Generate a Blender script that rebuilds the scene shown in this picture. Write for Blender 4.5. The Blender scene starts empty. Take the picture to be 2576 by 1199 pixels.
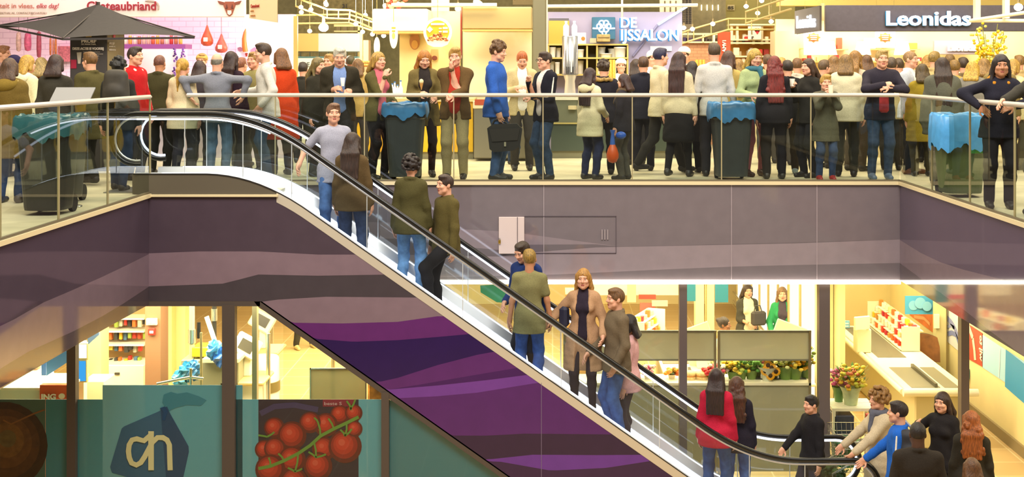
import bpy, math, random
import numpy as np
from mathutils import Vector, Matrix
random.seed(7)
SC = bpy.context.scene
COL = SC.collection
# ---------------------------------------------------------------- camera
EYE = 1.49          # eye height above the upper floor (z = 0)
FPX = 3120.0        # focal length in pixels of the 2576 px wide frame
VX, VY = 1390.0, 168.0   # where the view axis meets the frame
cam_d = bpy.data.cameras.new('camera')
cam = bpy.data.objects.new('camera', cam_d)
COL.objects.link(cam)
cam.location = (0, 0, EYE)
cam.rotation_euler = (math.pi / 2, 0, 0)
cam_d.sensor_width = 36.0
cam_d.lens = 36.0 * FPX / 2576
cam_d.shift_x = -(VX - 1288) / 2576
cam_d.shift_y = -(599.5 - VY) / 2576
cam_d.clip_end = 200
SC.camera = cam
# ---------------------------------------------------------------- view, world
SC.view_settings.view_transform = 'Standard'
SC.view_settings.look = 'None'
SC.view_settings.gamma = 1
SC.view_settings.use_curve_mapping = False
SC.view_settings.exposure = 0.35
cy = SC.cycles
cy.max_bounces = 7
cy.diffuse_bounces = 3
cy.glossy_bounces = 3
cy.transmission_bounces = 4
cy.transparent_max_bounces = 24
cy.caustics_reflective = False
cy.caustics_refractive = False
cy.sample_clamp_indirect = 4
W = bpy.data.worlds.new('hall')
SC.world = W
W.use_nodes = True
W.node_tree.nodes['Background'].inputs[0].default_value = (1.0, 0.88, 0.72, 1)
W.node_tree.nodes['Background'].inputs[1].default_value = 0.24


def area(name, loc, size, power, color=(1, 0.9, 0.72), target=None, shape='RECTANGLE'):
    d = bpy.data.lights.new(name, 'AREA')
    d.shape = shape
    d.size, d.size_y = size
    d.energy = power
    d.color = color
    o = bpy.data.objects.new(name, d)
    COL.objects.link(o)
    o.location = loc
    if target is not None:
        v = Vector(target) - Vector(loc)
        o.rotation_euler = v.to_track_quat('-Z', 'Y').to_euler()
    return o


WARM = (1.0, 0.86, 0.62)
NEUT = (1.0, 0.95, 0.88)
PINK = (1.0, 0.55, 0.88)
STORE = (1.0, 0.88, 0.58)
# hall lamps high over the void and the walkways
area('hall_lamp_void', (0, 8.0, 8.5), (9, 4), 1500, NEUT, (0, 16, -1))
area('hall_lamp_walkway', (0, 19.0, 6.5), (16, 2.5), 1150, WARM, (0, 18.2, 0))
area('hall_lamp_left', (-7, 13, 6.0), (3, 5), 260, WARM, (-6, 14.5, 0))
area('hall_lamp_right', (7, 13, 6.0), (3, 5), 320, WARM, (6, 14.5, 0))
# stall lamps
area('stall_lamp_butcher', (-6.8, 20.4, 3.6), (4.2, 0.5), 105, PINK, (-6.8, 22.0, 1.2))
area('stall_lamp_nuts', (-1.6, 20.2, 3.2), (2.6, 0.5), 62, (1, 0.84, 0.55), (-1.6, 22.0, 1.2))
area('stall_lamp_ice', (1.2, 20.0, 3.4), (2.2, 0.5), 22, (0.92, 0.93, 1.0), (1.2, 22.0, 1.4))
area('stall_lamp_gifts', (3.4, 21.5, 3.4), (1.4, 0.5), 60, WARM, (3.4, 23.5, 1.2))
area('stall_lamp_chocolate', (6.6, 21.75, 2.2), (4.5, 0.3), 70, (1, 0.86, 0.55), (6.6, 22.4, .6))
area('stall_lamp_bakery', (-3.6, 22.6, 2.7), (1.4, 0.5), 110, (1, 0.85, 0.5), (-3.6, 24.5, 1.2))
# supermarket ceiling lamps (under the slab)
area('store_lamp_window', (2.6, 17.6, -1.42), (5.4, 0.7), 170, STORE, (2.6, 17.6, -4))
area('store_lamp_middle', (3.2, 20.2, -1.42), (6.4, 1.2), 300, STORE, (3.2, 20.2, -4))
area('store_lamp_rear', (2.6, 23.2, -1.42), (6.4, 1.2), 220, STORE, (2.6, 23.2, -4))
area('store_lamp_left', (-4.8, 16.6, -1.42), (5.4, 1.5), 420, STORE, (-4.8, 16.6, -4))
area('store_lamp_aisle', (-3.2, 23.0, -1.42), (5.0, 4.0), 520, STORE, (-3.2, 23.0, -4))
area('store_lamp_entry', (6.0, 13.2, -1.45), (1.6, 2.5), 60, STORE, (6.0, 13.2, -4))
# ---------------------------------------------------------------- helpers
def wp(px, py, d):
    """the point of the place seen at (px, py) at distance d along the view axis"""
    return Vector(((px - VX) * d / FPX, d, EYE - (py - VY) * d / FPX))


def wx(px, d): return (px - VX) * d / FPX
def wz(py, d): return EYE - (py - VY) * d / FPX


def srgb(h):
    h = h.lstrip('#')
    c = [int(h[i:i + 2], 16) / 255 for i in (0, 2, 4)]
    return tuple(x / 12.92 if x <= 0.04045 else ((x + 0.055) / 1.055) ** 2.4 for x in c)


_M = {}


def mat(h, rough=0.6, metal=0.0, var=0.0, scale=30.0, bump=0.0, emit=0.0, coat=0.0, spec=0.5, kind=None):
    """principled material; var = gentle noise variation of the thing's own colour"""
    key = (h, rough, metal, var, scale, bump, emit, coat, spec, kind)
    if key in _M:
        return _M[key]
    m = bpy.data.materials.new('mat_' + h.strip('#') + '_%d' % len(_M))
    m.use_nodes = True
    nt = m.node_tree
    b = nt.nodes['Principled BSDF']
    c = srgb(h)
    b.inputs['Base Color'].default_value = (*c, 1)
    b.inputs['Roughness'].default_value = rough
    b.inputs['Metallic'].default_value = metal
    b.inputs['Specular IOR Level'].default_value = spec
    if kind == 'mirror':
        b.inputs['IOR'].default_value = 2.0
    if coat:
        b.inputs['Coat Weight'].default_value = coat
    if emit:
        b.inputs['Emission Color'].default_value = (*c, 1)
        b.inputs['Emission Strength'].default_value = emit
    if var or bump:
        tc = nt.nodes.new('ShaderNodeTexCoord')
        n = nt.nodes.new('ShaderNodeTexNoise')
        n.inputs['Scale'].default_value = scale
        n.inputs['Detail'].default_value = 4
        nt.links.new(tc.outputs['Object'], n.inputs['Vector'])
        if var:
            r = nt.nodes.new('ShaderNodeValToRGB')
            e = r.color_ramp.elements
            e[0].position, e[1].position = 0.3, 0.7
            e[0].color = (*[x * (1 - var) for x in c], 1)
            e[1].color = (*[min(1, x * (1 + var)) for x in c], 1)
            nt.links.new(n.outputs['Fac'], r.inputs['Fac'])
            nt.links.new(r.outputs['Color'], b.inputs['Base Color'])
        if bump:
            bp = nt.nodes.new('ShaderNodeBump')
            bp.inputs['Strength'].default_value = bump
            bp.inputs['Distance'].default_value = 0.01
            nt.links.new(n.outputs['Fac'], bp.inputs['Height'])
            nt.links.new(bp.outputs['Normal'], b.inputs['Normal'])
    _M[key] = m
    return m


def cloth(h): return mat(h, 0.9, 0, 0.10, 70, 0.3, spec=0.2)


def glow(h, strength):
    key = ('glow', h, strength)
    if key in _M:
        return _M[key]
    m = bpy.data.materials.new('glow_' + h.strip('#'))
    m.use_nodes = True
    nt = m.node_tree
    nt.nodes.clear()
    o = nt.nodes.new('ShaderNodeOutputMaterial')
    e = nt.nodes.new('ShaderNodeEmission')
    e.inputs[0].default_value = (*srgb(h), 1)
    e.inputs[1].default_value = strength
    nt.links.new(e.outputs[0], o.inputs[0])
    _M[key] = m
    return m


def glass(tint='#e8f0ee', refl=1.0, key='clear'):
    k = ('glass', tint, refl)
    if k in _M:
        return _M[k]
    m = bpy.data.materials.new('glass_' + key)
    m.use_nodes = True
    nt = m.node_tree
    nt.nodes.clear()
    o = nt.nodes.new('ShaderNodeOutputMaterial')
    t = nt.nodes.new('ShaderNodeBsdfTransparent')
    t.inputs[0].default_value = (*srgb(tint), 1)
    g = nt.nodes.new('ShaderNodeBsdfGlossy')
    g.inputs['Roughness'].default_value = 0.02
    f = nt.nodes.new('ShaderNodeFresnel')
    ge = nt.nodes.new('ShaderNodeNewGeometry')      # same reflectance from both faces of the pane
    ma = nt.nodes.new('ShaderNodeMath')
    ma.operation = 'MULTIPLY_ADD'
    ma.inputs[1].default_value = 1 / 1.52 - 1.52
    ma.inputs[2].default_value = 1.52
    nt.links.new(ge.outputs['Backfacing'], ma.inputs[0])
    nt.links.new(ma.outputs[0], f.inputs[0])
    mu = nt.nodes.new('ShaderNodeMath')
    mu.operation = 'MULTIPLY'
    mu.inputs[1].default_value = refl
    mx = nt.nodes.new('ShaderNodeMixShader')
    nt.links.new(f.outputs[0], mu.inputs[0])
    nt.links.new(mu.outputs[0], mx.inputs[0])
    nt.links.new(t.outputs[0], mx.inputs[1])
    nt.links.new(g.outputs[0], mx.inputs[2])
    nt.links.new(mx.outputs[0], o.inputs[0])
    _M[k] = m
    return m


def film(h, alpha, rough=0.4):
    """printed translucent film or frosted sheet"""
    k = ('film', h, alpha, rough)
    if k in _M:
        return _M[k]
    m = bpy.data.materials.new('film_' + h.strip('#'))
    m.use_nodes = True
    b = m.node_tree.nodes['Principled BSDF']
    b.inputs['Base Color'].default_value = (*srgb(h), 1)
    b.inputs['Roughness'].default_value = rough
    b.inputs['Alpha'].default_value = alpha
    _M[k] = m
    return m


class MB:
    """collects shapes with materials and links them as ONE mesh object"""

    def __init__(s):
        s.v, s.f, s.mi, s.sm, s.mats = [], [], [], [], []

    def m(s, mt):
        if mt not in s.mats:
            s.mats.append(mt)
        return s.mats.index(mt)

    def add(s, vs, fs, mt, smooth=False):
        o = len(s.v)
        s.v.extend([tuple(v) for v in vs])
        i = s.m(mt)
        for f in fs:
            s.f.append([o + k for k in f])
            s.mi.append(i)
            s.sm.append(smooth)
        return s

    def box(s, c, size, mt, rz=0.0, bev=0.0, rot=None):
        x, y, z = [q / 2 for q in size]
        R = rot if rot is not None else Matrix.Rotation(rz, 3, 'Z')
        c = Vector(c)
        if bev <= 0:
            P = [(-x, -y, -z), (x, -y, -z), (x, y, -z), (-x, y, -z), (-x, -y, z), (x, -y, z), (x, y, z), (-x, y, z)]
            F = [(0, 3, 2, 1), (4, 5, 6, 7), (0, 1, 5, 4), (1, 2, 6, 5), (2, 3, 7, 6), (3, 0, 4, 7)]
        else:
            b = min(bev, x * .9, y * .9, z * .9)
            P, F = [], []
            for sx in (-1, 1):
                for sy in (-1, 1):
                    for sz in (-1, 1):
                        P += [(sx * x, sy * (y - b), sz * (z - b)), (sx * (x - b), sy * y, sz * (z - b)), (sx * (x - b), sy * (y - b), sz * z)]
            idx = lambda sx, sy, sz, k: ((sx > 0) * 4 + (sy > 0) * 2 + (sz > 0)) * 3 + k
            for sg in (-1, 1):
                q = [idx(sg, -1, -1, 0), idx(sg, 1, -1, 0), idx(sg, 1, 1, 0), idx(sg, -1, 1, 0)]
                F.append(q if sg > 0 else q[::-1])
                q = [idx(-1, sg, -1, 1), idx(1, sg, -1, 1), idx(1, sg, 1, 1), idx(-1, sg, 1, 1)]
                F.append(q if sg < 0 else q[::-1])
                q = [idx(-1, -1, sg, 2), idx(1, -1, sg, 2), idx(1, 1, sg, 2), idx(-1, 1, sg, 2)]
                F.append(q if sg > 0 else q[::-1])
            for a in (-1, 1):
                for c2 in (-1, 1):
                    F.append([idx(a, c2, -1, 0), idx(a, c2, 1, 0), idx(a, c2, 1, 1), idx(a, c2, -1, 1)])
                    F.append([idx(a, -1, c2, 0), idx(a, 1, c2, 0), idx(a, 1, c2, 2), idx(a, -1, c2, 2)])
                    F.append([idx(-1, a, c2, 1), idx(1, a, c2, 1), idx(1, a, c2, 2), idx(-1, a, c2, 2)])
                    for d2 in (-1, 1):
                        F.append([idx(a, c2, d2, 0), idx(a, c2, d2, 1), idx(a, c2, d2, 2)])
        return s.add([R @ Vector(p) + c for p in P], F, mt)

    def bb(s, lo, hi, mt, bev=0.0):
        return s.box([(a + b) / 2 for a, b in zip(lo, hi)], [abs(b - a) for a, b in zip(lo, hi)], mt, bev=bev)

    def tube(s, pts, r, mt, n=10, closed=False, cap=True, radii=None):
        pts = [Vector(p) for p in pts]
        N = len(pts)
        V, F = [], []
        up = None
        for i, p in enumerate(pts):
            if closed:
                t = (pts[(i + 1) % N] - pts[i - 1])
            else:
                t = pts[min(i + 1, N - 1)] - pts[max(i - 1, 0)]
            t.normalize()
            if up is None:
                up = Vector((0, 0, 1)) if abs(t.z) < .9 else Vector((0, 1, 0))
            a = up - t * up.dot(t)
            if a.length < 1e-6:
                a = t.orthogonal()
            a.normalize()
            up = a
            b = t.cross(a)
            rr = radii[i] if radii else r
            for k in range(n):
                th = 2 * math.pi * k / n
                V.append(p + (a * math.cos(th) + b * math.sin(th)) * rr)
        for i in range(N if closed else N - 1):
            j = (i + 1) % N
            for k in range(n):
                F.append((i * n + k, i * n + (k + 1) % n, j * n + (k + 1) % n, j * n + k))
        s.add(V, F, mt, True)
        if cap and not closed:
            s.add(V[:n], [tuple(range(n))[::-1]], mt)
            s.add(V[-n:], [tuple(range(n))], mt)
        return s

    def lathe(s, prof, mt, c=(0, 0, 0), n=24, smooth=True, cap=True):
        c = Vector(c)
        V, F = [], []
        for (r, z) in prof:
            for k in range(n):
                a = 2 * math.pi * k / n
                V.append(c + Vector((r * math.cos(a), r * math.sin(a), z)))
        for i in range(len(prof) - 1):
            for k in range(n):
                F.append((i * n + k, i * n + (k + 1) % n, (i + 1) * n + (k + 1) % n, (i + 1) * n + k))
        s.add(V, F, mt, smooth)
        if cap:
            s.add(V[:n], [tuple(range(n))[::-1]], mt)
            s.add(V[-n:], [tuple(range(n))], mt)
        return s

    def ball(s, c, r, mt, n=12, m=8):
        c = Vector(c)
        if not hasattr(r, '__len__'):
            r = (r, r, r)
        V, F = [], []
        for i in range(m + 1):
            t = math.pi * i / m
            for k in range(n):
                a = 2 * math.pi * k / n
                V.append(c + Vector((r[0] * math.sin(t) * math.cos(a), r[1] * math.sin(t) * math.sin(a), -r[2] * math.cos(t))))
        for i in range(m):
            for k in range(n):
                F.append((i * n + k, i * n + (k + 1) % n, (i + 1) * n + (k + 1) % n, (i + 1) * n + k))
        return s.add(V, F, mt, True)

    def poly_y(s, pts, y0, y1, mt, side=None):
        """a shape drawn in x-z, given thickness from y0 (front) to y1"""
        n = len(pts)
        ar = sum(pts[i][0] * pts[(i + 1) % n][1] - pts[(i + 1) % n][0] * pts[i][1] for i in range(n))
        if ar < 0:
            pts = pts[::-1]
        s.add([(x, y0, z) for x, z in pts], [tuple(range(n))], mt)
        s.add([(x, y1, z) for x, z in pts], [tuple(range(n))[::-1]], mt)
        V = [(x, y0, z) for x, z in pts] + [(x, y1, z) for x, z in pts]
        s.add(V, [(i, n + i, n + (i + 1) % n, (i + 1) % n) for i in range(n)], side or mt)
        return s

    def build(s, name, parent=None, origin=None):
        me = bpy.data.meshes.new(name)
        V = np.array(s.v, dtype=np.float32).reshape(-1, 3)
        if parent is not None and parent.parent is None:
            V = V - np.array(parent.location, dtype=np.float32)
        elif parent is not None:
            V = V - np.array(parent.parent.location, dtype=np.float32) - np.array(parent.location, dtype=np.float32)
        if origin is not None and parent is None:
            V = V - np.array(origin, dtype=np.float32)
        me.from_pydata(V.tolist(), [], s.f)
        for m_ in s.mats:
            me.materials.append(m_)
        me.polygons.foreach_set('material_index', s.mi)
        me.polygons.foreach_set('use_smooth', s.sm)
        me.update()
        o = bpy.data.objects.new(name, me)
        COL.objects.link(o)
        if parent is not None:
            o.parent = parent
        elif origin is not None:
            o.location = origin
        return o


def tag(o, label=None, cat=None, group=None, kind=None):
    if label: o['label'] = label
    if cat: o['category'] = cat
    if group: o['group'] = group
    if kind: o['kind'] = kind
    return o


def empty(name, loc, label, cat, group=None):
    o = bpy.data.objects.new(name, None)
    COL.objects.link(o)
    o.location = loc
    o.empty_display_size = 0.1
    return tag(o, label, cat, group)


def struct(mb, name, label=None):
    o = mb.build(name)
    o['kind'] = 'structure'
    if label: o['label'] = label
    return o


def copy_tree(o, parent=None):
    c = o.copy()
    COL.objects.link(c)
    if parent is not None:
        c.parent = parent
    for ch in list(o.children):
        copy_tree(ch, c)
    return c


def lettering(txt, size, mt, parent=None, loc=(0, 0, 0), rot=(math.pi / 2, 0, 0), depth=0.01, fat=0.0, shear=0.0, align='LEFT', name='lettering', space=1.0, sx=1.0):
    """raised letters as a mesh; rot default stands them up facing -Y"""
    cu = bpy.data.curves.new('letters', 'FONT')
    cu.body = txt
    cu.size = size
    cu.extrude = depth / 2
    cu.offset = fat
    cu.shear = shear
    cu.align_x = align
    cu.space_character = space
    cu.resolution_u = 3
    ob = bpy.data.objects.new('letters', cu)
    COL.objects.link(ob)
    dg = bpy.context.evaluated_depsgraph_get()
    me = bpy.data.meshes.new_from_object(ob.evaluated_get(dg))
    bpy.data.objects.remove(ob)
    me.materials.clear()
    me.materials.append(mt)
    R = Matrix.Translation(Vector(loc)) @ Matrix.Rotation(rot[2], 4, 'Z') @ Matrix.Rotation(rot[1], 4, 'Y') @ Matrix.Rotation(rot[0], 4, 'X') @ Matrix.Diagonal((sx, 1, 1, 1))
    if parent is not None:
        q = parent.location + (parent.parent.location if parent.parent else Vector())
        R = Matrix.Translation(-q) @ R
    me.transform(R)
    o = bpy.data.objects.new(name, me)
    COL.objects.link(o)
    if parent is not None:
        o.parent = parent
    return o
# ---------------------------------------------------------------- smooth bodies: blended shapes meshed on a grid
def _axis_cells(a):
    return a


def surface(prims, h, k=0.03, cut=None, fold=0.0, seed=0):
    """prims: ('c', a, b, ra, rb[, k]) tapered limb | ('e', centre, radii, rot3[, k]) ellipsoid | same with 's' prefix to carve.
    cut(P) -> field that must stay negative. Returns verts, quads."""
    lo = np.full(3, 1e9)
    hi = np.full(3, -1e9)
    boxes = []
    for p in prims:
        t = p[0]
        if t[-1] == 'c':
            a, b, ra, rb = np.array(p[1], float), np.array(p[2], float), p[3], p[4]
            l, u = np.minimum(a - ra, b - rb), np.maximum(a + ra, b + rb)
        else:
            c, r = np.array(p[1], float), np.array(p[2], float)
            if p[3] is None:
                l, u = c - r, c + r
            else:
                R = np.array(p[3])
                e = np.sqrt(((R * r[None, :]) ** 2).sum(1))
                l, u = c - e, c + e
        boxes.append((l, u))
        if t[0] != 's':
            lo, hi = np.minimum(lo, l), np.maximum(hi, u)
    pad = 2.5 * h + fold
    lo, hi = lo - pad, hi + pad
    n = np.ceil((hi - lo) / h).astype(int) + 1
    ax = [lo[i] + h * np.arange(n[i]) for i in range(3)]
    D = np.full(n, 1.0, dtype=np.float32)
    for p, (l, u) in zip(prims, boxes):
        kk = p[5] if (p[0][-1] == 'c' and len(p) > 5) else (p[4] if (p[0][-1] == 'e' and len(p) > 4) else k)
        m = kk + 3 * h
        i0 = np.maximum(np.floor((l - m - lo) / h).astype(int), 0)
        i1 = np.minimum(np.ceil((u + m - lo) / h).astype(int) + 1, n)
        if (i1 <= i0).any():
            continue
        sl = tuple(slice(a, b) for a, b in zip(i0, i1))
        X = ax[0][sl[0]][:, None, None]
        Y = ax[1][sl[1]][None, :, None]
        Z = ax[2][sl[2]][None, None, :]
        if p[0][-1] == 'c':
            a, b, ra, rb = np.array(p[1], float), np.array(p[2], float), p[3], p[4]
            d = b - a
            L2 = max(float(d @ d), 1e-9)
            t = np.clip(((X - a[0]) * d[0] + (Y - a[1]) * d[1] + (Z - a[2]) * d[2]) / L2, 0, 1)
            f = np.sqrt((X - a[0] - t * d[0]) ** 2 + (Y - a[1] - t * d[1]) ** 2 + (Z - a[2] - t * d[2]) ** 2) - (ra + (rb - ra) * t)
        else:
            c, r = np.array(p[1], float), np.array(p[2], float)
            x, y, z = X - c[0], Y - c[1], Z - c[2]
            if p[3] is not None:
                R = np.array(p[3])
                x, y, z = (R[0, 0] * x + R[1, 0] * y + R[2, 0] * z, R[0, 1] * x + R[1, 1] * y + R[2, 1] * z, R[0, 2] * x + R[1, 2] * y + R[2, 2] * z)
            q = np.sqrt((x / r[0]) ** 2 + (y / r[1]) ** 2 + (z / r[2]) ** 2)
            g = np.sqrt((x / r[0] ** 2) ** 2 + (y / r[1] ** 2) ** 2 + (z / r[2] ** 2) ** 2) + 1e-6
            f = q * (q - 1) / g
        S = D[sl]
        if p[0][0] == 's':
            w = np.maximum(kk - np.abs(S + f), 0) / max(kk, 1e-6)
            D[sl] = np.maximum(S, -f) + w * w * kk / 4
        else:
            w = np.maximum(kk - np.abs(S - f), 0) / max(kk, 1e-6)
            D[sl] = np.minimum(S, f) - w * w * kk / 4
    X, Y, Z = ax[0][:, None, None], ax[1][None, :, None], ax[2][None, None, :]
    if fold:
        s = seed * 1.7
        D += fold * (np.sin(34 * Z + 9 * X + 5 * np.sin(11 * Y + s) + s) * 0.5 + np.sin(21 * X - 17 * Z + 13 * Y + 2 * s) * 0.5)
    if cut is not None:
        D = np.maximum(D, cut(X, Y, Z).astype(np.float32))
    return nets(D, lo, h)


def nets(D, lo, h):
    n = D.shape
    s = D < 0
    c = np.zeros((n[0] - 1, n[1] - 1, n[2] - 1), dtype=np.int8)
    for i in (0, 1):
        for j in (0, 1):
            for k in (0, 1):
                c += s[i:n[0] - 1 + i, j:n[1] - 1 + j, k:n[2] - 1 + k]
    idx = np.argwhere((c > 0) & (c < 8))
    N = len(idx)
    if N == 0:
        return np.zeros((0, 3)), np.zeros((0, 4), int)
    ids = np.full(c.shape, -1, dtype=np.int32)
    ids[idx[:, 0], idx[:, 1], idx[:, 2]] = np.arange(N)
    acc = np.zeros((N, 3))
    cnt = np.zeros(N)
    co = [(i, j, k) for i in (0, 1) for j in (0, 1) for k in (0, 1)]
    val = {o: D[idx[:, 0] + o[0], idx[:, 1] + o[1], idx[:, 2] + o[2]] for o in co}
    for a in co:
        for d in range(3):
            if a[d] == 0:
                b = list(a)
                b[d] = 1
                b = tuple(b)
                va, vb = val[a], val[b]
                m = (va < 0) != (vb < 0)
                t = va[m] / (va[m] - vb[m])
                P = np.tile(np.array(a, float), (m.sum(), 1))
                P[:, d] += t
                acc[m] += P
                cnt[m] += 1
    V = lo + h * (idx + acc / cnt[:, None])
    Q = []
    for d in range(3):
        e1, e2 = [(1, 2), (2, 0), (0, 1)][d]
        s0 = [slice(None)] * 3
        s1 = [slice(None)] * 3
        s0[d], s1[d] = slice(0, -1), slice(1, None)
        x = s[tuple(s0)] != s[tuple(s1)]
        E = np.argwhere(x)
        E = E[(E[:, e1] > 0) & (E[:, e2] > 0) & (E[:, e1] < n[e1] - 1) & (E[:, e2] < n[e2] - 1)]
        if not len(E):
            continue
        ins = s[E[:, 0], E[:, 1], E[:, 2]]
        q = []
        for (u, v) in ((-1, -1), (0, -1), (0, 0), (-1, 0)):
            G = E.copy()
            G[:, e1] += u
            G[:, e2] += v
            q.append(ids[G[:, 0], G[:, 1], G[:, 2]])
        q = np.stack(q, 1)
        q[~ins] = q[~ins][:, ::-1]
        Q.append(q)
    return V, np.concatenate(Q)


def soft_bag(c, size, m, rz=0.0):
    """rounded padded pack as one smooth mesh"""
    x, y, z = [q / 2 for q in size]
    R = rotz(rz)
    q = [('c', NP(c) + R @ NP((sx * x * .55, 0, -z * .6)), NP(c) + R @ NP((sx * x * .45, 0, z * .55)), y, y * .9) for sx in (-1, 0, 1)]
    q.append(('e', NP(c) + R @ NP((0, -y * .7, -z * .35)), (x * .75, y * .7, z * .42), R))
    return SM().add(surface(q, .014, .04, None, .003, 3), m)


class SM:
    """several blended surfaces collected in ONE mesh"""

    def __init__(s):
        s.V, s.Q, s.mi, s.mats, s.n = [], [], [], [], 0

    def add(s, vq, mt, fn=None):
        V, Q = vq
        if mt not in s.mats:
            s.mats.append(mt)
        s.V.append(V)
        s.Q.append(Q + s.n)
        s.mi.append(np.full(len(Q), s.mats.index(mt)))
        s.n += len(V)
        return s

    def build(s, name, parent=None, T=None):
        V = np.concatenate(s.V)
        Q = np.concatenate(s.Q)
        mi = np.concatenate(s.mi)
        me = bpy.data.meshes.new(name)
        me.vertices.add(len(V))
        me.vertices.foreach_set('co', V.astype(np.float32).ravel())
        me.loops.add(Q.size)
        me.loops.foreach_set('vertex_index', Q.astype(np.int32).ravel())
        me.polygons.add(len(Q))
        me.polygons.foreach_set('loop_start', np.arange(0, Q.size, 4, dtype=np.int32))
        me.polygons.foreach_set('material_index', mi.astype(np.int32))
        me.polygons.foreach_set('use_smooth', np.ones(len(Q), dtype=bool))
        for m_ in s.mats:
            me.materials.append(m_)
        me.update(calc_edges=True)
        o = bpy.data.objects.new(name, me)
        COL.objects.link(o)
        if parent is not None:
            o.parent = parent
        return o
# ---------------------------------------------------------------- people
def hairmat(h):
    k = ('hair', h)
    if k in _M:
        return _M[k]
    m = mat(h, 0.55, 0, 0.0001, 1).copy()
    m.name = 'hair_' + h.strip('#')
    nt = m.node_tree
    b = nt.nodes['Principled BSDF']
    tc = nt.nodes.new('ShaderNodeTexCoord')
    mp = nt.nodes.new('ShaderNodeMapping')
    mp.inputs['Scale'].default_value = (1, 1, 0.12)
    n = nt.nodes.new('ShaderNodeTexNoise')
    n.inputs['Scale'].default_value = 110
    n.inputs['Detail'].default_value = 3
    r = nt.nodes.new('ShaderNodeValToRGB')
    c = srgb(h)
    e = r.color_ramp.elements
    e[0].position, e[1].position = 0.35, 0.68
    e[0].color = (*[x * .55 for x in c], 1)
    e[1].color = (*[min(1, x * 1.45) for x in c], 1)
    bp = nt.nodes.new('ShaderNodeBump')
    bp.inputs['Strength'].default_value = .6
    bp.inputs['Distance'].default_value = .01
    L = nt.links.new
    L(tc.outputs['Object'], mp.inputs[0])
    L(mp.outputs[0], n.inputs['Vector'])
    L(n.outputs['Fac'], r.inputs['Fac'])
    L(r.outputs['Color'], b.inputs['Base Color'])
    L(n.outputs['Fac'], bp.inputs['Height'])
    L(bp.outputs['Normal'], b.inputs['Normal'])
    _M[k] = m
    return m


SKIN = {'fair': '#d9a184', 'tan': '#b8805e', 'brown': '#8a5a3e', 'dark': '#4a2f22', 'pale': '#e0b096'}
NP = lambda v: np.array(v, float)


def ik(s, t, l1, l2, hint):
    s, t, hint = NP(s), NP(t), NP(hint)
    d = t - s
    L = np.linalg.norm(d)
    m = (l1 + l2) * 0.998
    if L > m:
        t = s + d / L * m
        d = t - s
        L = m
    L = max(L, abs(l1 - l2) + 1e-3)
    u = d / np.linalg.norm(d)
    a = (l1 * l1 - l2 * l2 + L * L) / (2 * L)
    hh = math.sqrt(max(l1 * l1 - a * a, 0))
    w = hint - u * (hint @ u)
    w = w / (np.linalg.norm(w) + 1e-9)
    return s + u * a + w * hh, t


def rotx(a):
    c, s = math.cos(a), math.sin(a)
    return np.array([[1, 0, 0], [0, c, -s], [0, s, c]])


def roty(a):
    c, s = math.cos(a), math.sin(a)
    return np.array([[c, 0, s], [0, 1, 0], [-s, 0, c]])


def rotz(a):
    c, s = math.cos(a), math.sin(a)
    return np.array([[c, -s, 0], [s, c, 0], [0, 0, 1]])


def xf(prims, R, t, S=1.0):
    out = []
    for p in prims:
        if p[0][-1] == 'c':
            out.append((p[0], (R @ NP(p[1])) * S + t, (R @ NP(p[2])) * S + t, p[3] * S, p[4] * S, *p[5:]))
        else:
            R2 = R if p[3] is None else R @ NP(p[3])
            out.append((p[0], (R @ NP(p[1])) * S + t, NP(p[2]) * S, R2, *p[4:]))
    return out


def hand_prims(wrist, fdir, palm, side, curl=0.5, spread=1.0):
    """palm, four unequal bent fingers and a thumb off the side; fdir = along the hand, palm = palm normal"""
    f = fdir / np.linalg.norm(fdir)
    n = palm - f * (palm @ f)
    n = n / np.linalg.norm(n)
    s = np.cross(n, f) * side       # towards the thumb
    P = [('e', wrist + f * .045, (.042, .052, .019), np.stack([s, f, n], 1), .012),
         ('c', wrist - f * .03, wrist + f * .02, .027, .028, .02)]
    for i, (o, L) in enumerate(((.030, .072), (.011, .082), (-.009, .076), (-.028, .058))):
        b = wrist + f * (.088 - .006 * abs(i - 1)) + s * o
        c1 = curl * (.75 + .12 * i)
        d1 = f * math.cos(c1) + n * math.sin(c1) + s * (o * 2.2 * spread * (1 - curl * .7))
        d2 = f * math.cos(2.1 * c1) + n * math.sin(2.1 * c1)
        m = b + d1 * L * .55
        P += [('c', b - f * .015, m, .0098, .0088, .004), ('c', m, m + d2 * L * .5, .0088, .0072, .004)]
    b = wrist + f * .028 + s * .036 + n * .004
    d1 = f * .62 + s * .62 + n * .35
    d1 /= np.linalg.norm(d1)
    m = b + d1 * .042
    d2 = f * .9 + s * (.25 - .3 * curl) + n * .4
    d2 /= np.linalg.norm(d2)
    P += [('c', b, m, .013, .0105, .008), ('c', m, m + d2 * .034, .0105, .0085, .004)]
    return P


PEOPLE = []


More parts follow.
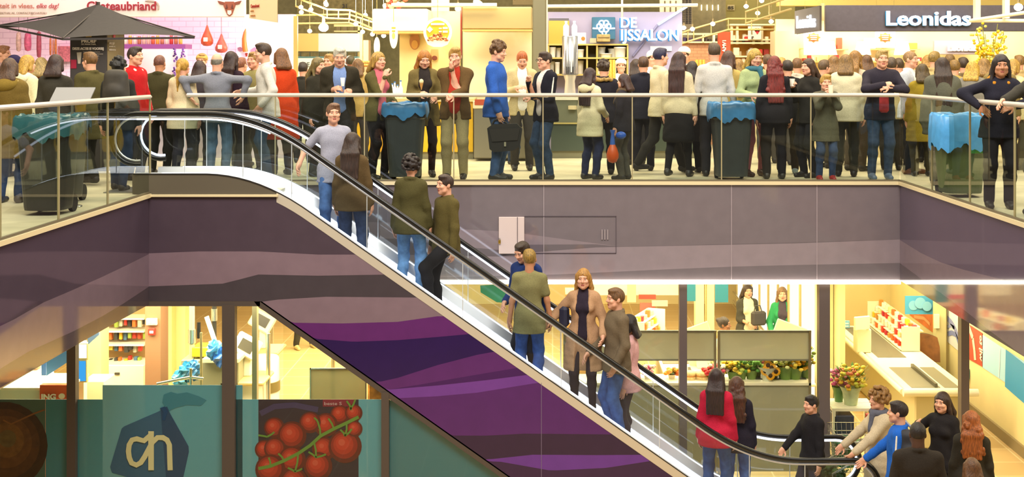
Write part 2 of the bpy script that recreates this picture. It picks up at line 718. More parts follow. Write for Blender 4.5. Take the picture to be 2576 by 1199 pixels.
def person(px, ytop, d, yaw, label, top=('jacket', '#333333'), bottom=('trousers', '#222222'), hair=('short', '#3a2a1c'),
           skin='fair', H=None, z0=0.0, lean=0, side=0, hy=0, hp=0, rh=None, lh=None, rf=None, lf=None, curl=0.5, female=False,
           hem=.80, opening=None, shirt=None, collar=True, hood=None, scarf=None, shoes='#2a2624', sleeve='long', belly=0.0, lo=False,
           stripes=None, glasses=False, headk=1.0, cap=None, group=None, palm=None, sit=False, beard=False, xw=None, rhint=None, lhint=None,
           apron=None, wide=1.0, fur=None, puffy=0.0):
    X = wx(px, d) if xw is None else xw
    if H is None:
        H = EYE - (ytop - VY) * d / FPX - z0
    S = H / 1.75
    seed = len(PEOPLE) + 1
    root = empty('person', (X, d, z0), label, 'person', group)
    root.rotation_euler = (0, 0, math.radians(yaw))
    PEOPLE.append(root)
    bw = (.87 if female else 1.0) * wide
    hf = .017 if lo else .0125
    skm = mat(SKIN.get(skin, skin), 0.55, 0, 0.06, 25, 0.05)
    # ---- joints (metres at 1.75 m)
    hipz = .93 if not sit else .56
    hip0 = NP((0, 0, hipz))
    Rl = roty(math.radians(side)) @ rotx(math.radians(lean))
    up = lambda p: Rl @ (NP(p) + NP((0, 0, hipz - .93)) - hip0) + hip0
    shR, shL = up((-.158 * bw, .01, 1.405)), up((.158 * bw, .01, 1.405))
    rh = (-.25 * bw - .02, .06, hipz - .13) if rh is None else rh
    lh = (.25 * bw + .02, .06, hipz - .13) if lh is None else lh
    loc = lambda q: NP((q[0], -q[1], q[2]))
    wR, wL = loc(rh), loc(lh)
    eR, wR = ik(shR, wR, .285, .255, NP(rhint) if rhint else NP((-.45, .7, -.5)))
    eL, wL = ik(shL, wL, .285, .255, NP(lhint) if lhint else NP((.45, .7, -.5)))
    hjR, hjL = NP((-.088, 0, hipz - .01)), NP((.088, 0, hipz - .01))
    rf = (-.11, 0, 0) if rf is None else rf
    lf = (.11, 0, 0) if lf is None else lf
    if sit:
        rf, lf = (-.11, .42, 0), (.11, .42, 0)
    aR, aL = NP((rf[0], -rf[1], rf[2] + .085)), NP((lf[0], -lf[1], lf[2] + .085))
    kR, aR = ik(hjR, aR, .43, .43, (-.08, -1, .2))
    kL, aL = ik(hjL, aL, .43, .43, (.08, -1, .2))
    neck = up((0, .012, 1.475))
    Rh = Rl @ rotz(math.radians(hy)) @ rotx(math.radians(hp))
    if abs(lean) > 8:
        Rh = rotx(math.radians(lean * .35)) @ rotz(math.radians(hy)) @ rotx(math.radians(hp))
    hc = up((0, -.005, 1.55)) + Rh @ NP((0, -.012, .078))
    T = lambda P: xf(P, np.eye(3), NP((0, 0, 0)), S)

    def torso(g, to=hipz):
        b = belly
        zz = hipz - .93
        q = [('e', up((0, .0, 1.31)), ((.158 * bw + g), .112 + g, .17 + g), Rl, .05),
             ('e', up((0, -.012 - b * .5, 1.12)), (.138 * bw + g + b * .4, .098 + g + b, .16 + g), Rl, .06),
             ('e', up((0, .008, .96)), (.184 * (1 if female else .98) + g, .122 + g, .15 + g * .6), Rl, .05),
             ('c', shR + Rl @ NP((.03, 0, -.01)), shL - Rl @ NP((.03, 0, -.01)), .045 + g, .045 + g, .05),
             ('c', up((-.035, .015, 1.455)), shR, .034 + g * .6, .034 + g * .6, .04), ('c', up((.035, .015, 1.455)), shL, .034 + g * .6, .034 + g * .6, .04)]
        if female:
            q += [('e', up((-.07, -.085, 1.285)), (.06 + g * .5, .055 + g * .5, .06), Rl, .04), ('e', up((.07, -.085, 1.285)), (.06 + g * .5, .055 + g * .5, .06), Rl, .04)]
        return q

    def arm(s, e, w, g, frac=1.0, r=(.050, .043, .034)):
        if frac <= .6:
            m = s + (e - s) * frac / .6 * .95
            return [('c', s, m, r[0] + g, r[1] + g + .006, .04)]
        m = e + (w - e) * min(1, (frac - .5) * 2) * .93
        return [('c', s, e, r[0] + g, r[1] + g, .04), ('c', e, m, r[1] + g, r[2] + g, .03)]

    def leg(hj, k, a, g, r=(.084, .058, .042)):
        m = k + (a - k) * .35 + NP((0, .018, 0))
        return [('c', hj, k, r[0] + g, r[1] + g, .035), ('c', k, m, r[1] + g, r[1] * .93 + g, .03), ('c', m, a, r[1] * .9 + g, r[2] + g, .03)]

    # ---- body: one continuous figure
    body = SM()
    base = torso(-.012) + arm(shR, eR, wR, -.006) + arm(shL, eL, wL, -.006) + leg(hjR, kR, aR, -.012) + leg(hjL, kL, aL, -.012)
    base += [('c', neck - NP((0, 0, .03)), hc + Rh @ NP((0, .02, -.07)), .056 * bw, .052 * bw, .03)]
    for a, f_ in ((aR, rf), (aL, lf)):
        base += [('c', a - NP((0, 0, .03)), a + NP((0, -.13, -.055)), .04, .03, .02)]
    body.add(surface(T(base), .026 * S, .03), skm)
    hk = headk * 1.02
    face = [('e', (0, .014, .035), (.073, .090, .090), None, .02), ('e', (0, -.022, -.035), (.059, .066, .078), None, .03),
            ('e', (0, -.058, -.088), (.026, .028, .024), None, .03), ('c', (-.045, -.035, -.06), (.045, -.035, -.06), .022, .022, .03),
            ('c', (0, -.082, .022), (0, -.103, -.016), .008, .0125, .012), ('c', (-.011, -.092, -.02), (.011, -.092, -.02), .009, .009, .008),
            ('c', (-.038, -.074, .036), (.038, -.074, .036), .012, .012, .015),
            ('e', (-.042, -.062, -.018), (.024, .024, .02), None, .02), ('e', (.042, -.062, -.018), (.024, .024, .02), None, .02),
            ('e', (-.074, .008, 0), (.011, .022, .031), rotz(.35), .01), ('e', (.074, .008, 0), (.011, .022, .031), rotz(-.35), .01),
            ('se', (-.031, -.094, .016), (.017, .016, .011), None, .01), ('se', (.031, -.094, .016), (.017, .016, .011), None, .01),
            ('se', (0, -.1, -.058), (.02, .012, .003), None, .006),
            ('c', (0, .03, -.04), Rh.T @ (neck - hc) / hk, .05 * bw, .056 * bw, .03)]
    TH = lambda P: xf(P, Rh, hc, hk)
    fh = .0095 if lo else .0068
    body.add(surface(T(TH(face)), fh * S, .02), skm)
    ew, ed, lip = mat('#d8d0c8', .3), mat('#20160f', .3), mat('#a3584d' if skin in ('fair', 'pale', 'tan') else '#5d332b', .5)
    hcol = hairmat(hair[1])
    if not lo:
        for sx in (-1, 1):
            body.add(surface(T(TH([('e', (sx * .031, -.0775, .016), (.0105, .0105, .0055), None)])), .0035 * S, .003), ew)
            body.add(surface(T(TH([('e', (sx * .031, -.085, .016), (.0056, .005, .0056), None)])), .0026 * S, .002), ed)
        body.add(surface(T(TH([('c', (-.016, -.0855, -.052), (.016, -.0855, -.052), .0055, .0055), ('c', (-.013, -.084, -.063), (.013, -.084, -.063), .006, .006)])), .004 * S, .006), lip)
    else:
        for sx in (-1, 1):
            body.add(surface(T(TH([('e', (sx * .031, -.083, .016), (.011, .008, .006), None)])), .005 * S, .003), ed)
    for sx in (-1, 1):
        body.add(surface(T(TH([('c', (sx * .017, -.086, .036), (sx * .047, -.074, .037), .0042, .003)])), .004 * S, .003), hcol)
    # hands
    for s, e, w, sd in ((shR, eR, wR, 1), (shL, eL, wL, -1)):
        f = w - e
        f = f / np.linalg.norm(f)
        n = NP(palm) if palm is not None else NP((sd * 1.0, -.25, 0.1)) if f[2] < -.6 else NP((sd * .6, .5, -.6))
        body.add(surface(T([('c', e, w, .036, .027)] + hand_prims(w, f, n, sd, curl)) if not lo else T(hand_prims(w, f, n, sd, curl)), (.0085 if lo else .0066) * S, .006), skm)
    body.build('body', root)
    # ---- top
    tk, tc = top
    g = {'jacket': .024, 'coat': .028, 'sweater': .017, 'shirt': .012, 'puffer': .04, 'cardigan': .02, 'cloak': .03, 'blouse': .012, 'tee': .012}.get(tk, .02) + puffy
    frac = {'long': 1.0, 'short': .42, 'mid': .72}[sleeve]
    P = torso(g) + arm(shR, eR, wR, g * .55, frac) + arm(shL, eL, wL, g * .55, frac)
    if hem < .84 and not sit:
        w0 = .182 + g + (.012 if female else 0)
        for zz in np.arange(.88, hem - .05, -.08):
            P.append(('e', (0, .004, zz), (w0 + (.88 - zz) * .10, .134 + g + (.88 - zz) * .10, .09), None, .05))
    if tk == 'cloak':
        P += [('e', (0, .01, 1.0), (.27, .19, .35), None, .08)]
    if collar:
        for i in range(8):
            a0, a1 = math.radians(20 + 40 * i) - math.pi / 2, math.radians(60 + 40 * i) - math.pi / 2
            p0 = up((.072 * math.cos(a0), .012 + .068 * math.sin(a0), 1.475 + .02 * math.sin(a0)))
            p1 = up((.072 * math.cos(a1), .012 + .068 * math.sin(a1), 1.475 + .02 * math.sin(a1)))
            P.append(('c', p0, p1, .021, .021, .015))
    if puffy:
        for zz in (1.38, 1.27, 1.16, 1.05, .94, .84):
            P.append(('c', up((-.09, 0, zz)), up((.09, 0, zz)), .125 + puffy * .4, .125 + puffy * .4, .012))
    if opening:
        a, b = opening
        for zz in np.arange(1.50, hem - .05, -.05):
            ww = a + (b - a) * (1.5 - zz) / .6
            yc = -.172 + max(0, zz - 1.32) * .5
            P.append(('sc', up((-ww, yc, zz)), up((ww, yc, zz)), .075, .075, .01))
    z_h = hem * S
    cutf = (lambda X_, Y_, Z_: z_h - Z_ + 0 * X_ + 0 * Y_) if not sit else None
    tm = cloth(tc)
    topm = SM().add(surface(T(P), hf * S, .03, cutf, .0045, seed), tm)
    name = {'tee': 'shirt', 'puffer': 'jacket', 'cloak': 'cloak'}.get(tk, tk)
    to = topm.build(name, root)
    if stripes:
        q = []
        for s_, e, w, sx in ((shR, eR, wR, -1), (shL, eL, wL, 1)):
            for p, q_, r0, r1 in ((s_, e, .050, .043), (e, e + (w - e) * .85, .043, .036)):
                dv = (q_ - p) / np.linalg.norm(q_ - p)
                o_ = NP((sx, -.35, .35)) - dv * (NP((sx, -.35, .35)) @ dv)
                o_ /= np.linalg.norm(o_)
                q.append(('c', p + o_ * (r0 + g * .55 - .003), q_ + o_ * (r1 + g * .55 - .003), .011, .011))
        SM().add(surface(T(q), .006 * S, .01), cloth(stripes)).build('sleeve_stripe', to)
    if shirt or opening:
        SM().add(surface(T(torso(.006) + [('c', neck - NP((0, 0, .05)), neck + NP((0, 0, .015)), .075, .064, .03)]), .018 * S, .03, (lambda X_, Y_, Z_: max(hem, .86) * S - Z_ + 0 * X_ + 0 * Y_), .002, seed), cloth(shirt or '#c8c0b0')).build('shirt', root)
    if hood:
        SM().add(surface(T([('e', up((0, .115, 1.44)), (.135, .075, .085), Rl @ rotx(.4)), ('c', up((-.09, .06, 1.46)), up((.09, .06, 1.46)), .045, .045), ('c', up((-.09, .05, 1.46)), up((-.07, -.06, 1.44)), .04, .03), ('c', up((.09, .05, 1.46)), up((.07, -.06, 1.44)), .04, .03)]), .014 * S, .04, None, .004, seed), cloth(hood)).build('hood', to)
    if fur:
        q = []
        rg = random.Random(seed)
        for i in range(26):
            a = 2 * math.pi * i / 26
            q.append(('e', up((.125 * math.cos(a), .03 + .10 * math.sin(a), 1.455 + .02 * math.sin(a) + rg.uniform(-.01, .01))), (.03, .03, .03), None))
        SM().add(surface(T(q), .011 * S, .015, None, .005, seed), hairmat(fur)).build('fur_trim', to)
    if scarf:
        q = []
        for i in range(10):
            a0, a1 = 2 * math.pi * i / 10, 2 * math.pi * (i + 1) / 10
            q.append(('c', up((.085 * math.cos(a0), .0 + .085 * math.sin(a0), 1.485)), up((.085 * math.cos(a1), .085 * math.sin(a1), 1.485)), .036, .036))
        q.append(('c', up((.03, -.1, 1.46)), up((.06, -.15, 1.28)), .035, .03))
        SM().add(surface(T(q), .012 * S, .02, None, .005, seed), cloth(scarf)).build('scarf', root)
    # ---- bottom
    bk, bc = bottom
    gl = {'jeans': .012, 'trousers': .016, 'leggings': .003, 'tights': .003, 'skirt': .003}.get(bk, .012)
    hips = [('e', (0, .008, hipz + .02), (.155, .11, .12), None, .04)]
    P = hips + leg(hjR, kR, aR, gl) + leg(hjL, kL, aL, gl)
    bl = SM().add(surface(T(P), hf * S, .03, None, .0035 if gl > .01 else 0, seed + 5), mat(bc, .85, 0, .28, 14, .3, spec=.2) if bk == 'jeans' else cloth(bc))
    bl.build({'skirt': 'tights'}.get(bk, bk), root)
    if bk == 'skirt':
        P = [('e', (0, .008, .97), (.17, .123, .1), None, .04)] + [('e', (0, 0, z_), (.18 + (.95 - z_) * .12, .135 + (.95 - z_) * .14, .1), None, .05) for z_ in np.arange(.9, .5, -.07)]
        SM().add(surface(T(P), hf * S, .03, (lambda X_, Y_, Z_: .5 * S - Z_ + 0 * X_ + 0 * Y_), .005, seed), cloth(bc)).build('skirt', root)
    # ---- shoes
    for a, k in ((aR, kR), (aL, kL)):
        t = a + NP((0, -.155, -.052))
        SM().add(surface(T([('c', a + NP((0, .03, -.045)), t, .041, .036), ('c', a + NP((0, .01, -.01)), a + NP((0, -.03, -.03)), .045, .045)]), .012 * S, .03,
                         (lambda X_, Y_, Z_, z_=(a[2] - .088) * S: z_ - Z_ + 0 * X_ + 0 * Y_)), mat(shoes, .5, 0, .1, 30)).build('shoe', root)
    # ---- hair
    hs = hair[0]
    tone = hcol
    rg = random.Random(seed)
    if hs != 'bald':
        thick = {'crop': .004, 'fringe': .003, 'short': .008}.get(hs, .011)
        cr = [('e', (0, .016, .036), (.075 + thick, .092 + thick, .089 + thick), None)]
        carve = [('se', (0, -.108, -.035), (.066, .078, .104), None, .012), ('sc', (-.03, -.115, .05), (.03, -.115, .05), .035, .035, .01)]
        hang = []
        cutp = lambda X_, Y_, Z_: -1 + 0 * (X_ + Y_ + Z_)
        if hs in ('short', 'crop', 'fringe', 'curly', 'pony'):
            off = {'fringe': .0}.get(hs, 0)
            RT = Rh.T
            hcS = hc * S

            def cutp(X_, Y_, Z_):
                x, y, z = X_ - hcS[0], Y_ - hcS[1], Z_ - hcS[2]
                yy = RT[1, 0] * x + RT[1, 1] * y + RT[1, 2] * z
                zz = RT[2, 0] * x + RT[2, 1] * y + RT[2, 2] * z
                c_ = (-(zz + .66 * yy) - .020 * S) / 1.2
                if hs == 'fringe':
                    c_ = np.maximum(c_, zz - .055 * S)
                return c_
        if hs == 'short':
            cr += [('e', (.012, -.03, .102), (.055, .06, .026), None, .03)]
        if hs in ('curly', 'bigcurly'):
            n_ = 44 if hs == 'curly' else 90
            for i in range(n_):
                u = rg.uniform(-.55, 1) if hs == 'bigcurly' else rg.uniform(-.1, 1)
                a = rg.uniform(0, 2 * math.pi)
                rr = math.sqrt(max(0, 1 - u * u))
                kx = 1.22 if hs == 'bigcurly' else 1.08
                cr.append(('e', (rr * math.cos(a) * .084 * kx, .018 + rr * math.sin(a) * .098 * kx, .04 + u * .098 * kx), (.023, .023, .023), None, .008))
        ln = hair[2] if len(hair) > 2 else .3
        bk_ = up((0, .05, 1.43))
        if hs in ('long', 'longcurly', 'bob'):
            L = .16 if hs == 'bob' else ln
            back = hc + Rh @ NP((0, .075, .0))
            for sx in (-.062, -.03, 0, .03, .062):
                p0 = hc + Rh @ NP((sx * .95, .05 + .03 * (1 - abs(sx) / .062), .02))
                q1 = NP((p0[0] * 1.0 + sx * .35, max(p0[1], up((0, .085, 1.40))[1]) + .03, p0[2] - .15))
                q2 = NP((p0[0] + sx * .5, q1[1] + .02 + lean * .0, p0[2] - .02 - L))
                hang += [('c', p0, q1, .036, .036, .02)]
                if L > .17:
                    hang += [('c', q1, q2, .036, .022, .02)]
            for sx in (-1, 1):
                p0 = hc + Rh @ NP((sx * .076, -.005, .05))
                p1 = hc + Rh @ NP((sx * .085, .022, -.07))
                hang += [('c', p0, p1, .024, .026, .02)]
                if L > .2:
                    p2 = up((sx * .115, -.045 if seed % 3 else .03, 1.48 - (L - .16) * .8))
                    hang += [('c', p1, p2, .026, .02, .02)]
            if hs == 'longcurly':
                for i in range(60):
                    t = rg.random()
                    q = hc + NP((rg.uniform(-.09, .09) * (1 + .5 * t), .08 + rg.uniform(0, .05) + .03 * t, .03 - L * t))
                    hang.append(('e', q, (.026, .026, .03), None, .008))
        if hs == 'pony':
            p0 = hc + Rh @ NP((0, .105, .04))
            hang += [('c', p0, p0 + NP((0, .05, -.08)), .028, .03, .02), ('c', p0 + NP((0, .05, -.08)), p0 + NP((0.01, .04, -.08 - ln)), .03, .014, .02)]
        if hs == 'bun':
            cr += [('e', (0, .10, .07), (.04, .04, .04), None)]
        allp = TH(cr)
        sm = SM().add(surface(T(allp + hang + TH(carve)) if hs not in ('curly', 'short', 'crop', 'fringe', 'pony') else T(allp + TH(carve)), (.0105 if lo else .0085) * S, .014, cutp, .0035, seed), tone)
        if hs == 'pony':
            sm.add(surface(T(hang), .0085 * S, .014, None, .003, seed), tone)
        sm.build('hair', root)
    if beard:
        SM().add(surface(T(TH([('e', (0, -.03, -.055), (.064, .068, .066), None), ('se', (0, -.1, -.02), (.05, .06, .055), None, .01)])), .008 * S, .01), tone).build('beard', root)
    if cap:
        ck, cc = cap
        q = [('e', (0, .016, .05), (.094, .11, .092 if ck == 'beanie' else .085), None)]
        zc = .03
        if ck == 'toque':
            q = [('e', (0, .01, .07), (.10, .115, .08), None)]
        RT = Rh.T
        hcS = hc * S

        def cutc(X_, Y_, Z_):
            x, y, z = X_ - hcS[0], Y_ - hcS[1], Z_ - hcS[2]
            return (.025 * S - (RT[2, 0] * x + RT[2, 1] * y + RT[2, 2] * z) - .35 * (RT[1, 0] * x + RT[1, 1] * y + RT[1, 2] * z))
        SM().add(surface(T(TH(q)), .01 * S, .02, cutc, .002, seed), cloth(cc)).build('cap', root)
    if glasses:
        mb = MB()
        for sx in (-1, 1):
            pts = [(Rh @ NP((sx * .032 + .024 * math.cos(a), -.098, .014 + .019 * math.sin(a))) * hk + hc) * S for a in np.linspace(0, 2 * math.pi, 13)[:-1]]
            mb.tube(pts, .0028 * S, mat('#1c1714', .4), 6, closed=True)
            mb.tube([(Rh @ NP((sx * .056, -.096, .018)) * hk + hc) * S, (Rh @ NP((sx * .078, .0, .018)) * hk + hc) * S], .0028 * S, mat('#1c1714', .4), 6)
        mb.tube([(Rh @ NP((-.009, -.1, .016)) * hk + hc) * S, (Rh @ NP((.009, -.1, .016)) * hk + hc) * S], .0025 * S, mat('#1c1714', .4), 6)
        o = mb.build('glasses')
        o.parent = root
    if apron:
        pass
    root['S'] = S
    joints = {'wR': wR * S, 'wL': wL * S, 'hc': hc * S, 'sR': shR * S, 'sL': shL * S, 'S': S, 'X': X, 'd': d, 'z0': z0, 'yaw': yaw}
    del root['S']
    return root, joints


def world_of(j, p):
    v = rotz(math.radians(j['yaw'])) @ NP(p)
    return Vector((v[0] + j['X'], v[1] + j['d'], v[2] + j['z0']))
# ---------------------------------------------------------------- the setting
D_NEAR, D_BACK = 14.44, 16.0
XL, XR = -4.70, 4.48
ZF, ZB, ZC = 0.0, -4.05, -1.27      # upper floor, lower floor, underside of the upper slab
m_floor_up = mat('#d9cfae', .45, 0, .12, 3, 0, spec=.4)
m_slab = mat('#8d8478', .8)
mb = MB()
mb.bb((-14, 16.03, ZC), (14, 44, ZF), m_floor_up)
struct(mb, 'floor_upper_back')
mb = MB()
mb.bb((-14, 5, ZC), (XL - .03, 16.03, ZF), m_floor_up)
mb.bb((XL - .03, D_NEAR + .03, -.25), (-3.3, 16.03, ZF), m_floor_up)
struct(mb, 'floor_upper_left')
mb = MB()
mb.bb((XR + .03, 5, ZC), (14, 16.03, ZF), m_floor_up)
struct(mb, 'floor_upper_right')


def tile_mat(h, h2, scale):
    m = mat(h, .35, 0, 0.0001, 2).copy()
    m.name = 'floor_tiles'
    nt = m.node_tree
    b = nt.nodes['Principled BSDF']
    tc = nt.nodes.new('ShaderNodeTexCoord')
    br = nt.nodes.new('ShaderNodeTexBrick')
    br.offset = 0
    br.inputs['Color1'].default_value = (*srgb(h), 1)
    br.inputs['Color2'].default_value = (*[x * .94 for x in srgb(h)], 1)
    br.inputs['Mortar'].default_value = (*srgb(h2), 1)
    br.inputs['Scale'].default_value = scale
    br.inputs['Mortar Size'].default_value = .012
    br.inputs['Brick Width'].default_value = .6
    br.inputs['Row Height'].default_value = .6
    mp = nt.nodes.new('ShaderNodeMapping')
    mp.inputs['Rotation'].default_value = (0, 0, .0)
    nt.links.new(tc.outputs['Object'], mp.inputs[0])
    nt.links.new(mp.outputs[0], br.inputs['Vector'])
    nt.links.new(br.outputs['Color'], b.inputs['Base Color'])
    return m


mb = MB()
mb.bb((-14, 5, ZB - .1), (14, 34, ZB), tile_mat('#d2b27c', '#e4d2a8', 1.0))
struct(mb, 'floor_lower')


# striped cladding -------------------------------------------------------
def clad(h): return mat(h, .06, 0, .05, 6, 0, spec=.5, kind='mirror')


def clad_front(h): return mat(h, .22, 0, .05, 6, 0, spec=.4)


def striped(mb, pxs, lines, cols, to_world, skin=None):
    """bands between boundary lines drawn over px; each band its own colour"""
    ys = np.array([[np.interp(p, [q[0] for q in L], [q[1] for q in L]) for L in lines] for p in pxs])
    ys = np.minimum(np.maximum(ys, ys[:, :1]), ys[:, -1:])
    ys = np.maximum.accumulate(ys, axis=1)
    for i in range(len(pxs) - 1):
        for k in range(len(cols)):
            a, b = ys[i, k:k + 2]
            c, e = ys[i + 1, k:k + 2]
            if b - a < .01 and e - c < .01:
                continue
            V = [to_world(pxs[i], a), to_world(pxs[i], b), to_world(pxs[i + 1], e), to_world(pxs[i + 1], c)]
            mb.add(V, [(0, 1, 2, 3)], (skin or clad)(cols[k]))


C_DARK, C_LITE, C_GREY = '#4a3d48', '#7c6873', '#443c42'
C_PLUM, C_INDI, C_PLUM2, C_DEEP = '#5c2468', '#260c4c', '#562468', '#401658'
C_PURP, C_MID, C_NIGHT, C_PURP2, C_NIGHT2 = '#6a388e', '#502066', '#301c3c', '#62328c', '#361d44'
SL = .7055
top_l = [(372, 490), (700, 490), (2000, 490 + SL * 1300)]
bot_l = [(372, 757), (652, 757), (655, 759), (2000, 759 + SL * 1345)]
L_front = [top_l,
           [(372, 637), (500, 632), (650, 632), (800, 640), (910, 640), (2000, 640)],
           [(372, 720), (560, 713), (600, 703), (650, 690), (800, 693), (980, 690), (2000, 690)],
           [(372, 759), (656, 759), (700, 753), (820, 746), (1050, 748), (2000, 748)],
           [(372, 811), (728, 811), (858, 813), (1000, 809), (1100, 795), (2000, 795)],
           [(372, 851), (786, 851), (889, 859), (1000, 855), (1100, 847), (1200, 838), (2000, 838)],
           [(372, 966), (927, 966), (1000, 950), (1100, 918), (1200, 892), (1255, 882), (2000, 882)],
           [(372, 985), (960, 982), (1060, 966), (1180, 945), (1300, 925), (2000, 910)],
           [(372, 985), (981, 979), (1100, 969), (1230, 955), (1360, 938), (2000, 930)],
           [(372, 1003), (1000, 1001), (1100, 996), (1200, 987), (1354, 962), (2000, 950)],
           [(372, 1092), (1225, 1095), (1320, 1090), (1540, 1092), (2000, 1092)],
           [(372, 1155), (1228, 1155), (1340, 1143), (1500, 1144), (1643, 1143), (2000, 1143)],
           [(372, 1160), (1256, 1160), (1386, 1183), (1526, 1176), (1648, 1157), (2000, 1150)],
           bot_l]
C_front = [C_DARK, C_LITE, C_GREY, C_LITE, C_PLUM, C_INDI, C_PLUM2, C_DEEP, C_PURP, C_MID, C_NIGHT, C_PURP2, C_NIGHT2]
mb = MB()
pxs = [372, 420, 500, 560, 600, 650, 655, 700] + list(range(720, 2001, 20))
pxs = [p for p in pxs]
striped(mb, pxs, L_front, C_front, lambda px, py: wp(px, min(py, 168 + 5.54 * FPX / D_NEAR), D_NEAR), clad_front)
struct(mb, 'wall_front', 'purple striped cladding below the escalator')
# back board of that wall so it has a thickness
mb = MB()
x7, zt = wx(700, D_NEAR), 0
xe = wx(2000, D_NEAR)
mb.poly_y([(XL, -.004), (wx(702, D_NEAR), -.004), (wx(1895, D_NEAR), ZB), (wx(1515, D_NEAR), ZB), (wx(658, D_NEAR), wz(757, D_NEAR)), (XL, wz(757, D_NEAR))], D_NEAR + .004, D_NEAR + .05, mat('#4a4048', .7))
struct(mb, 'wall_front_core')

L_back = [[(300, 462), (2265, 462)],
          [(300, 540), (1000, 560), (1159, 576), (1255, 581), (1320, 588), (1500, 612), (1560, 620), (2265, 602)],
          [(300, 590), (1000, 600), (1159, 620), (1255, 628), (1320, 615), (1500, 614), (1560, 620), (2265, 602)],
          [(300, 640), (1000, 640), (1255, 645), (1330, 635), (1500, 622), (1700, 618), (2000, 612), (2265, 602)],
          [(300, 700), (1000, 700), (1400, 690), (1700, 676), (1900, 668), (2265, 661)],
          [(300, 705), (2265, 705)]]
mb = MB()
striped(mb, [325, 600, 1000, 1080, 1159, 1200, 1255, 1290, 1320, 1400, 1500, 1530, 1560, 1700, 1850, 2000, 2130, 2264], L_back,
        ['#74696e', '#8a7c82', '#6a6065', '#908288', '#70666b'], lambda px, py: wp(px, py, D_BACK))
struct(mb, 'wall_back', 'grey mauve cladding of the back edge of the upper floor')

side = lambda X: (lambda px, py: (lambda d: Vector((X, d, wz(py, d))))(X * FPX / (px - VX)))
L_right = [[(2264, 462), (3300, 462 + .3365 * 1036)],
           [(2262, 602), (2320, 638), (2368, 660), (2424, 678), (2496, 696), (2576, 716), (3300, 900)],
           [(2262, 660), (2316, 700), (2420, 775), (2576, 900), (3300, 1400)],
           [(2264, 705), (3300, 705 + .6144 * 1036)]]
mb = MB()
striped(mb, [2264, 2290, 2316, 2345, 2368, 2424, 2496, 2576, 2700, 2900, 3300], L_right, ['#54475a', '#74646e', '#54494f'], lambda px, py: side(XR)(px, py))
struct(mb, 'wall_right', 'glossy striped cladding of the right edge')
L_left = [[(-700, 831), (372, 490.5)],
          [(-700, 1120), (0, 820), (37, 802), (110, 760), (176, 732), (257, 696), (312, 670), (374, 639)],
          [(-700, 1250), (0, 927), (73, 883), (184, 833), (257, 795), (312, 762), (374, 721)],
          [(-700, 1378), (0, 975), (372, 766)]]
mb = MB()
striped(mb, [-700, -400, -150, 0, 37, 73, 110, 176, 184, 257, 312, 374], L_left, ['#463a48', '#705f6c', '#4a4048'], lambda px, py: side(XL)(px, py))
struct(mb, 'wall_left', 'glossy striped cladding of the left edge')
# cladding seams: thin vertical joints
mb = MB()
for px in (1368, 1840, 2055):
    mb.bb((wx(px, 16) - .004, 15.994, wz(705, 16)), (wx(px, 16) + .004, 15.999, -.02), mat('#a89aa0', .5))
struct(mb, 'trim_joint_back')
mb = MB()
px = 1362
mb.bb((wx(px, D_NEAR) - .003, D_NEAR - .005, ZB), (wx(px, D_NEAR) + .003, D_NEAR - .001, wz(962, D_NEAR)), mat('#7a6a88', .5))
struct(mb, 'trim_joint_front')
# floor edge trims
m_trim = mat('#d8c8a0', .5)
mb = MB(); mb.bb((XL + .02, 15.97, -.03), (XR, 16.06, .015), m_trim); struct(mb, 'trim_floor_edge_back')
mb = MB(); mb.bb((XR - .03, 5, -.03), (XR + .06, 16, .015), m_trim); struct(mb, 'trim_floor_edge_right')
mb = MB(); mb.bb((XL - .06, 5, -.03), (XL + .03, D_NEAR, .015), m_trim); struct(mb, 'trim_floor_edge_left')
mb = MB(); mb.bb((XL, D_NEAR - .03, -.02), (wx(700, D_NEAR), D_NEAR + .03, .006), m_trim); struct(mb, 'trim_floor_edge_front')

# access hatch in the back cladding
hx0, hx1, hz0, hz1 = wx(1255, 16), wx(1319, 16), wz(637, 16), wz(545, 16)
t = empty('access_hatch', (hx0, 15.985, hz0), 'cream utility hatch with padlock in the mauve cladding below the railing', 'hatch')
mb = MB(); mb.bb((hx0, 15.965, hz0), (hx1, 16.0, hz1), mat('#d5c2bd', .5), .004); hd = mb.build('door', t)
mb = MB(); mb.bb((wx(1301, 16), 15.96, hz0), (wx(1302.5, 16), 15.968, hz1), mat('#5a4c50')); mb.build('seam', hd)
mb = MB(); mb.bb((hx0 - .005, 15.94, wz(611, 16)), (hx0 + .025, 15.965, wz(602, 16)), mat('#b8923a', .3, .8), .004)
mb.tube([(hx0 + .002, 15.953, wz(602, 16)), (hx0 + .002, 15.953, wz(597, 16)), (hx0 + .018, 15.953, wz(597, 16)), (hx0 + .018, 15.953, wz(602, 16))], .003, mat('#9a9a98', .3, 1), 6)
mb.build('padlock', hd)
t = empty('flush_panel', (wx(1320, 16), 15.99, hz0), 'flush cladding panel with a small vent beside the cream hatch', 'panel')
mb = MB()
for (a, b, c, e) in ((1319, 543, 1550, 544.5), (1319, 635.5, 1550, 637), (1549, 543, 1550.2, 637)):
    mb.bb((wx(a, 16), 15.992, wz(e, 16)), (wx(c, 16), 15.999, wz(b, 16)), mat('#4a3e48', .6))
mb.build('frame', t)
mb = MB()
for i in range(3):
    mb.bb((wx(1513 + i * 7, 16), 15.985, wz(602, 16)), (wx(1516 + i * 7, 16), 15.999, wz(577, 16)), mat('#a89cA0'.lower(), .4, .3))
mb.build('vent', t)

# LED strip under the back edge
mb = MB(); mb.bb((-1.55, 15.955, wz(713, 16)), (XR + .0, 15.99, wz(704, 16)), glow('#fff6e0', 5.5))
tag(mb.build('led_light_strip'), 'long white light strip glowing under the back edge of the upper floor', 'light')

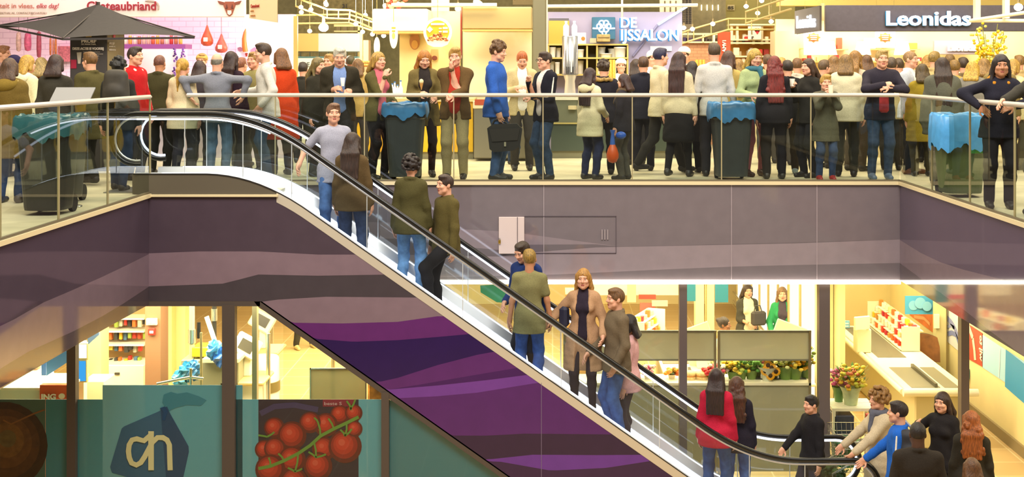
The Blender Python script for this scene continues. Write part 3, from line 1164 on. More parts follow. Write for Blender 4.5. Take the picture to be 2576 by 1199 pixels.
# lower front: shop window on the left (dark frame, glass) ----------------
m_frame = mat('#544a44', .5, .2)
YG = D_NEAR + .02
zf = lambda py: wz(py, YG)
xf_ = lambda px: wx(px, YG)
mb = MB()
mb.bb((-8.0, YG - .02, zf(769)), (xf_(655), YG + .06, zf(756.5)), m_frame)
p = [(xf_(640), zf(757)), (xf_(660), zf(757)), (xf_(1520), zf(757 + SL * 860)), (xf_(1495), zf(757 + SL * 860)), (xf_(649), zf(769))]
mb.poly_y(p, YG - .02, YG + .06, m_frame)
for (a, b, y0) in ((170, 192, 700), (560, 592, 765), (960, 979, 985)):
    mb.bb((xf_(a), YG - .03, ZB), (xf_(b), YG + .08, zf(y0)), m_frame)
struct(mb, 'window_1', 'dark framed shop window under the escalator')
mb = MB()
zt = zf(768)
mb.add([(-8, YG + .03, ZB), (xf_(1503), YG + .03, ZB), (xf_(655), YG + .03, zf(768)), (-8, YG + .03, zf(768))], [(0, 1, 2, 3)], glass('#f0f2ee', .8, 'shop'))
struct(mb, 'window_1_glazing')
# right shop window
YR = 16.12
mb = MB()
for (a, b) in ((1330, 1345), (1708, 1727), (2058, 2085), (2414, 2434)):
    mb.bb((wx(a, YR), YR - .07, ZB), (wx(b, YR), YR + .07, ZC), mat('#6a5e5a', .45, .3))
struct(mb, 'window_2', 'dark mullions of the supermarket front')
mb = MB()
mb.add([(-3.5, YR, ZB), (5.3, YR, ZB), (5.3, YR, ZC), (-3.5, YR, ZC)], [(0, 1, 2, 3)], glass('#f4f4ea', .55, 'shop2'))
struct(mb, 'window_2_glazing')

# supermarket shell
m_wall = mat('#e6d6a0', .7, 0, .04, 2)
mb = MB(); mb.bb((6.7, 15.5, ZB), (6.85, 30, ZC), m_wall); struct(mb, 'wall_store_right')
mb = MB(); mb.bb((4.46, 24.6, ZB), (6.7, 24.75, ZC), m_wall); struct(mb, 'wall_store_back')
mb = MB(); mb.bb((4.38, 18.9, ZB), (4.46, 24.75, ZC), m_wall); struct(mb, 'wall_store_partition')
mb = MB(); mb.bb((-14, 29, ZB), (4.46, 29.15, ZC), m_wall); struct(mb, 'wall_store_rear')
mb = MB(); mb.bb((-9.5, 14.6, ZB), (-9.4, 29, ZC), m_wall); struct(mb, 'wall_store_left')
mb = MB(); mb.bb((6.66, 15.5, ZB), (6.7, 24.6, ZB + .16), mat('#8a7a58', .5)); struct(mb, 'baseboard_right')
# hall far walls
m_far = mat('#8c8258', .8, 0, .15, 8)
mb = MB(); mb.bb((-14, 33, 0), (14, 33.2, 9), m_far); struct(mb, 'wall_hall_back')

# ---------------------------------------------------------------- railings
m_rail = mat('#d9d0c4', .3, .4)
m_joint = mat('#b9ac84', .4, .5)
m_glass = glass('#dfe6df', 1.0, 'rail')


def railing(label, pts, z, cuts, caps):
    a, b = Vector(pts[0]), Vector(pts[1])
    t = empty('glass_railing', (a.x, a.y, 0), label, 'railing', 'glass railings round the opening')
    u = (b - a).normalized()
    n = Vector((-u.y, u.x, 0))
    mb = MB()
    L = (b - a).length
    c = (a + b) / 2
    ang = math.atan2(u.y, u.x)
    mb.box((c.x, c.y, z), (L, .06, .05), m_rail, ang, .018)
    mb.build('handrail', t)
    for i in range(len(cuts) - 1):
        p, q = a + u * (cuts[i] + .006), a + u * (cuts[i + 1] - .006)
        mb = MB()
        mb.add([(p.x, p.y, .01), (q.x, q.y, .01), (q.x, q.y, z - .02), (p.x, p.y, z - .02)], [(0, 1, 2, 3)], m_glass)
        mb.build('glass_panel', t)
    for s in cuts[(0 if caps else 1):-1]:
        p = a + u * s
        mb = MB()
        mb.box((p.x, p.y, z / 2), (.014, .02, z - .04), m_joint, ang)
        mb.build('joint_strip', t)
    mb = MB()
    mb.box((c.x, c.y, .02), (L, .03, .035), mat('#8a8068', .4, .6), ang)
    mb.build('base_channel', t)
    return t


xb0, xb1 = wx(468, 16), wx(2264, 16)
railing('long straight glass railing along the back edge, in front of the crowd', [(xb0, 16, 0), (xb1, 16, 0)], 1.126, [i * (xb1 - xb0) / 8 for i in range(9)], False)
cr = [16 - .02, 14.64, 13.31, 12.02, 10.7, 9.4, 8.1]
railing('right side glass railing running forward beside the dark haired girl', [(XR, 15.97, 0), (XR, 8.1, 0)], 1.126, [15.97 - y for y in [15.97] + cr[1:]], False)
cl = [14.48, 13.1, 11.8, 10.55, 9.25, 8.0]
railing('left side glass railing in front of the dark bin and fur hooded woman', [(XL, 14.48, 0), (XL, 8.0, 0)], 1.14, [14.48 - y for y in cl], True)
# ---------------------------------------------------------------- escalator
YN, YF = 14.50, 15.42
KS = 0.7


def base_z(x):
    """nosing line: flat at 0, down at 35 degrees, flat at the lower floor, eased at both ends"""
    def soft(a, b, w):   # smooth minimum of two straight lines
        h_ = max(w - abs(a - b), 0) / w
        return min(a, b) - h_ * h_ * w * .25
    s = -2.42 - KS * x
    z = soft(0.0, s, .42)
    z = -soft(-ZB, -z, .42)
    return z


XA, XB = -4.86, 3.52
NR = .30
xs_path = np.concatenate([np.linspace(XA, -4.1, 6), np.linspace(-4.05, -2.8, 22), np.linspace(-2.7, 1.6, 30), np.linspace(1.65, 3.0, 22), np.linspace(3.05, XB, 4)])
m_rub = mat('#141312', .28)
m_steel = mat('#c9ccd2', .3, .75)
m_deck = mat('#dfe0e4', .32, .4)
m_led = glow('#eef2ff', 4.2)
m_ledsoft = glow('#e8ecff', 2.0)
esc = empty('escalator', (XA, 14.96, 0), 'glass sided escalator with black handrails running down from the upper left', 'escalator')
HR = .946
for yy in (YN, YF):
    mb = MB()
    pts = []
    for a in np.linspace(-80, -270, 16):      # left newel, from below round to the top
        r = math.radians(a)
        pts.append((XA + NR * math.cos(r), yy, HR - NR + NR * math.sin(r)))
    pts += [(x, yy, base_z(x) + HR) for x in xs_path[1:-1]]
    zc = ZB + HR - NR
    for a in np.linspace(90, -80, 16):
        r = math.radians(a)
        pts.append((XB + NR * math.cos(r), yy, zc + NR * math.sin(r)))
    mb.tube(pts, .03, m_rub, 10)
    mb.build('handrail', esc)
    # bright guide under the handrail
    inner = []
    for p in pts:
        inner.append(p)
    mb = MB()
    P2 = []
    for a in np.linspace(-80, -270, 16):
        r = math.radians(a)
        P2.append((XA + (NR - .045) * math.cos(r), yy, HR - NR + (NR - .045) * math.sin(r)))
    P2 += [(x, yy, base_z(x) + HR - .047) for x in xs_path[1:-1]]
    for a in np.linspace(90, -80, 16):
        r = math.radians(a)
        P2.append((XB + (NR - .045) * math.cos(r), yy, zc + (NR - .045) * math.sin(r)))
    mb.tube(P2, .014, m_ledsoft if yy == YF else m_steel, 8)
    mb.build('handrail_guide', esc)
    if yy == YN:      # lit guide along the upper landing
        mb = MB()
        mb.tube([(x, yy + .004, base_z(x) + HR - .066) for x in np.linspace(XA, -3.3, 20)], .011, m_led, 8)
        mb.build('light_strip', esc)
    # glass panels
    cuts = [XA - NR + .03, -4.3, -3.62, -3.05, -2.17, -1.05, .1, 1.25, 2.3, 2.95, XB + NR - .03]
    for i in range(len(cuts) - 1):
        a, b = cuts[i] + .004, cuts[i + 1] - .004
        V, F = [], []
        X_ = np.linspace(a, b, 14)
        for x in X_:
            zt = base_z(x) + HR - .03
            zb = base_z(x) + .24
            for xe, sgn in ((XA, -1), (XB, 1)):
                dx = (x - xe) * sgn
                if dx > 0:
                    q = math.sqrt(max((NR - .03) ** 2 - dx * dx, 0))
                    zt = base_z(x) + HR - NR + q
                    zb = max(zb, base_z(x) + HR - NR - q)
            V += [(x, yy, zb), (x, yy, zt)]
        F = [(2 * k, 2 * k + 2, 2 * k + 3, 2 * k + 1) for k in range(len(X_) - 1)]
        mb = MB()
        mb.add(V, F, glass('#e6eef0', 1.0, 'esc'))
        mb.build('glass_panel', esc)
        if 0 < i:
            mb = MB()
            x = cuts[i]
            mb.bb((x - .004, yy - .006, base_z(x) + .24), (x + .004, yy + .006, base_z(x) + HR - .06), mat('#cfd6da', .3, .3))
            mb.build('glass_joint', esc)


def ribbon(y0, y1, o0, o1, mt, x0, x1, n=70, o2=None):
    """a strip following the slope; o0/o1 heights over the nosing line at y0/y1"""
    mb = MB()
    X_ = np.linspace(x0, x1, n)
    V = []
    for x in X_:
        z = base_z(x)
        V += [(x, y0, z + o0), (x, y1, z + o1)]
    mb.add(V, [(2 * k, 2 * k + 2, 2 * k + 3, 2 * k + 1) for k in range(n - 1)], mt, True)
    return mb


x0, x1 = XA - .02, XB + .05
ribbon(YN - .06, YN + .07, .25, .25, m_deck, x0, x1).build('deck', esc)
ribbon(YF - .07, YF + .06, .25, .25, m_deck, x0, x1).build('deck', esc)
ribbon(YN + .07, YN + .12, .25, .14, m_deck, x0, x1).build('inner_deck', esc)
ribbon(YF - .12, YF - .07, .14, .25, m_deck, x0, x1).build('inner_deck', esc)
ribbon(YN + .12, YN + .12, -.32, .14, m_steel, x0, x1).build('skirt', esc)
ribbon(YF - .12, YF - .12, -.32, .14, mat('#eceef4', .35, .1), x0, x1).build('skirt', esc)
ribbon(YF - .125, YF - .125, -.03, .13, m_led, x0 + .6, x1 - .4).build('light_strip', esc)
ribbon(YF - .068, YF - .03, .255, .258, m_led, x0 + .3, x1 - .3).build('light_strip', esc)
ribbon(YN + .125, YN + .125, .06, .13, m_led, x0 + .6, x1 - .4).build('light_strip', esc)
ribbon(YN + .03, YN + .066, .258, .255, m_led, x0 + .3, x1 - .3).build('light_strip', esc)
# near outer edge: beige profile and black line
xe0 = wx(700, D_NEAR)
ribbon(YN - .063, YN - .063, .122, .235, mat('#cfc6b4', .4, .3), xe0 - .02, x1).build('edge_profile', esc)
ribbon(YN - .064, YN - .064, .235, .25, mat('#1c1a1a', .5), x0, x1).build('edge_seal', esc)
ribbon(YF + .06, YF + .06, -.4, .25, m_steel, x0, x1).build('outer_cladding', esc)
# side skirt at the upper landing
mb = MB()
X_ = np.linspace(XA + .05, xe0, 26)
V = []
for x in X_:
    top = min(base_z(x) + .235, .235)
    V += [(x, YN - .058, 0.006), (x, YN - .058, max(top, .007))]
mb.add(V, [(2 * k, 2 * k + 2, 2 * k + 3, 2 * k + 1) for k in range(25)], mat('#5a5244', .55))
for k in range(8):       # rounded end
    a0, a1 = math.pi + k * math.pi / 16, math.pi + (k + 1) * math.pi / 16
    c = (XA + .05, YN + .06)
    p = [(c[0] + .118 * math.sin(-(k + j) * math.pi / 16), c[1] - .118 * math.cos((k + j) * math.pi / 16)) for j in (0, 1)]
    mb.add([(p[0][0], p[0][1], .006), (p[0][0], p[0][1], .235), (p[1][0], p[1][1], .235), (p[1][0], p[1][1], .006)], [(0, 1, 2, 3)], mat('#5a5244', .55), True)
mb.build('side_panel', esc)
# steps
m_step = mat('#8f9298', .4, .6)
m_yel = mat('#c9b020', .5)
sx = -4.0
k = 0
while sx < 3.0:
    zc_ = base_z(sx + .38)
    if sx < -3.7: zc_ = 0.0
    mb = MB()
    mb.bb((sx, YN + .13, zc_ - .03), (sx + .385, YF - .13, zc_ - .004), m_step)
    for r in range(12):
        yy = YN + .15 + r * .054
        mb.bb((sx + .005, yy, zc_ - .004), (sx + .38, yy + .018, zc_ + .004), m_step)
    zn = base_z(sx + .78)
    mb.bb((sx + .375, YN + .13, min(zn - .02, zc_ - .04)), (sx + .395, YF - .13, zc_ - .005), mat('#6f7278', .45, .5))
    mb.bb((sx + .37, YN + .13, zc_ - .003), (sx + .392, YN + .17, zc_ + .005), m_yel)
    mb.build('step', esc)
    sx += .40
    k += 1
for (a, b, z) in ((-5.3, -4.0, 0.0), (3.0, 4.3, ZB)):
    mb = MB()
    mb.bb((a, YN + .13, z + .002), (b, YF - .13, z + .012), mat('#9a9a96', .35, .7))
    mb.build('landing_plate', esc)
# ---------------------------------------------------------------- wheeled bins with blue bags
def rsq(r, n=40, k=4.0):
    """rounded square outline"""
    out = []
    for i in range(n):
        a = 2 * math.pi * i / n
        c, s = math.cos(a), math.sin(a)
        q = (abs(c) ** k + abs(s) ** k) ** (-1 / k)
        out.append((c * q * r, s * q * r))
    return out


def wheeled_bin(x, y, rz, label, col='#33383a', bag='#3f7fb8', h=.98, w=.27, drop=.16, sticker=None, seed=1):
    t = empty('wheeled_bin', (x, y, 0), label, 'bin', 'wheeled bins by the railing')
    rg = random.Random(seed)
    mb = MB()
    m = mat(col, .45, 0, .08, 10)
    prof = [(w * .74, .05), (w * .76, .08), (w * .9, h * .62), (w * .95, h * .80), (w * 1.0, h * .82), (w * 1.0, h - .03), (w * 1.04, h - .03), (w * 1.04, h), (w * .96, h), (w * .92, h * .7), (w * .72, .09)]
    V = []
    n = 40
    for (r, z) in prof:
        V += [(x + a, y + b, z) for a, b in rsq(r, n)]
    F = [(i * n + k, i * n + (k + 1) % n, (i + 1) * n + (k + 1) % n, (i + 1) * n + k) for i in range(len(prof) - 1) for k in range(n)]
    F.append(tuple(range(n))[::-1])
    mb.add(V, F, m, False)
    bd = mb.build('body', t)
    mb = MB()
    mb.tube([(x - w * .7, y + w * .98, h - .10), (x - w * .7, y + w * 1.25, h - .05), (x + w * .7, y + w * 1.25, h - .05), (x + w * .7, y + w * .98, h - .10)], .014, m, 8)
    mb.build('handle', t)
    for s in (-1, 1):
        mb = MB()
        mb.tube([(x + s * w * .62 - .02, y + w * .75, .09), (x + s * w * .62 + .02, y + w * .75, .09)], .09, mat('#161616', .7), 18)
        mb.build('wheel', bd)
    mb = MB()
    rows = [(.86, -.16, .01), (.95, .0, .01), (1.02, .025, .012), (1.09, .0, .012), (1.13, -drop * .5, .02), (1.12, -drop, .05)]
    V = []
    n = 64
    ph = [rg.uniform(0, 6.28) for _ in range(4)]
    for (r, dz, j) in rows:
        o = rsq(w * r, n)
        for k, (a, b) in enumerate(o):
            th = 2 * math.pi * k / n
            wob = math.sin(5 * th + ph[0]) * .5 + math.sin(9 * th + ph[1]) * .35 + math.sin(17 * th + ph[2]) * .25
            q = 1 + wob * j * .8
            V.append((x + a * q, y + b * q, h + dz + wob * j * 1.3 + rg.uniform(-.3, .3) * j))
    F = [(i * n + k, i * n + (k + 1) % n, (i + 1) * n + (k + 1) % n, (i + 1) * n + k) for i in range(len(rows) - 1) for k in range(n)]
    mb.add(V, F, mat(bag, .3, 0, .12, 12, .2), True)
    mb.build('bin_bag', t)
    if sticker:
        mb = MB()
        mb.bb((x + .02, y - w * .96, h * .55), (x + .2, y - w * .93, h * .68), mat(sticker, .5))
        mb.build('sticker', bd)
    return t


wheeled_bin(wx(1018, 16.35), 16.42, 0, 'dark grey wheeled bin with blue bag standing behind the man with black handbag woman', h=1.0, seed=2)['label'] = 'dark grey bin with blue bag between the pink shirt woman and ginger haired woman'
wheeled_bin(wx(1842, 16.35), 16.45, 0, 'dark grey bin with blue bag beside the red haired woman in black', h=1.0, w=.275, drop=.2, seed=3)
wheeled_bin(wx(2415, 14.3), 14.3, 0, 'green bin with large blue bag behind the right side railing', col='#4c5a34', bag='#4a94cc', h=.93, w=.285, drop=.36, sticker='#3fa03c', seed=5)
wheeled_bin(-5.12, 12.6, .1, 'black bin with teal bag behind the left side railing', col='#2b2c28', bag='#2c6068', h=.98, w=.27, drop=.2, seed=6)
wheeled_bin(-5.42, 13.7, .1, 'second dark bin farther along behind the left side railing', col='#34342e', bag='#2c4c54', h=.95, w=.25, drop=.15, seed=8)
# ---------------------------------------------------------------- market stalls behind the crowd
def pb(mb, x0, y0, x1, y1, d, th, m, bev=0.0):
    """a block whose front is seen between the two picture corners when it stands at distance d"""
    mb.bb((wx(x0, d), d, wz(y1, d)), (wx(x1, d), d + th, wz(y0, d)), m, bev)
    return mb


def one(name, label, cat, mb, group=None):
    """a thing that is one mesh: origin at its base"""
    V = np.array(mb.v)
    c = ((V[:, 0].min() + V[:, 0].max()) / 2, (V[:, 1].min() + V[:, 1].max()) / 2, V[:, 2].min())
    return tag(mb.build(name, origin=c), label, cat, group)


def tiles(h, h2, sx=1.0):
    m = mat(h, .3, 0, 0.0001, 3).copy()
    m.name = 'wall_tiles'
    nt = m.node_tree
    b = nt.nodes['Principled BSDF']
    tc = nt.nodes.new('ShaderNodeTexCoord')
    mp = nt.nodes.new('ShaderNodeMapping')
    mp.inputs['Rotation'].default_value = (math.pi / 2, 0, 0)
    br = nt.nodes.new('ShaderNodeTexBrick')
    br.inputs['Color1'].default_value = (*srgb(h), 1)
    br.inputs['Color2'].default_value = (*[x * .96 for x in srgb(h)], 1)
    br.inputs['Mortar'].default_value = (*srgb(h2), 1)
    br.inputs['Scale'].default_value = 1
    br.inputs['Mortar Size'].default_value = .006
    br.inputs['Brick Width'].default_value = .25 * sx
    br.inputs['Row Height'].default_value = .1 * sx
    nt.links.new(tc.outputs['Object'], mp.inputs[0])
    nt.links.new(mp.outputs[0], br.inputs['Vector'])
    nt.links.new(br.outputs['Color'], b.inputs['Base Color'])
    return m


def sign(name, label, cat, x0, y0, x1, y1, d, th, m, group=None):
    t = empty(name, (wx((x0 + x1) / 2, d), d + th / 2, wz(y1, d)), label, cat, group)
    mb = MB()
    pb(mb, x0, y0, x1, y1, d, th, m, .01)
    mb.build('board', t)
    return t


def words_on(t, txt, x, y, hpx, d, m, fat=0.0, shear=0, align='LEFT', depth=.012, wpx=None, name='lettering', rz=0):
    """letters of cap height hpx standing on base line y"""
    size = hpx * d / FPX / .72
    o = lettering(txt, size, m, t, (wx(x, d), d - depth / 2, wz(y, d)), (math.pi / 2, 0, rz), depth, fat, shear, align, name)
    if wpx:
        V = np.empty(len(o.data.vertices) * 3, dtype=np.float32)
        o.data.vertices.foreach_get('co', V)
        V = V.reshape(-1, 3)
        x0 = V[:, 0].min()
        V[:, 0] = x0 + (V[:, 0] - x0) * (wpx * d / FPX) / max(V[:, 0].max() - x0, 1e-6)
        o.data.vertices.foreach_set('co', V.ravel())
        o.data.update()
    return o


def flatpoly(mb, pts, d, th, m):
    mb.poly_y([(wx(x, d), wz(y, d)) for x, y in pts], d, d + th, m)
    return mb


for y_ in (20.2, 20.4, 20.9, 21.2, 21.5, 22.0, 22.8):
    mb = MB(); mb.bb((-12, y_ - .04, 3.3), (12, y_ + .04, 3.42), mat('#6a6250', .6)); tag(mb.build('beam_ceiling'), kind='structure')
for s in (-11.9, 11.9):
    mb = MB(); mb.bb((s - .1, 20.0, 0), (s + .1, 23.0, 3.3), mat('#6a6250', .6)); tag(mb.build('column_side'), kind='structure')


def disc(mb, x, y, rx, ry, d, th, m, n=28):
    flatpoly(mb, [(x + rx * math.cos(2 * math.pi * k / n), y + ry * math.sin(2 * math.pi * k / n)) for k in range(n)], d, th, m)
    return mb


# ---- butcher ------------------------------------------------------------
DW = 22.0
mb = MB(); pb(mb, -330, 36, 742, 420, DW, .12, tiles('#f2dcea', '#d8bcd0')); struct(mb, 'wall_stall_butcher')
mb = MB(); pb(mb, 738, 40, 748, 420, 20.2, .06, mat('#c9a860', .5)); struct(mb, 'trim_stall_post')
t = sign('shop_sign', 'long cream butcher sign board with dark red serif lettering above the pink stall', 'sign', -220, -60, 616, 43, 20.6, .1, mat('#ead9cf', .6))
words_on(t, 'Chateaubriand', 218, 25, 22, 20.58, mat('#8e1f2a', .6), .004, wpx=174)
for w_, x_, l_ in (('iteit', -4, 27), ('in', 29, 11), ('vlees,', 47, 39)):
    words_on(t, w_, x_, 20, 12, 20.58, mat('#b06a5a', .6), 0, wpx=l_)
words_on(t, 'elke dag!', 91, 20, 12, 20.58, mat('#a84a4a', .6), 0, .25, wpx=56)
words_on(t, 'ARKTHAL.NL CONTACT@CHATEAU', -4, 35, 5, 20.58, mat('#a08c80', .6), 0, wpx=122)
mb = MB()
flatpoly(mb, [(566, 4), (588, 4), (592, 14), (584, 36), (577, 41), (571, 36), (562, 14)], 20.58, .02, mat('#8a4a30', .6))
flatpoly(mb, [(572, 26), (582, 26), (582, 34), (577, 38), (572, 34)], 20.57, .02, mat('#e8cfc0', .6))
for s in (-1, 1):
    flatpoly(mb, [(577 + s * 12, 6), (577 + s * 24, 3), (577 + s * 30, 2), (577 + s * 25, 10), (577 + s * 14, 12)], 20.58, .02, mat('#7a4028', .6))
    flatpoly(mb, [(577 + s * 7, 10), (577 + s * 10, 22), (577 + s * 4, 20)], 20.57, .02, mat('#5a2c1e', .6))
mb.build('cow_head_emblem', t)
mb = MB()      # curved horn drawn on the board
pts = [(385, 1), (392, 3), (398, 8), (401, 15), (400, 23), (396, 25), (397, 16), (394, 9), (388, 5), (372, 4), (364, 2), (372, 0)]
flatpoly(mb, pts, 20.58, .02, mat('#a89c8c', .6)); mb.build('horn_emblem', t)
# angled price board
t = empty('price_board', (wx(660, 19.6), 19.6, wz(54, 19.6)), 'cream hanging price board at the right end of the butcher sign', 'sign')
mb = MB()
a, b = wp(627, -12, 19.9), wp(698, -12, 19.2)
c, e = wp(698, 57, 19.2), wp(627, 46, 19.9)
mb.add([a, b, c, e], [(3, 2, 1, 0)], mat('#e8d2a8', .6))
o_ = Vector((0, .03, 0)); mb.add([a + o_, b + o_, c + o_, e + o_], [(0, 1, 2, 3)], mat('#b8a280', .6))
mb.build('board', t)
rz_ = math.atan2(b.y - a.y, b.x - a.x)
for txt, px_, py_, hp_, col_ in (('Chateaubriand', 631, 20, 9, '#9a3020'), ('MARKTHAL', 631, 30, 4, '#b07840'), ('DAGVERS VLEES', 631, 42, 4, '#b07840')):
    q = wp(px_, py_, 19.86)
    lettering(txt, hp_ * 19.8 / FPX / .72, mat(col_, .6), t, (q.x, q.y - .02, q.z), (math.pi / 2, 0, rz_), .006, 0, 0, sx=.62)
# bull head picture with a horn on the tiled wall
t = empty('wall_plaque', (wx(632, 21.9), 21.9, wz(160, 21.9)), 'plaque of a spotted cow head with a curved horn on the pink tiles', 'plaque')
mb = MB(); pb(mb, 594, 105, 660, 160, 21.96, .04, mat('#efdcea', .5)); mb.build('board', t)
mb = MB()
flatpoly(mb, [(614, 132), (622, 130), (640, 130), (650, 132), (645, 146), (636, 155), (626, 155), (618, 145)], 21.93, .02, mat('#f0e6ea', .6))
flatpoly(mb, [(616, 134), (623, 133), (622, 142), (618, 142)], 21.92, .02, mat('#a02c28', .6))
flatpoly(mb, [(630, 126), (640, 118), (648, 128), (640, 140), (632, 136)], 21.92, .02, mat('#b07aa0', .6))
flatpoly(mb, [(621, 149), (632, 148), (630, 154), (623, 154)], 21.92, .02, mat('#c04038', .6))
flatpoly(mb, [(613, 122), (604, 118), (597, 120), (600, 127), (608, 129)], 21.93, .02, mat('#9a6a80', .6))
flatpoly(mb, [(641, 122), (648, 117), (655, 118), (653, 126), (646, 129)], 21.93, .02, mat('#a87a98', .6))
mb.build('cow_head', t)
mb = MB(); mb.tube([wp(*q, 21.85) for q in ((617, 130), (615, 115), (614, 98), (616, 82), (618, 72))], .03, mat('#b8702c', .4), 10, radii=[.045, .045, .038, .026, .006]); mb.build('horn', t)


def hang(kind, px, y0, y1, d, label, group, col='#b04a3a', w=None):
    top, bot = wz(y0, d), wz(y1, d)
    x = wx(px, d)
    t = empty(kind, (x, d, bot), label, kind.split('_')[-1] if kind != 'hanging_ham' else 'ham', group)
    L = top - bot
    mb = MB()
    m = mat(col, .45, 0, .3, 22, .15)
    if kind == 'hanging_ham':
        mb.lathe([(.004, L), (.02, L * .9), (.035, L * .75), (.075, L * .5), (.105, L * .28), (.10, L * .12), (.06, L * .02), (.0, 0)], m, (x, d, bot), 18)
    else:
        r = w or .03
        mb.lathe([(.003, L), (r * .8, L * .94), (r, L * .7), (r * 1.05, L * .35), (r * .85, L * .06), (0, 0)], m, (x, d, bot), 12)
    mb.build('meat', t)
    mb = MB(); mb.tube([(x, d, top - .01), (x, d, 3.3)], .004, mat('#7a5a58', .5), 6); mb.build('cord', t)
    if kind == 'hanging_ham':
        mb = MB(); mb.box((x, d - .1, bot + L * .3), (.07, .02, .07), mat('#f0dcd0', .6), bev=.005); mb.build('paper_tag', t)


hang('hanging_ham', 521, 62, 116, 21.2, 'larger orange ham hanging before the pink tiles right of the parasol', 'hams hanging on the tiled wall', '#c0502a')
hang('hanging_ham', 557, 84, 133, 21.2, 'smaller marbled ham hanging right of the larger orange ham', 'hams hanging on the tiled wall', '#b05040')
for i, (px, y0, y1, r, c, l) in enumerate(((47, 80, 130, .04, '#c8a098', 'pale thick salami hanging left of the pink meat under the parasol edge'), (70, 82, 129, .055, '#c8587c', 'pink lean meat hanging between two salamis'),
                                           (98, 78, 146, .038, '#a04458', 'long dark red salami hanging at the left of the black display board'), (127, 95, 140, .018, '#c06a40', 'thin orange sausage, leftmost of three by the black display board'),
                                           (134, 99, 140, .014, '#c07058', 'thin orange sausage, middle of three by the black display board'), (140, 92, 141, .02, '#b86a38', 'thin orange sausage, rightmost of three by the black display board'))):
    hang('hanging_sausage', px, y0, y1, 20.9, l, 'sausages hanging under the butcher sign', c, r)
mb = MB(); pb(mb, 145, 116, 176, 155, 21.9, .1, mat('#b86a70', .6, 0, .4, 30)); one('meat_picture', 'red picture of meat on the pink wall left of the black display board', 'picture', mb)
# purple lit shelf with jars
mb = MB(); pb(mb, 308, 111, 466, 122, 21.3, .4, mat('#8a4a88', .4)); one('wall_shelf', 'purple lit shelf of jars behind the parasol', 'shelf', mb)
rg = random.Random(3)
for i in range(13):
    x = 316 + i * 11.5
    d = 21.45
    h = rg.choice((16, 20, 22)) * d / FPX
    c = rg.choice(('#c8a890', '#d89a40', '#c05a38', '#b83a30', '#e0c8b0', '#a86848'))
    mb = MB(); mb.lathe([(.03, 0), (.034, .01), (.034, h * .72), (.024, h * .82), (.026, h), (0, h)], mat(c, .35), (wx(x, d), d, wz(111, d)), 12)
    one('glass_jar', 'small jar on the purple lit shelf under the parasol', 'jar', mb, 'jars on the purple shelf')
t = empty('display_counter', (wx(375, 20.3), 20.3, 0), 'bright white butcher display counter behind the man in red jacket', 'counter')
mb = MB(); mb.bb((wx(60, 20.3), 20.3, 0), (wx(735, 20.3), 21.0, .95), mat('#e6d4e0', .4)); mb.build('body', t)
mb = MB(); pb(mb, 352, 124, 470, 190, 20.5, .03, mat('#f6e6f2', .3)); mb.build('glass_screen', t)
mb = MB(); mb.bb((wx(60, 20.3) , 20.25, .95), (wx(735, 20.3), 21.05, 1.0), mat('#d8c8d2', .3)); mb.build('worktop', t)
# flowers on the counter
t = empty('flower_vase', (wx(441, 20.2), 20.4, 1.0), 'vase of yellow and violet flowers on the butcher counter', 'flowers')
mb = MB(); mb.lathe([(.05, 0), (.07, .1), (.05, .2), (.055, .22)], mat('#cfc4d0', .3), (wx(441, 20.2), 20.4, 1.0), 14); mb.build('vase', t)
mb = MB()
for i in range(60):
    a, r, h = rg.uniform(0, 6.28), rg.uniform(0, .17), rg.uniform(.25, .36)
    mb.ball((wx(441, 20.2) + r * math.cos(a), 20.4 + r * .5 * math.sin(a), 1.0 + h), .022, mat(rg.choice(('#e0b030', '#d8c860', '#5a6a2c', '#4a5a28')), .6), 6, 4)
for s in (-1, 1):
    for i in range(34):
        u = i / 34
        mb.ball((wx(441, 20.2) + s * (.06 + .02 * math.sin(9 * u)) + rg.uniform(-.03, .03), 20.4 + rg.uniform(-.03, .03), 1.3 + .5 * u), .017, mat(rg.choice(('#6a3a98', '#8a5ab0', '#4a2a70')), .6), 6, 4)
mb.build('blossoms', t)
# ---- black parasol
t = empty('parasol', (wx(247, 18.5), 18.5, 0), 'large black square parasol with raised peak in front of the butcher stall', 'parasol')
apex = Vector((wx(247, 18.5), 18.5, wz(10, 18.5)))
cor = [wp(-4, 64, 18.9), wp(158, 96, 17.2), wp(490, 92, 17.9), wp(338, 62, 19.9)]
m_can = mat('#2e2a2a', .8, 0, .1, 20)
mb = MB()
for k in range(4):
    a, b = cor[k], cor[(k + 1) % 4]
    n = 10
    V, F = [], []
    for i in range(n + 1):
        for j in range(n + 1):
            u, v = i / n, j / n
            e = a.lerp(b, v)
            p = apex.lerp(e, u)
            p.z -= .10 * math.sin(math.pi * v) * u * (1 - .3 * u) * -0.6 + .05 * math.sin(math.pi * u)
            V.append(p)
    for i in range(n):
        for j in range(n):
            q = i * (n + 1) + j
            F.append((q, q + 1, q + n + 2, q + n + 1))
    mb.add(V, F, m_can, True)
    mb.add([a, b, b - Vector((0, 0, .03)), a - Vector((0, 0, .03))], [(0, 1, 2, 3)], m_can)
mb.build('canopy', t)
mb = MB(); mb.tube([(apex.x, apex.y, 0), (apex.x, apex.y, apex.z + .03)], .028, mat('#4a4440', .4, .5), 12); mb.build('pole', t)
for c_ in cor:
    mb = MB(); mb.tube([apex - Vector((0, 0, .06)), c_ - Vector((0, 0, -.0))], .011, mat('#3a3430', .5), 6); mb.build('rib', t)
hub = apex - Vector((0, 0, .55))
for c_ in cor:
    mb = MB(); mb.tube([hub, apex.lerp(c_, .55) - Vector((0, 0, .06))], .009, mat('#9a9488', .4, .5), 6); mb.build('strut', t)
mb = MB(); mb.bb((apex.x - .35, apex.y - .35, 0), (apex.x + .35, apex.y + .35, .08), mat('#3a3836', .7), .01); mb.build('base', t)
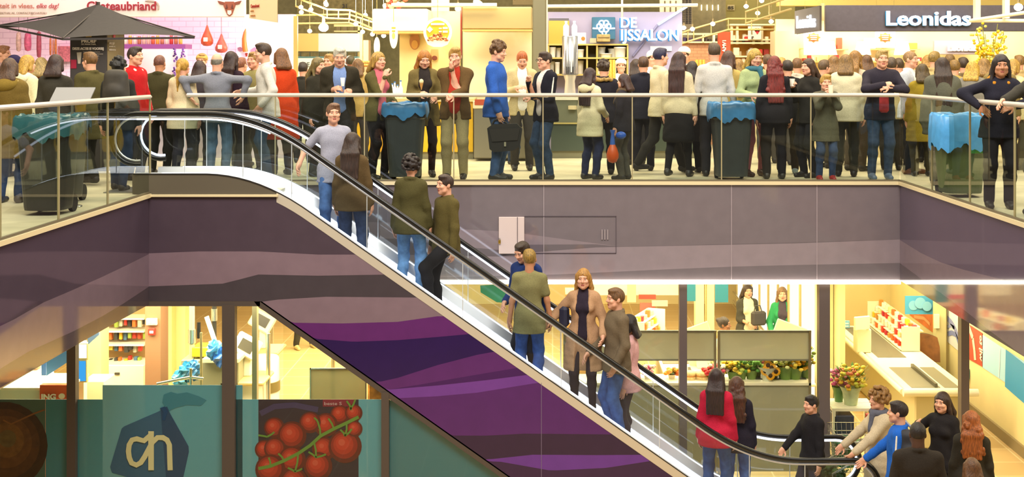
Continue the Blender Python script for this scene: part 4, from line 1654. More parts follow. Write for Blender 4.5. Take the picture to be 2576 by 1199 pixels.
# ---- promotional column under the parasol
t = empty('display_board', (wx(222, 17.7), 17.7, 0), 'black promotional column with white lettering under the parasol', 'sign')
mb = MB(); mb.bb((wx(176, 17.7), 17.7, 0), (wx(268, 17.7), 18.15, wz(74, 17.7)), mat('#3a3636', .6), .006); mb.build('front_board', t)
mb = MB()
a, b = wp(270, 72, 17.72), wp(311, 86, 18.1)
mb.add([(a.x, a.y, 0), (b.x, b.y, 0), (b.x, b.y, b.z), (a.x, a.y, a.z)], [(0, 1, 2, 3)], mat('#8a7a52', .6, 0, .1, 6))
mb.add([(a.x, a.y + .03, 0), (b.x, b.y + .03, 0), (b.x, b.y + .03, b.z), (a.x, a.y + .03, a.z)], [(3, 2, 1, 0)], mat('#6a5c40', .6))
mb.build('side_board', t)
mw = mat('#e4dcd4', .6)
words_on(t, 'PROEF', 205, 107, 8, 17.69, mw, .003, wpx=38)
words_on(t, 'DE MARKTHAL', 205, 113, 4, 17.69, mw, 0, wpx=37)
words_on(t, 'DEZE ACTIE IS VOORBIJ', 183, 125, 6, 17.69, mw, .0025, wpx=78)
for i, (wd, yy) in enumerate(((42, 130), (50, 135), (40, 140), (38, 145))):
    mb = MB(); pb(mb, 209, yy, 209 + wd, yy + 1.6, 17.69, .008, mat('#a89c90', .6)); mb.build('text_line', t)
mb = MB(); pb(mb, 216, 78, 230, 93, 17.685, .012, mat('#b8943c', .5)); mb.build('gold_emblem', t)
mb = MB(); flatpoly(mb, [(193, 132), (205, 131), (202, 160), (196, 160)], 17.69, .01, mat('#bdb4a2', .5)); mb.build('cup_print', t)
mb = MB(); pb(mb, 178, 150, 192, 172, 17.69, .01, mat('#a01c3c', .5)); mb.build('red_corner', t)
q = wp(289, 96, 17.9)
mb = MB(); mb.box((q.x, q.y - .03, q.z + .03), (.05, .01, .09), mat('#d02844', .5), math.atan2(b.y - a.y, b.x - a.x)); mb.build('red_emblem', t)
for txt, yy, hp_ in (('PROEF', 112, 6), ('DE MARKTHAL', 118, 3), ('DEZE ACTIE', 127, 4)):
    q = wp(276, yy, 17.76)
    lettering(txt, hp_ * 17.8 / FPX / .72, mw, t, (q.x, q.y - .02, q.z), (math.pi / 2, 0, math.atan2(b.y - a.y, b.x - a.x)), .006, .001, sx=.9)

# ---- bakery far behind --------------------------------------------------
DB = 25.5
mb = MB(); pb(mb, 748, 84, 908, 129, DB, .1, mat('#f2ead6', .5)); one('menu_board', 'bright blank white board over the far bakery counter', 'sign', mb)
mb = MB(); pb(mb, 748, 84, 800, 129, DB - .05, .04, mat('#c9a866', .5)); one('price_sign', 'tan panel at the left end of the bright bakery board', 'sign', mb)
t = empty('bakery_counter', (wx(828, DB), DB, 0), 'white bakery counter with pale blue band and dark lettering', 'counter')
mb = MB(); mb.bb((wx(748, DB), DB, 0), (wx(908, DB), DB + .8, wz(146, DB)), mat('#e8ecea', .5)); mb.build('body', t)
mb = MB(); pb(mb, 748, 142.5, 908, 144.5, DB - .02, .05, mat('#3f88a0', .5)); mb.build('blue_band', t)
words_on(t, '*DE', 752, 168, 12, DB - .01, mat('#4a5a5c', .6), 0)
mb = MB()
for i in range(7):
    pb(mb, 755 + i * 23.4, 131, 756.5 + i * 23.4, 142, DB - .02, .04, mat('#3a4440', .5))
pb(mb, 748, 129, 908, 131, DB - .02, .04, mat('#4a5450', .5))
mb.build('window_frame', t)
mb = MB(); pb(mb, 905, 80, 912, 365.5, 23.5, .08, mat('#c8b070', .5)); one('cream_post', 'cream post at the right end of the far bakery', 'post', mb)
mb = MB(); pb(mb, 910, 101, 927, 361.5, 24.0, .3, mat('#d8b48c', .6)); one('cabinet_panel', 'salmon coloured cabinet panel beside the cream post', 'cabinet', mb)
mb = MB(); pb(mb, 898, 168, 940, 383, 21.6, .8, mat('#b9a070', .6)); one('bread_counter', 'low counter heaped with bread rolls behind the blonde woman', 'counter', mb)
for i in range(16):
    d = 21.7
    mb = MB(); mb.ball((wx(892 + (i % 8) * 6.5 + (i // 8) * 3, d), d + .1 * (i // 8), wz(164 - (i // 8) * 7, d)), (.045, .04, .03), mat('#c08a40', .7, 0, .3, 30), 10, 6)
    one('bread_roll', 'bread roll heaped on the counter behind the blonde woman', 'bread', mb, 'bread rolls on the counter')
# brick backdrop with number 31
mb = MB(); pb(mb, 748, -40, 940, 326, 29.5, .1, mat('#85784e', .9, 0, .25, 14, .2)); one('number_wall', 'olive wall panel with the number 31 high behind the bakery', 'panel', mb)
t = bpy.data.objects['number_wall']
words_on(t, '31', 861, 20, 10, 29.46, mat('#3a3428', .6), .004)
# trusses and lamps
m_truss = mat('#c9b478', .4, .3)


def truss(label, pts, off=.16, r=.018):
    t = empty('lighting_truss', pts[0], label, 'truss', 'lighting trusses over the stalls')
    for dz in (0, -off):
        mb = MB(); mb.tube([Vector(p) + Vector((0, 0, dz)) for p in pts], r, m_truss, 8); mb.build('chord', t)
    for i in range(len(pts) - 1):
        a, b = Vector(pts[i]), Vector(pts[i + 1])
        n = max(2, int((b - a).length / .55))
        for k in range(n):
            p = a.lerp(b, k / n)
            mb = MB(); mb.tube([p, p - Vector((0, 0, off))], r * .6, m_truss, 6); mb.build('strut', t)


def lamp(px, py, d, r=.042, power=30, label='small round bulb glowing on a lighting truss', grp='bulbs on the lighting trusses', name='light_bulb'):
    t = empty(name, wp(px, py, d), label, 'lamp', grp)
    c = wp(px, py, d)
    mb = MB(); mb.ball(c, (r, r, r * .85), glow('#fff0c8', power), 12, 8); mb.build('globe', t)
    mb = MB(); mb.tube([c + Vector((0, 0, r * .7)), c + Vector((0, 0, r * 2.2))], r * .35, mat('#8a7a58', .5, .4), 8); mb.build('socket', t)
    mb = MB(); mb.tube([c + Vector((0, 0, r * 2)), (c.x, c.y, 3.3)], .004, mat('#8a7a58', .5, .4), 5); mb.build('wire', t)
    return t


truss('truss bending down toward the white lampshade box over the bakery', [wp(744, -6, 23), wp(823, 24, 22.6), wp(880, 26, 22.6), wp(912, 38, 22.3), wp(945, 52, 21.8)])
truss('lower straight truss over the bakery board', [wp(744, 38, 23.6), wp(878, 36, 23.6), wp(938, 56, 23)])
for px, py in ((757, 18), (758, 31), (782, 24), (819, 8), (821, 12), (919, 38), (912, 80), (937, 86), (965, 90), (779, 78), (895, 60)):
    lamp(px, py, 22.8)
lamp(814, 69, 21.5, .085, 160, 'dazzling bare lamp shining over the bakery', None, 'spot_lamp')
d_ = bpy.data.lights.new('spot_lamp_light', 'POINT'); d_.energy = 70; d_.color = WARM; d_.shadow_soft_size = .1
o_ = bpy.data.objects.new('spot_lamp_light', d_); COL.objects.link(o_); o_.location = wp(814, 69, 21.3)
mb = MB()
for i in range(3):
    pb(mb, 846 + i * 17, 67, 856 + i * 17, 77, 26.5, .05, mat('#6a5a3a', .6))
pb(mb, 840, 61, 905, 67, 26.5, .06, mat('#d8c48a', .5)); pb(mb, 840, 77, 905, 80, 26.5, .06, mat('#d8c48a', .5)); pb(mb, 900, 61, 905, 330, 26.5, .06, mat('#d8c48a', .5))
one('wall_rack', 'cream shelf frame high behind the dazzling lamp', 'shelf', mb)
for (px, y0, y1, d, l) in ((948, 93, 141, 22.0, 'white oval board hanging left of the nut stall lampshade'), (990, 55, 122, 20.6, 'larger white oval board with yellow print hanging before the lampshade box')):
    t = empty('oval_board', (wx(px, d), d, wz(y1, d)), l, 'sign')
    mb = MB(); disc(mb, px, (y0 + y1) / 2, (y1 - y0) * .14 + 1, (y1 - y0) / 2, d, .04, mat('#f4ecd8', .5)); mb.build('board', t)
    if px == 990:
        mb = MB(); pb(mb, 985, 68, 995, 72, d - .005, .01, mat('#d8a030')); pb(mb, 986, 76, 994, 80, d - .005, .01, mat('#d8a030')); disc(mb, 990, 90, 4, 8, d - .005, .01, mat('#e0b860')); mb.build('print', t)
    mb = MB(); mb.tube([wp(px, y0, d + .02), (wx(px, d), d + .02, 3.3)], .006, mat('#b8a060'), 6); mb.build('hook', t)

# ---- nut stall ----------------------------------------------------------
DN = 21.6
def ochre(h1, h2, scale):
    k = ('ochre', h1, h2, scale)
    if k in _M: return _M[k]
    m = mat(h1, .6, 0, 0.0001, 4).copy()
    m.name = 'printed_panel'
    nt = m.node_tree
    b = nt.nodes['Principled BSDF']
    tc = nt.nodes.new('ShaderNodeTexCoord')
    n = nt.nodes.new('ShaderNodeTexVoronoi')
    n.inputs['Scale'].default_value = scale
    n2 = nt.nodes.new('ShaderNodeTexNoise'); n2.inputs['Scale'].default_value = scale * .8; n2.inputs['Detail'].default_value = 5
    r = nt.nodes.new('ShaderNodeValToRGB')
    r.color_ramp.elements[0].color = (*srgb(h1), 1); r.color_ramp.elements[1].color = (*srgb(h2), 1)
    r.color_ramp.elements[0].position, r.color_ramp.elements[1].position = .35, .7
    ad = nt.nodes.new('ShaderNodeMath'); ad.operation = 'MULTIPLY_ADD'; ad.inputs[1].default_value = .5
    L = nt.links.new
    L(tc.outputs['Object'], n.inputs['Vector']); L(tc.outputs['Object'], n2.inputs['Vector'])
    L(n.outputs['Distance'], ad.inputs[0]); L(n2.outputs['Fac'], ad.inputs[2]); L(ad.outputs[0], r.inputs['Fac'])
    L(r.outputs['Color'], b.inputs['Base Color'])
    _M[k] = m
    return m


mb = MB(); pb(mb, 1005, 28, 1158, 420, DN, .1, ochre('#c8841c', '#f0dc98', 1.7)); struct(mb, 'wall_stall_nuts')
mb = MB(); pb(mb, 1164, 74, 1338, 420, DN + .1, .1, ochre('#dcb850', '#f6e8bc', 1.2)); struct(mb, 'wall_stall_nuts_right')
mb = MB(); pb(mb, 1158, 18, 1162, 140, DN - .6, .06, mat('#8a3020', .5)); one('red_post', 'thin dark red post between the two halves of the nut stall', 'post', mb)
for (x0, y0, x1, y1, d, c, l) in ((937, 22, 1076, 82, 20.9, '#ead9c0', 'white lit box canopy on the left of the nut stall'), (1163, 17, 1339, 76, 20.6, '#b5a06c', 'tan metal box canopy on the right of the nut stall')):
    t = empty('canopy_box', (wx((x0 + x1) / 2, d), d + .3, wz(y1, d)), l, 'canopy')
    mb = MB(); pb(mb, x0, y0, x1, y1 - 2, d, .7, mat(c, .35, .0 if x0 < 1000 else .35), .02); mb.build('box', t)
    mb = MB(); pb(mb, x0, y1 - 2, x1, y1 + 2, d - .01, .72, mat('#caa860', .4, .2)); mb.build('bottom_edge', t)
# round hanging sign with a bowl of nuts
t = empty('round_sign', (wx(1101, 20.4), 20.4, wz(122, 20.4)), 'round white hanging sign showing a bowl heaped with nuts', 'sign')
mb = MB(); disc(mb, 1101, 81, 36, 37, 20.4, .06, mat('#f4ecd8', .5)); mb.build('disc', t)
mb = MB(); disc(mb, 1101, 79, 29, 28, 20.385, .02, mat('#d8a81c', .5)); mb.build('yellow_disc', t)
mb = MB()
for i in range(70):
    u, v = rg.uniform(-1, 1), rg.uniform(0, 1)
    mb.ball(wp(1101 + u * 24, 101 - v * 17 * (1 - u * u), 20.37), (.022, .012, .017), mat(rg.choice(('#a8602c', '#c88a48', '#7a3020', '#e0b878', '#b83a28')), .6), 6, 4)
mb.build('nuts_print', t)
mb = MB(); flatpoly(mb, [(1070, 100), (1132, 100), (1126, 112), (1112, 118), (1090, 118), (1076, 112)], 20.375, .02, mat('#efe4cc', .5)); mb.build('bowl_print', t)
for (a, b, c, e) in ((1084, 58, 1118, 63), (1104, 70, 1111, 73), (1114, 68, 1126, 73), (1104, 78, 1111, 81), (1114, 77, 1126, 82)):
    mb = MB(); pb(mb, a, b, c, e, 20.375, .015, mat('#f6efe0', .5)); mb.build('text_block', t)
mb = MB(); flatpoly(mb, [(1081, 66), (1089, 74), (1081, 82), (1073, 74)], 20.375, .015, mat('#f6efe0', .5)); mb.build('diamond_print', t)
mb = MB(); mb.tube([wp(1101, 44, 20.43), (wx(1101, 20.43), 20.43, 3.3)], .006, mat('#a89860', .4, .5), 6); mb.build('cord', t)
mb = MB(); disc(mb, 1043, 104, 13, 21, DN - .06, .04, mat('#c08a58', .6)); disc(mb, 1043, 112, 8, 11, DN - .07, .02, mat('#e0b060', .6)); one('nut_picture', 'brown shield shaped picture on the yellow nut stall wall', 'picture', mb)
mb = MB(); pb(mb, 1085, 124, 1102, 150, DN - .06, .04, mat('#d8a868', .6)); disc(mb, 1093, 146, 7, 6, DN - .07, .02, mat('#7a3c24', .6)); one('nut_picture', 'picture of a brown nut low on the yellow wall beside the man in brown jacket', 'picture', mb)
t = empty('nut_counter', (wx(1080, 20.0), 20.0, 0), 'nut stall counter with ochre printed front seen through the railing', 'counter')
mb = MB(); mb.bb((wx(888, 20.0), 20.0, .12), (wx(1190, 20.0), 20.8, .93), ochre('#9a3a1c', '#e8b818', 2.2)); mb.build('printed_front', t)
mb = MB(); mb.bb((wx(886, 20.0), 19.95, .93), (wx(1192, 20.0), 20.85, .98), mat('#d8c48a', .4)); mb.build('worktop', t)
mb = MB(); mb.bb((wx(888, 20.0), 20.05, 0), (wx(1190, 20.0), 20.8, .12), mat('#8a8468', .5)); mb.build('plinth', t)
t = empty('drinks_cooler', (wx(1265, 19.6), 19.6, 0), 'grey metal serving unit beside the man in the blue jacket', 'counter')
mb = MB(); mb.bb((wx(1192, 19.6), 19.6, .05), (wx(1345, 19.6), 20.4, .83), mat('#8e8878', .35, .5), .01); mb.build('body', t)
mb = MB(); mb.bb((wx(1190, 19.6), 19.58, .83), (wx(1347, 19.6), 20.42, .95), mat('#e8dcb8', .4), .01); mb.build('top', t)
mb = MB(); pb(mb, 1194, 250, 1228, 264, 19.57, .02, mat('#b84a28', .6)); mb.build('red_panel', t)
for (px, h, c) in ((987, .22, '#dfe6e8'), (993, .25, '#c8d8e0'), (1000, .2, '#e8e0d0'), (1008, .27, '#d0dce4')):
    t = empty('drink_bottle', (wx(px, 20.3), 20.3, .98), 'clear bottle on the nut counter beside the pink shirt woman', 'bottle', 'bottles on the nut counter')
    mb = MB(); mb.lathe([(.033, 0), (.036, .02), (.036, h * .6), (.014, h * .8), (.014, h)], mat(c, .15, 0, 0, 1, 0, 0, .3), (wx(px, 20.3), 20.3, .98), 14); mb.build('body', t)
    mb = MB(); mb.lathe([(.017, h), (.017, h + .02)], mat('#3a6aa8', .4), (wx(px, 20.3), 20.3, .98), 12); mb.build('cap', t)
# grey steel column
mb = MB(); mb.bb((wx(1340, 18.6), 18.6, 0), (wx(1373, 18.6), 18.85, 6.5), mat('#8f8868', .45, .4), .012); tag(mb.build('column_steel'), kind='structure')
mb = MB(); mb.bb((wx(1374, 18.7), 18.7, 0), (wx(1378, 18.7), 18.8, 6.5), mat('#f0ecd8', .4)); tag(mb.build('trim_column'), kind='structure')
# ---- ice cream stall ----------------------------------------------------
DI = 22.0
mb = MB(); pb(mb, 1378, 30, 1716, 430, DI, .1, mat('#aba4c2', .5, 0, .03, 3)); struct(mb, 'wall_stall_ice')
t = sign('shop_sign', 'white glowing two line lettering beside a blue square emblem on the pale lilac wall', 'sign', 1489, 43, 1548, 99, DI - .16, .1, mat('#3a6a86', .4))
mn = glow('#f2fbff', 2.2)
mc = mat('#1a6ea8', .4)
for off, m_, dd in ((0, mn, DI - .2), (-4, mc, DI - .12)):
    words_on(t, 'DE', 1560 + off, 69 - off * .5, 26, dd, m_, .006, wpx=40, depth=.04)
    words_on(t, 'IJSSALON', 1560 + off, 101 - off * .5, 28, dd, m_, .006, wpx=146, depth=.04)
mb = MB()
for a in np.linspace(0, 2 * math.pi, 7)[:-1]:
    pts = [wp(1519 + 11 * math.cos(a) + 6.5 * math.cos(b), 66 + 9 * math.sin(a) + 6.5 * math.sin(b), DI - .19) for b in np.linspace(0, 2 * math.pi, 13)[:-1]]
    mb.tube(pts, .014, mn, 6, closed=True)
mb.tube([wp(1491, 71, DI - .19), wp(1505, 72, DI - .19)], .014, mn, 6); mb.tube([wp(1533, 72, DI - .19), wp(1547, 71, DI - .19)], .014, mn, 6)
mb.tube([wp(1513, 78, DI - .19), wp(1517, 88, DI - .19), wp(1523, 88, DI - .19), wp(1527, 78, DI - .19)], .014, mn, 6)
mb.build('neon_emblem', t)
t = empty('shelf_unit', (wx(1478, 21.5), 21.5, wz(190, 21.5)), 'pale wooden shelf unit of white tubs in the ice cream stall', 'shelf')
ms = mat('#c8b060', .5)
mb = MB(); pb(mb, 1378, 110, 1580, 114, 21.5, .4, ms); mb.build('shelf', t)
mb = MB(); pb(mb, 1378, 144, 1580, 148, 21.5, .4, ms); mb.build('shelf', t)
mb = MB(); pb(mb, 1378, 186, 1580, 190, 21.5, .4, ms); mb.build('shelf', t)
for x in (1378, 1475, 1500, 1577):
    mb = MB(); pb(mb, x, 112, x + 4, 188, 21.52, .36, ms); mb.build('upright', t)
mb = MB(); pb(mb, 1380, 112, 1578, 188, 21.88, .03, mat('#6a6250', .7)); mb.build('back_panel', t)
for i, (x, y, w, h) in enumerate(((1390, 144, 16, 26), (1404, 144, 14, 24), (1460, 144, 18, 20), (1512, 144, 22, 26), (1524, 144, 30, 10), (1545, 144, 30, 22), (1560, 144, 30, 26), (1388, 186, 14, 32), (1402, 186, 12, 30), (1460, 186, 16, 34), (1508, 186, 16, 32), (1530, 186, 12, 34), (1545, 186, 12, 34), (1562, 186, 12, 34))):
    d = 21.62 + .12 * (i % 2)
    r = w / 2 * d / FPX
    hh = h * d / FPX
    mb = MB(); mb.lathe([(r * .86, 0), (r, hh * .85), (r * 1.06, hh * .86), (r * 1.06, hh), (0, hh)], mat('#eceae0', .4), (wx(x, d), d, wz(y, d)), 16)
    one('ice_tub', 'white tub on the wooden shelf of the ice cream stall', 'tub', mb, 'white tubs on the ice cream shelves')
t = empty('wafer_dispenser', (wx(1436, 20.4), 20.4, .99), 'tall silver and glass cylinder dispenser of cones on the ice cream counter', 'dispenser')
cx = wx(1434, 20.4)
zb_, zt_ = wz(188, 20.4), wz(92, 20.4)
mb = MB(); mb.lathe([(.13, zb_), (.13, zt_), (.12, zt_ + .01), (0, zt_ + .01)], mat('#b5b8ba', .22, .8), (cx, 20.4, 0), 28); mb.build('cylinder', t)
mb = MB(); mb.lathe([(.135, zb_), (.135, zb_ + .015)], mat('#8a8c8c', .3, .8), (cx, 20.4, 0), 28)
for i in range(5):
    for j in range(4):
        if j < 4: pb(mb, 1424 + j * 5.5, 168 + i * 3.6, 1426.5 + j * 5.5, 170.2 + i * 3.6, 20.26, .02, mat('#1c1c1e', .5))
mb.build('base_grille', t)
mb = MB(); mb.box((cx + .02, 20.265, (zb_ + zt_) / 2 - .02), (.02, .02, .5), mat('#e8e4d4', .4)); mb.build('sight_strip', t)
mb = MB(); mb.lathe([(.10, .99), (.08, zb_ - .1), (.11, zb_)], mat('#c8c4b8', .3, .5), (cx, 20.4, 0), 24); mb.build('pedestal', t)
for px in (1424, 1445):
    tt = empty('plastic_bottle', (wx(px, 20.4), 20.4, zt_ + .01), 'clear plastic bottle standing on top of the silver dispenser', 'bottle', 'bottles on the silver dispenser')
    mb = MB(); mb.lathe([(.045, 0), (.048, .02), (.048, .16), (.02, .2), (.02, .22)], mat('#cfe0ee', .15), (wx(px, 20.4), 20.4, zt_ + .01), 16); mb.build('body', tt)
    mb = MB(); mb.lathe([(.023, .22), (.023, .245), (0, .245)], mat('#a8c8e8', .4), (wx(px, 20.4), 20.4, zt_ + .01), 12); mb.build('cap', tt)
mb = MB(); pb(mb, 1502, 86, 1535, 105, 21.4, .25, mat('#b09860', .6, 0, .2, 20), .01); pb(mb, 1504, 93, 1533, 95, 21.39, .02, mat('#7a6438'))
one('wooden_crate', 'small wooden crate on the ice cream shelf below the blue emblem', 'crate', mb)
mb = MB(); pb(mb, 1380, 52, 1432, 110, 21.7, .3, mat('#caa040', .5)); pb(mb, 1381, 46, 1431, 52, 21.7, .3, mat('#5a5860', .5)); one('tan_cabinet', 'ochre box with grey lid at the left end of the ice cream shelf', 'box', mb)
mb = MB(); pb(mb, 1440, 82, 1474, 110, 21.5, .1, mat('#eeeae6', .5)); disc(mb, 1467, 97, 5, 5, 21.49, .01, mat('#d8782c')); one('paper_card', 'white card with an orange dot standing on the ice cream shelf', 'card', mb)
mb = MB(); pb(mb, 1484, 96, 1500, 108, 21.5, .15, mat('#b8b090', .5)); one('small_tin', 'small tin on the ice cream shelf left of the crate', 'tin', mb)
t = empty('ice_counter', (wx(1580, 20.2), 20.2, 0), 'dark glass fronted ice cream counter behind the railing', 'counter')
mb = MB(); mb.bb((wx(1386, 20.2), 20.2, .12), (wx(1770, 20.2), 21.0, .95), mat('#4a544a', .25, .1)); mb.build('body', t)
mb = MB(); mb.bb((wx(1384, 20.2), 20.15, .95), (wx(1772, 20.2), 21.05, .99), mat('#d8d4c0', .35)); mb.build('worktop', t)
mb = MB(); pb(mb, 1388, 250, 1452, 310, 20.17, .02, mat('#6a6c58', .35)); pb(mb, 1386, 308, 1456, 312, 20.16, .03, mat('#b0a060', .4)); mb.build('display_window', t)
mb = MB(); mb.bb((wx(1386, 20.2), 20.25, 0), (wx(1770, 20.2), 21.0, .12), mat('#8a8468', .5)); mb.build('plinth', t)
mb = MB(); mb.tube([(wx(1440, 20.1), 20.12, .80), (wx(1440, 20.1), 20.12, .86)], .07, mat('#c8b890', .5), 16); one('cream_emblem', 'cream round badge on the dark ice cream counter', 'badge', mb)
for k, px in enumerate((1536, 1544, 1762, 1770, 1753)):
    mb = MB(); mb.lathe([(.034, 0), (.026, .62), (0, .62)], mat('#c8962c', .6, 0, .25, 40), (wx(px, 20.6), 20.6, .99), 12)
    one('cone_stack', 'tall nested stack of golden wafer cones on the ice cream counter', 'cones', mb, 'stacks of wafer cones')
# rail and pipes over the ice stall
mb = MB(); mb.tube([wp(1374, 16, 20.5), wp(1755, 13, 20.5)], .03, mat('#e6e2d2', .35), 10); one('white_pipe', 'white horizontal pipe above the ice cream stall', 'pipe', mb)
mb = MB(); mb.tube([wp(1565, -30, 20.6), wp(1565, 44, 20.6)], .018, mat('#e6e2d2', .35), 8); one('white_hanger', 'white vertical hanger rod above the glowing letters', 'rod', mb)
mb = MB(); mb.tube([wp(1592, 142, 21.97), wp(1655, 62, 21.97)], .02, mat('#8a86a8', .5), 8); mb.tube([wp(1655, 62, 21.97), wp(1728, 16, 21.97)], .024, glow('#d8e8ff', 1.3), 8); one('slanting_tube', 'slanting tube lit blue at its upper end across the ice cream wall', 'tube', mb)
mb = MB(); pb(mb, 1636, 116, 1690, 128, DI - .04, .03, mat('#f0eef4', .4)); one('wall_notice', 'narrow white notice on the ice cream stall wall', 'notice', mb)
mb = MB(); pb(mb, 1660, -40, 1716, 30, 24, .1, mat('#efe6c8', .6))
for i in range(3): pb(mb, 1671 + i * 14, 2, 1674 + i * 14, 30, 23.98, .03, mat('#6a5a3a', .6))
one('slatted_panel', 'cream slatted panel above the right end of the ice cream wall', 'panel', mb)
t = empty('speaker_grille', (wx(1728, 24.5), 24.5, wz(62, 24.5)), 'dark perforated grille panel right of the ice cream stall', 'panel')
mb = MB(); pb(mb, 1716, -40, 1740, 357.5, 24.5, .1, mat('#9a8c74', .6)); mb.build('panel', t)
mb = MB()
for i in range(22):
    for j in range(3):
        pb(mb, 1717 + j * 8, -36 + i * 4.4, 1723 + j * 8, -33.4 + i * 4.4, 24.48, .03, mat('#2c2628', .6))
mb.build('holes', t)
mb = MB(); pb(mb, 1740, -60, 1826, 350, 25.5, .2, mat('#857a58', .8, 0, .15, 10)); one('concrete_fin', 'grey brown wall block right of the dark perforated grille', 'wall block', mb)
for i in range(4):
    mb = MB(); pb(mb, 1764 + i * 14, 12, 1766 + i * 14, 26, 25.46, .06, glow('#fff2cc', 3)); one('slit_lamp', 'small vertical slit light on the grey brown wall block', 'lamp', mb, 'slit lights on the wall block')
mb = MB(); pb(mb, 1830, 12, 1848, 26, 26.95, .05, mat('#d8c48a', .6)); o = one('number_plate', 'cream plate with the number 85', 'sign', mb)
words_on(o, '85', 1830.5, 23.5, 8, 26.94, mat('#4a4028', .6), .003, wpx=15)
mb = MB(); pb(mb, 1826, -60, 2000, 340, 27, .1, mat('#a89a58', .8, 0, .08, 6)); one('olive_wall_panel', 'yellowish olive wall above the souvenir stall', 'panel', mb)

# ---- souvenir stall -----------------------------------------------------
DG = 23.5
mb = MB(); pb(mb, 1716, 108, 1805, 380, 23.8, .1, tiles('#d8a27a', '#c08a64', .6)); struct(mb, 'wall_stall_brick')
mb = MB(); pb(mb, 1712, 104, 1808, 108, 23.7, .2, mat('#efe0b4', .5)); pb(mb, 1712, 83, 1808, 88, 23.7, .2, mat('#efe0b4', .5))
pb(mb, 1767, 83, 1771, 106, 23.68, .1, mat('#efe0b4', .5)); pb(mb, 1793, 83, 1799, 108, 23.68, .1, mat('#f6eccc', .5))
one('wall_rack', 'cream shelf frame of dark goods above the brick wall', 'shelf', mb)
for i, (x, w, h, c) in enumerate(((1718, 8, 10, '#3a2a5a'), (1728, 36, 9, '#4a3450'), (1774, 6, 12, '#4a3a38'), (1782, 8, 6, '#3a2c28'), (1802, 4, 8, '#5a3428'))):
    mb = MB(); pb(mb, x, 104 - h, x + w, 104, 23.75, .15, mat(c, .6), .006); one('dark_parcel', 'dark item on the cream shelf above the brick wall', 'goods', mb, 'dark goods on the cream shelf')
t = sign('red_banner', 'tall red orange banner with white vertical lettering behind the grey shirted man', 'banner', 1806, 80, 1838, 370, 23.0, .06, mat('#d4502c', .6))
for i, ch in enumerate('AMVI'):
    q = wp(1826, 131 - i * 9, 22.97)
    lettering(ch, 9 * 22.97 / FPX / .72, mat('#f4e8d8', .5), t, (q.x, q.y, q.z), (math.pi / 2, -math.pi / 2, 0), .01, .004)
t = empty('souvenir_shelf', (wx(1890, DG), DG, 0), 'glowing cream souvenir shelf with an I love board', 'shelf')
m_cr = mat('#f2e4b8', .5)
for x in (1838, 1852, 1893, 1914, 1948):
    mb = MB(); pb(mb, x, 60, x + 6, 112, DG, .1, m_cr); mb.build('upright', t)
for y in (60, 98, 106, 140):
    mb = MB(); pb(mb, 1836, y, 1952, y + 4, DG - .05, .4, m_cr); mb.build('shelf', t)
mb = MB(); pb(mb, 1838, 64, 1950, 230, DG + .4, .05, mat('#e8a848', .6)); mb.build('back_panel', t)
mb = MB(); mb.bb((wx(1836, DG), DG - .3, 0), (wx(1952, DG), DG + .4, .95), mat('#d8c898', .5)); mb.build('cabinet', t)
t = sign('heart_board', 'small white board reading I heart among the souvenir shelves', 'sign', 1882, 66, 1916, 100, DG - .1, .04, mat('#f4ecd8', .5))
words_on(t, 'I', 1889, 85, 11, DG - .11, mat('#8a7a50', .5), .006)
words_on(t, 'r', 1890, 98, 10, DG - .11, mat('#4a4238', .5), .004)
mb = MB(); disc(mb, 1902, 75, 4, 4, DG - .115, .015, mat('#c82c38')); disc(mb, 1908, 75, 4, 4, DG - .115, .015, mat('#c82c38')); flatpoly(mb, [(1898, 76.5), (1912, 76.5), (1905, 86)], DG - .115, .015, mat('#c82c38')); mb.build('heart', t)
for i in range(30):
    x = rg.uniform(1842, 1945); d = DG + rg.uniform(0, .25); y = rg.choice((140, 106, 168, 168))
    h = rg.uniform(8, 22) * d / FPX; w = rg.uniform(.03, .06)
    mb = MB(); mb.box((wx(x, d), d, wz(y, d) + h / 2), (w * 2, .1, h), mat(rg.choice(('#f2ead8', '#e8d8b8', '#c83a2c', '#efe2c4', '#d8a040', '#f6f0e4', '#a83428')), .6), bev=.01)
    one('souvenir_item', 'small souvenir on the glowing cream shelves', 'souvenir', mb, 'souvenirs on the cream shelves')
truss('truss rising from the ice stall toward the souvenir shelf', [wp(1716, 82, 22.5), wp(1745, 72, 22.5), wp(1832, 47, 22.8), wp(1948, 47, 23)], .2)
truss('truss high over the souvenir stall', [wp(1876, 30, 21.5), wp(1935, 10, 21), wp(1990, -8, 20.5)], .2)
for px, py in ((1720, 70), (1742, 73), (1793, 60), (1877, 16), (1906, 33), (1940, 54), (1916, 2)):
    lamp(px, py, 22.0, .042, 28)

# ---- chocolate shop -----------------------------------------------------
DC = 22.6
mb = MB(); pb(mb, 1952, 48, 2760, 420, DC, .1, mat('#f0dfae', .6, 0, .03, 2)); struct(mb, 'wall_stall_chocolate')
mb = MB(); pb(mb, 1950, 78, 2010, 330, DC - .6, .5, mat('#d8c49a', .6)); struct(mb, 'wall_stall_pier')
mb = MB(); pb(mb, 1960, -60, 2760, 14, DC - .3, .3, mat('#d8c070', .7)); struct(mb, 'trim_stall_beam')
t = sign('shop_sign', 'long dark grey shop fascia with large glowing white rounded lettering', 'sign', 2077, 13, 2760, 79, 21.2, .12, mat('#5c5660', .5, 0, .08, 14))
words_on(t, 'Leonidas', 2226, 63, 36, 21.15, glow('#f8fcff', 2.4), .007, wpx=212, depth=.05)
words_on(t, 'Leonidas', 2224, 64, 36, 21.18, mat('#2c80b0', .4), .009, wpx=214, depth=.05)
t = empty('blade_sign', (wx(2030, 20.9), 20.9, wz(84, 20.9)), 'small dark sign with glowing white lettering set at an angle left of the long fascia', 'sign')
a, b = wp(1999, 28, 21.5), wp(2062, 14, 20.5)
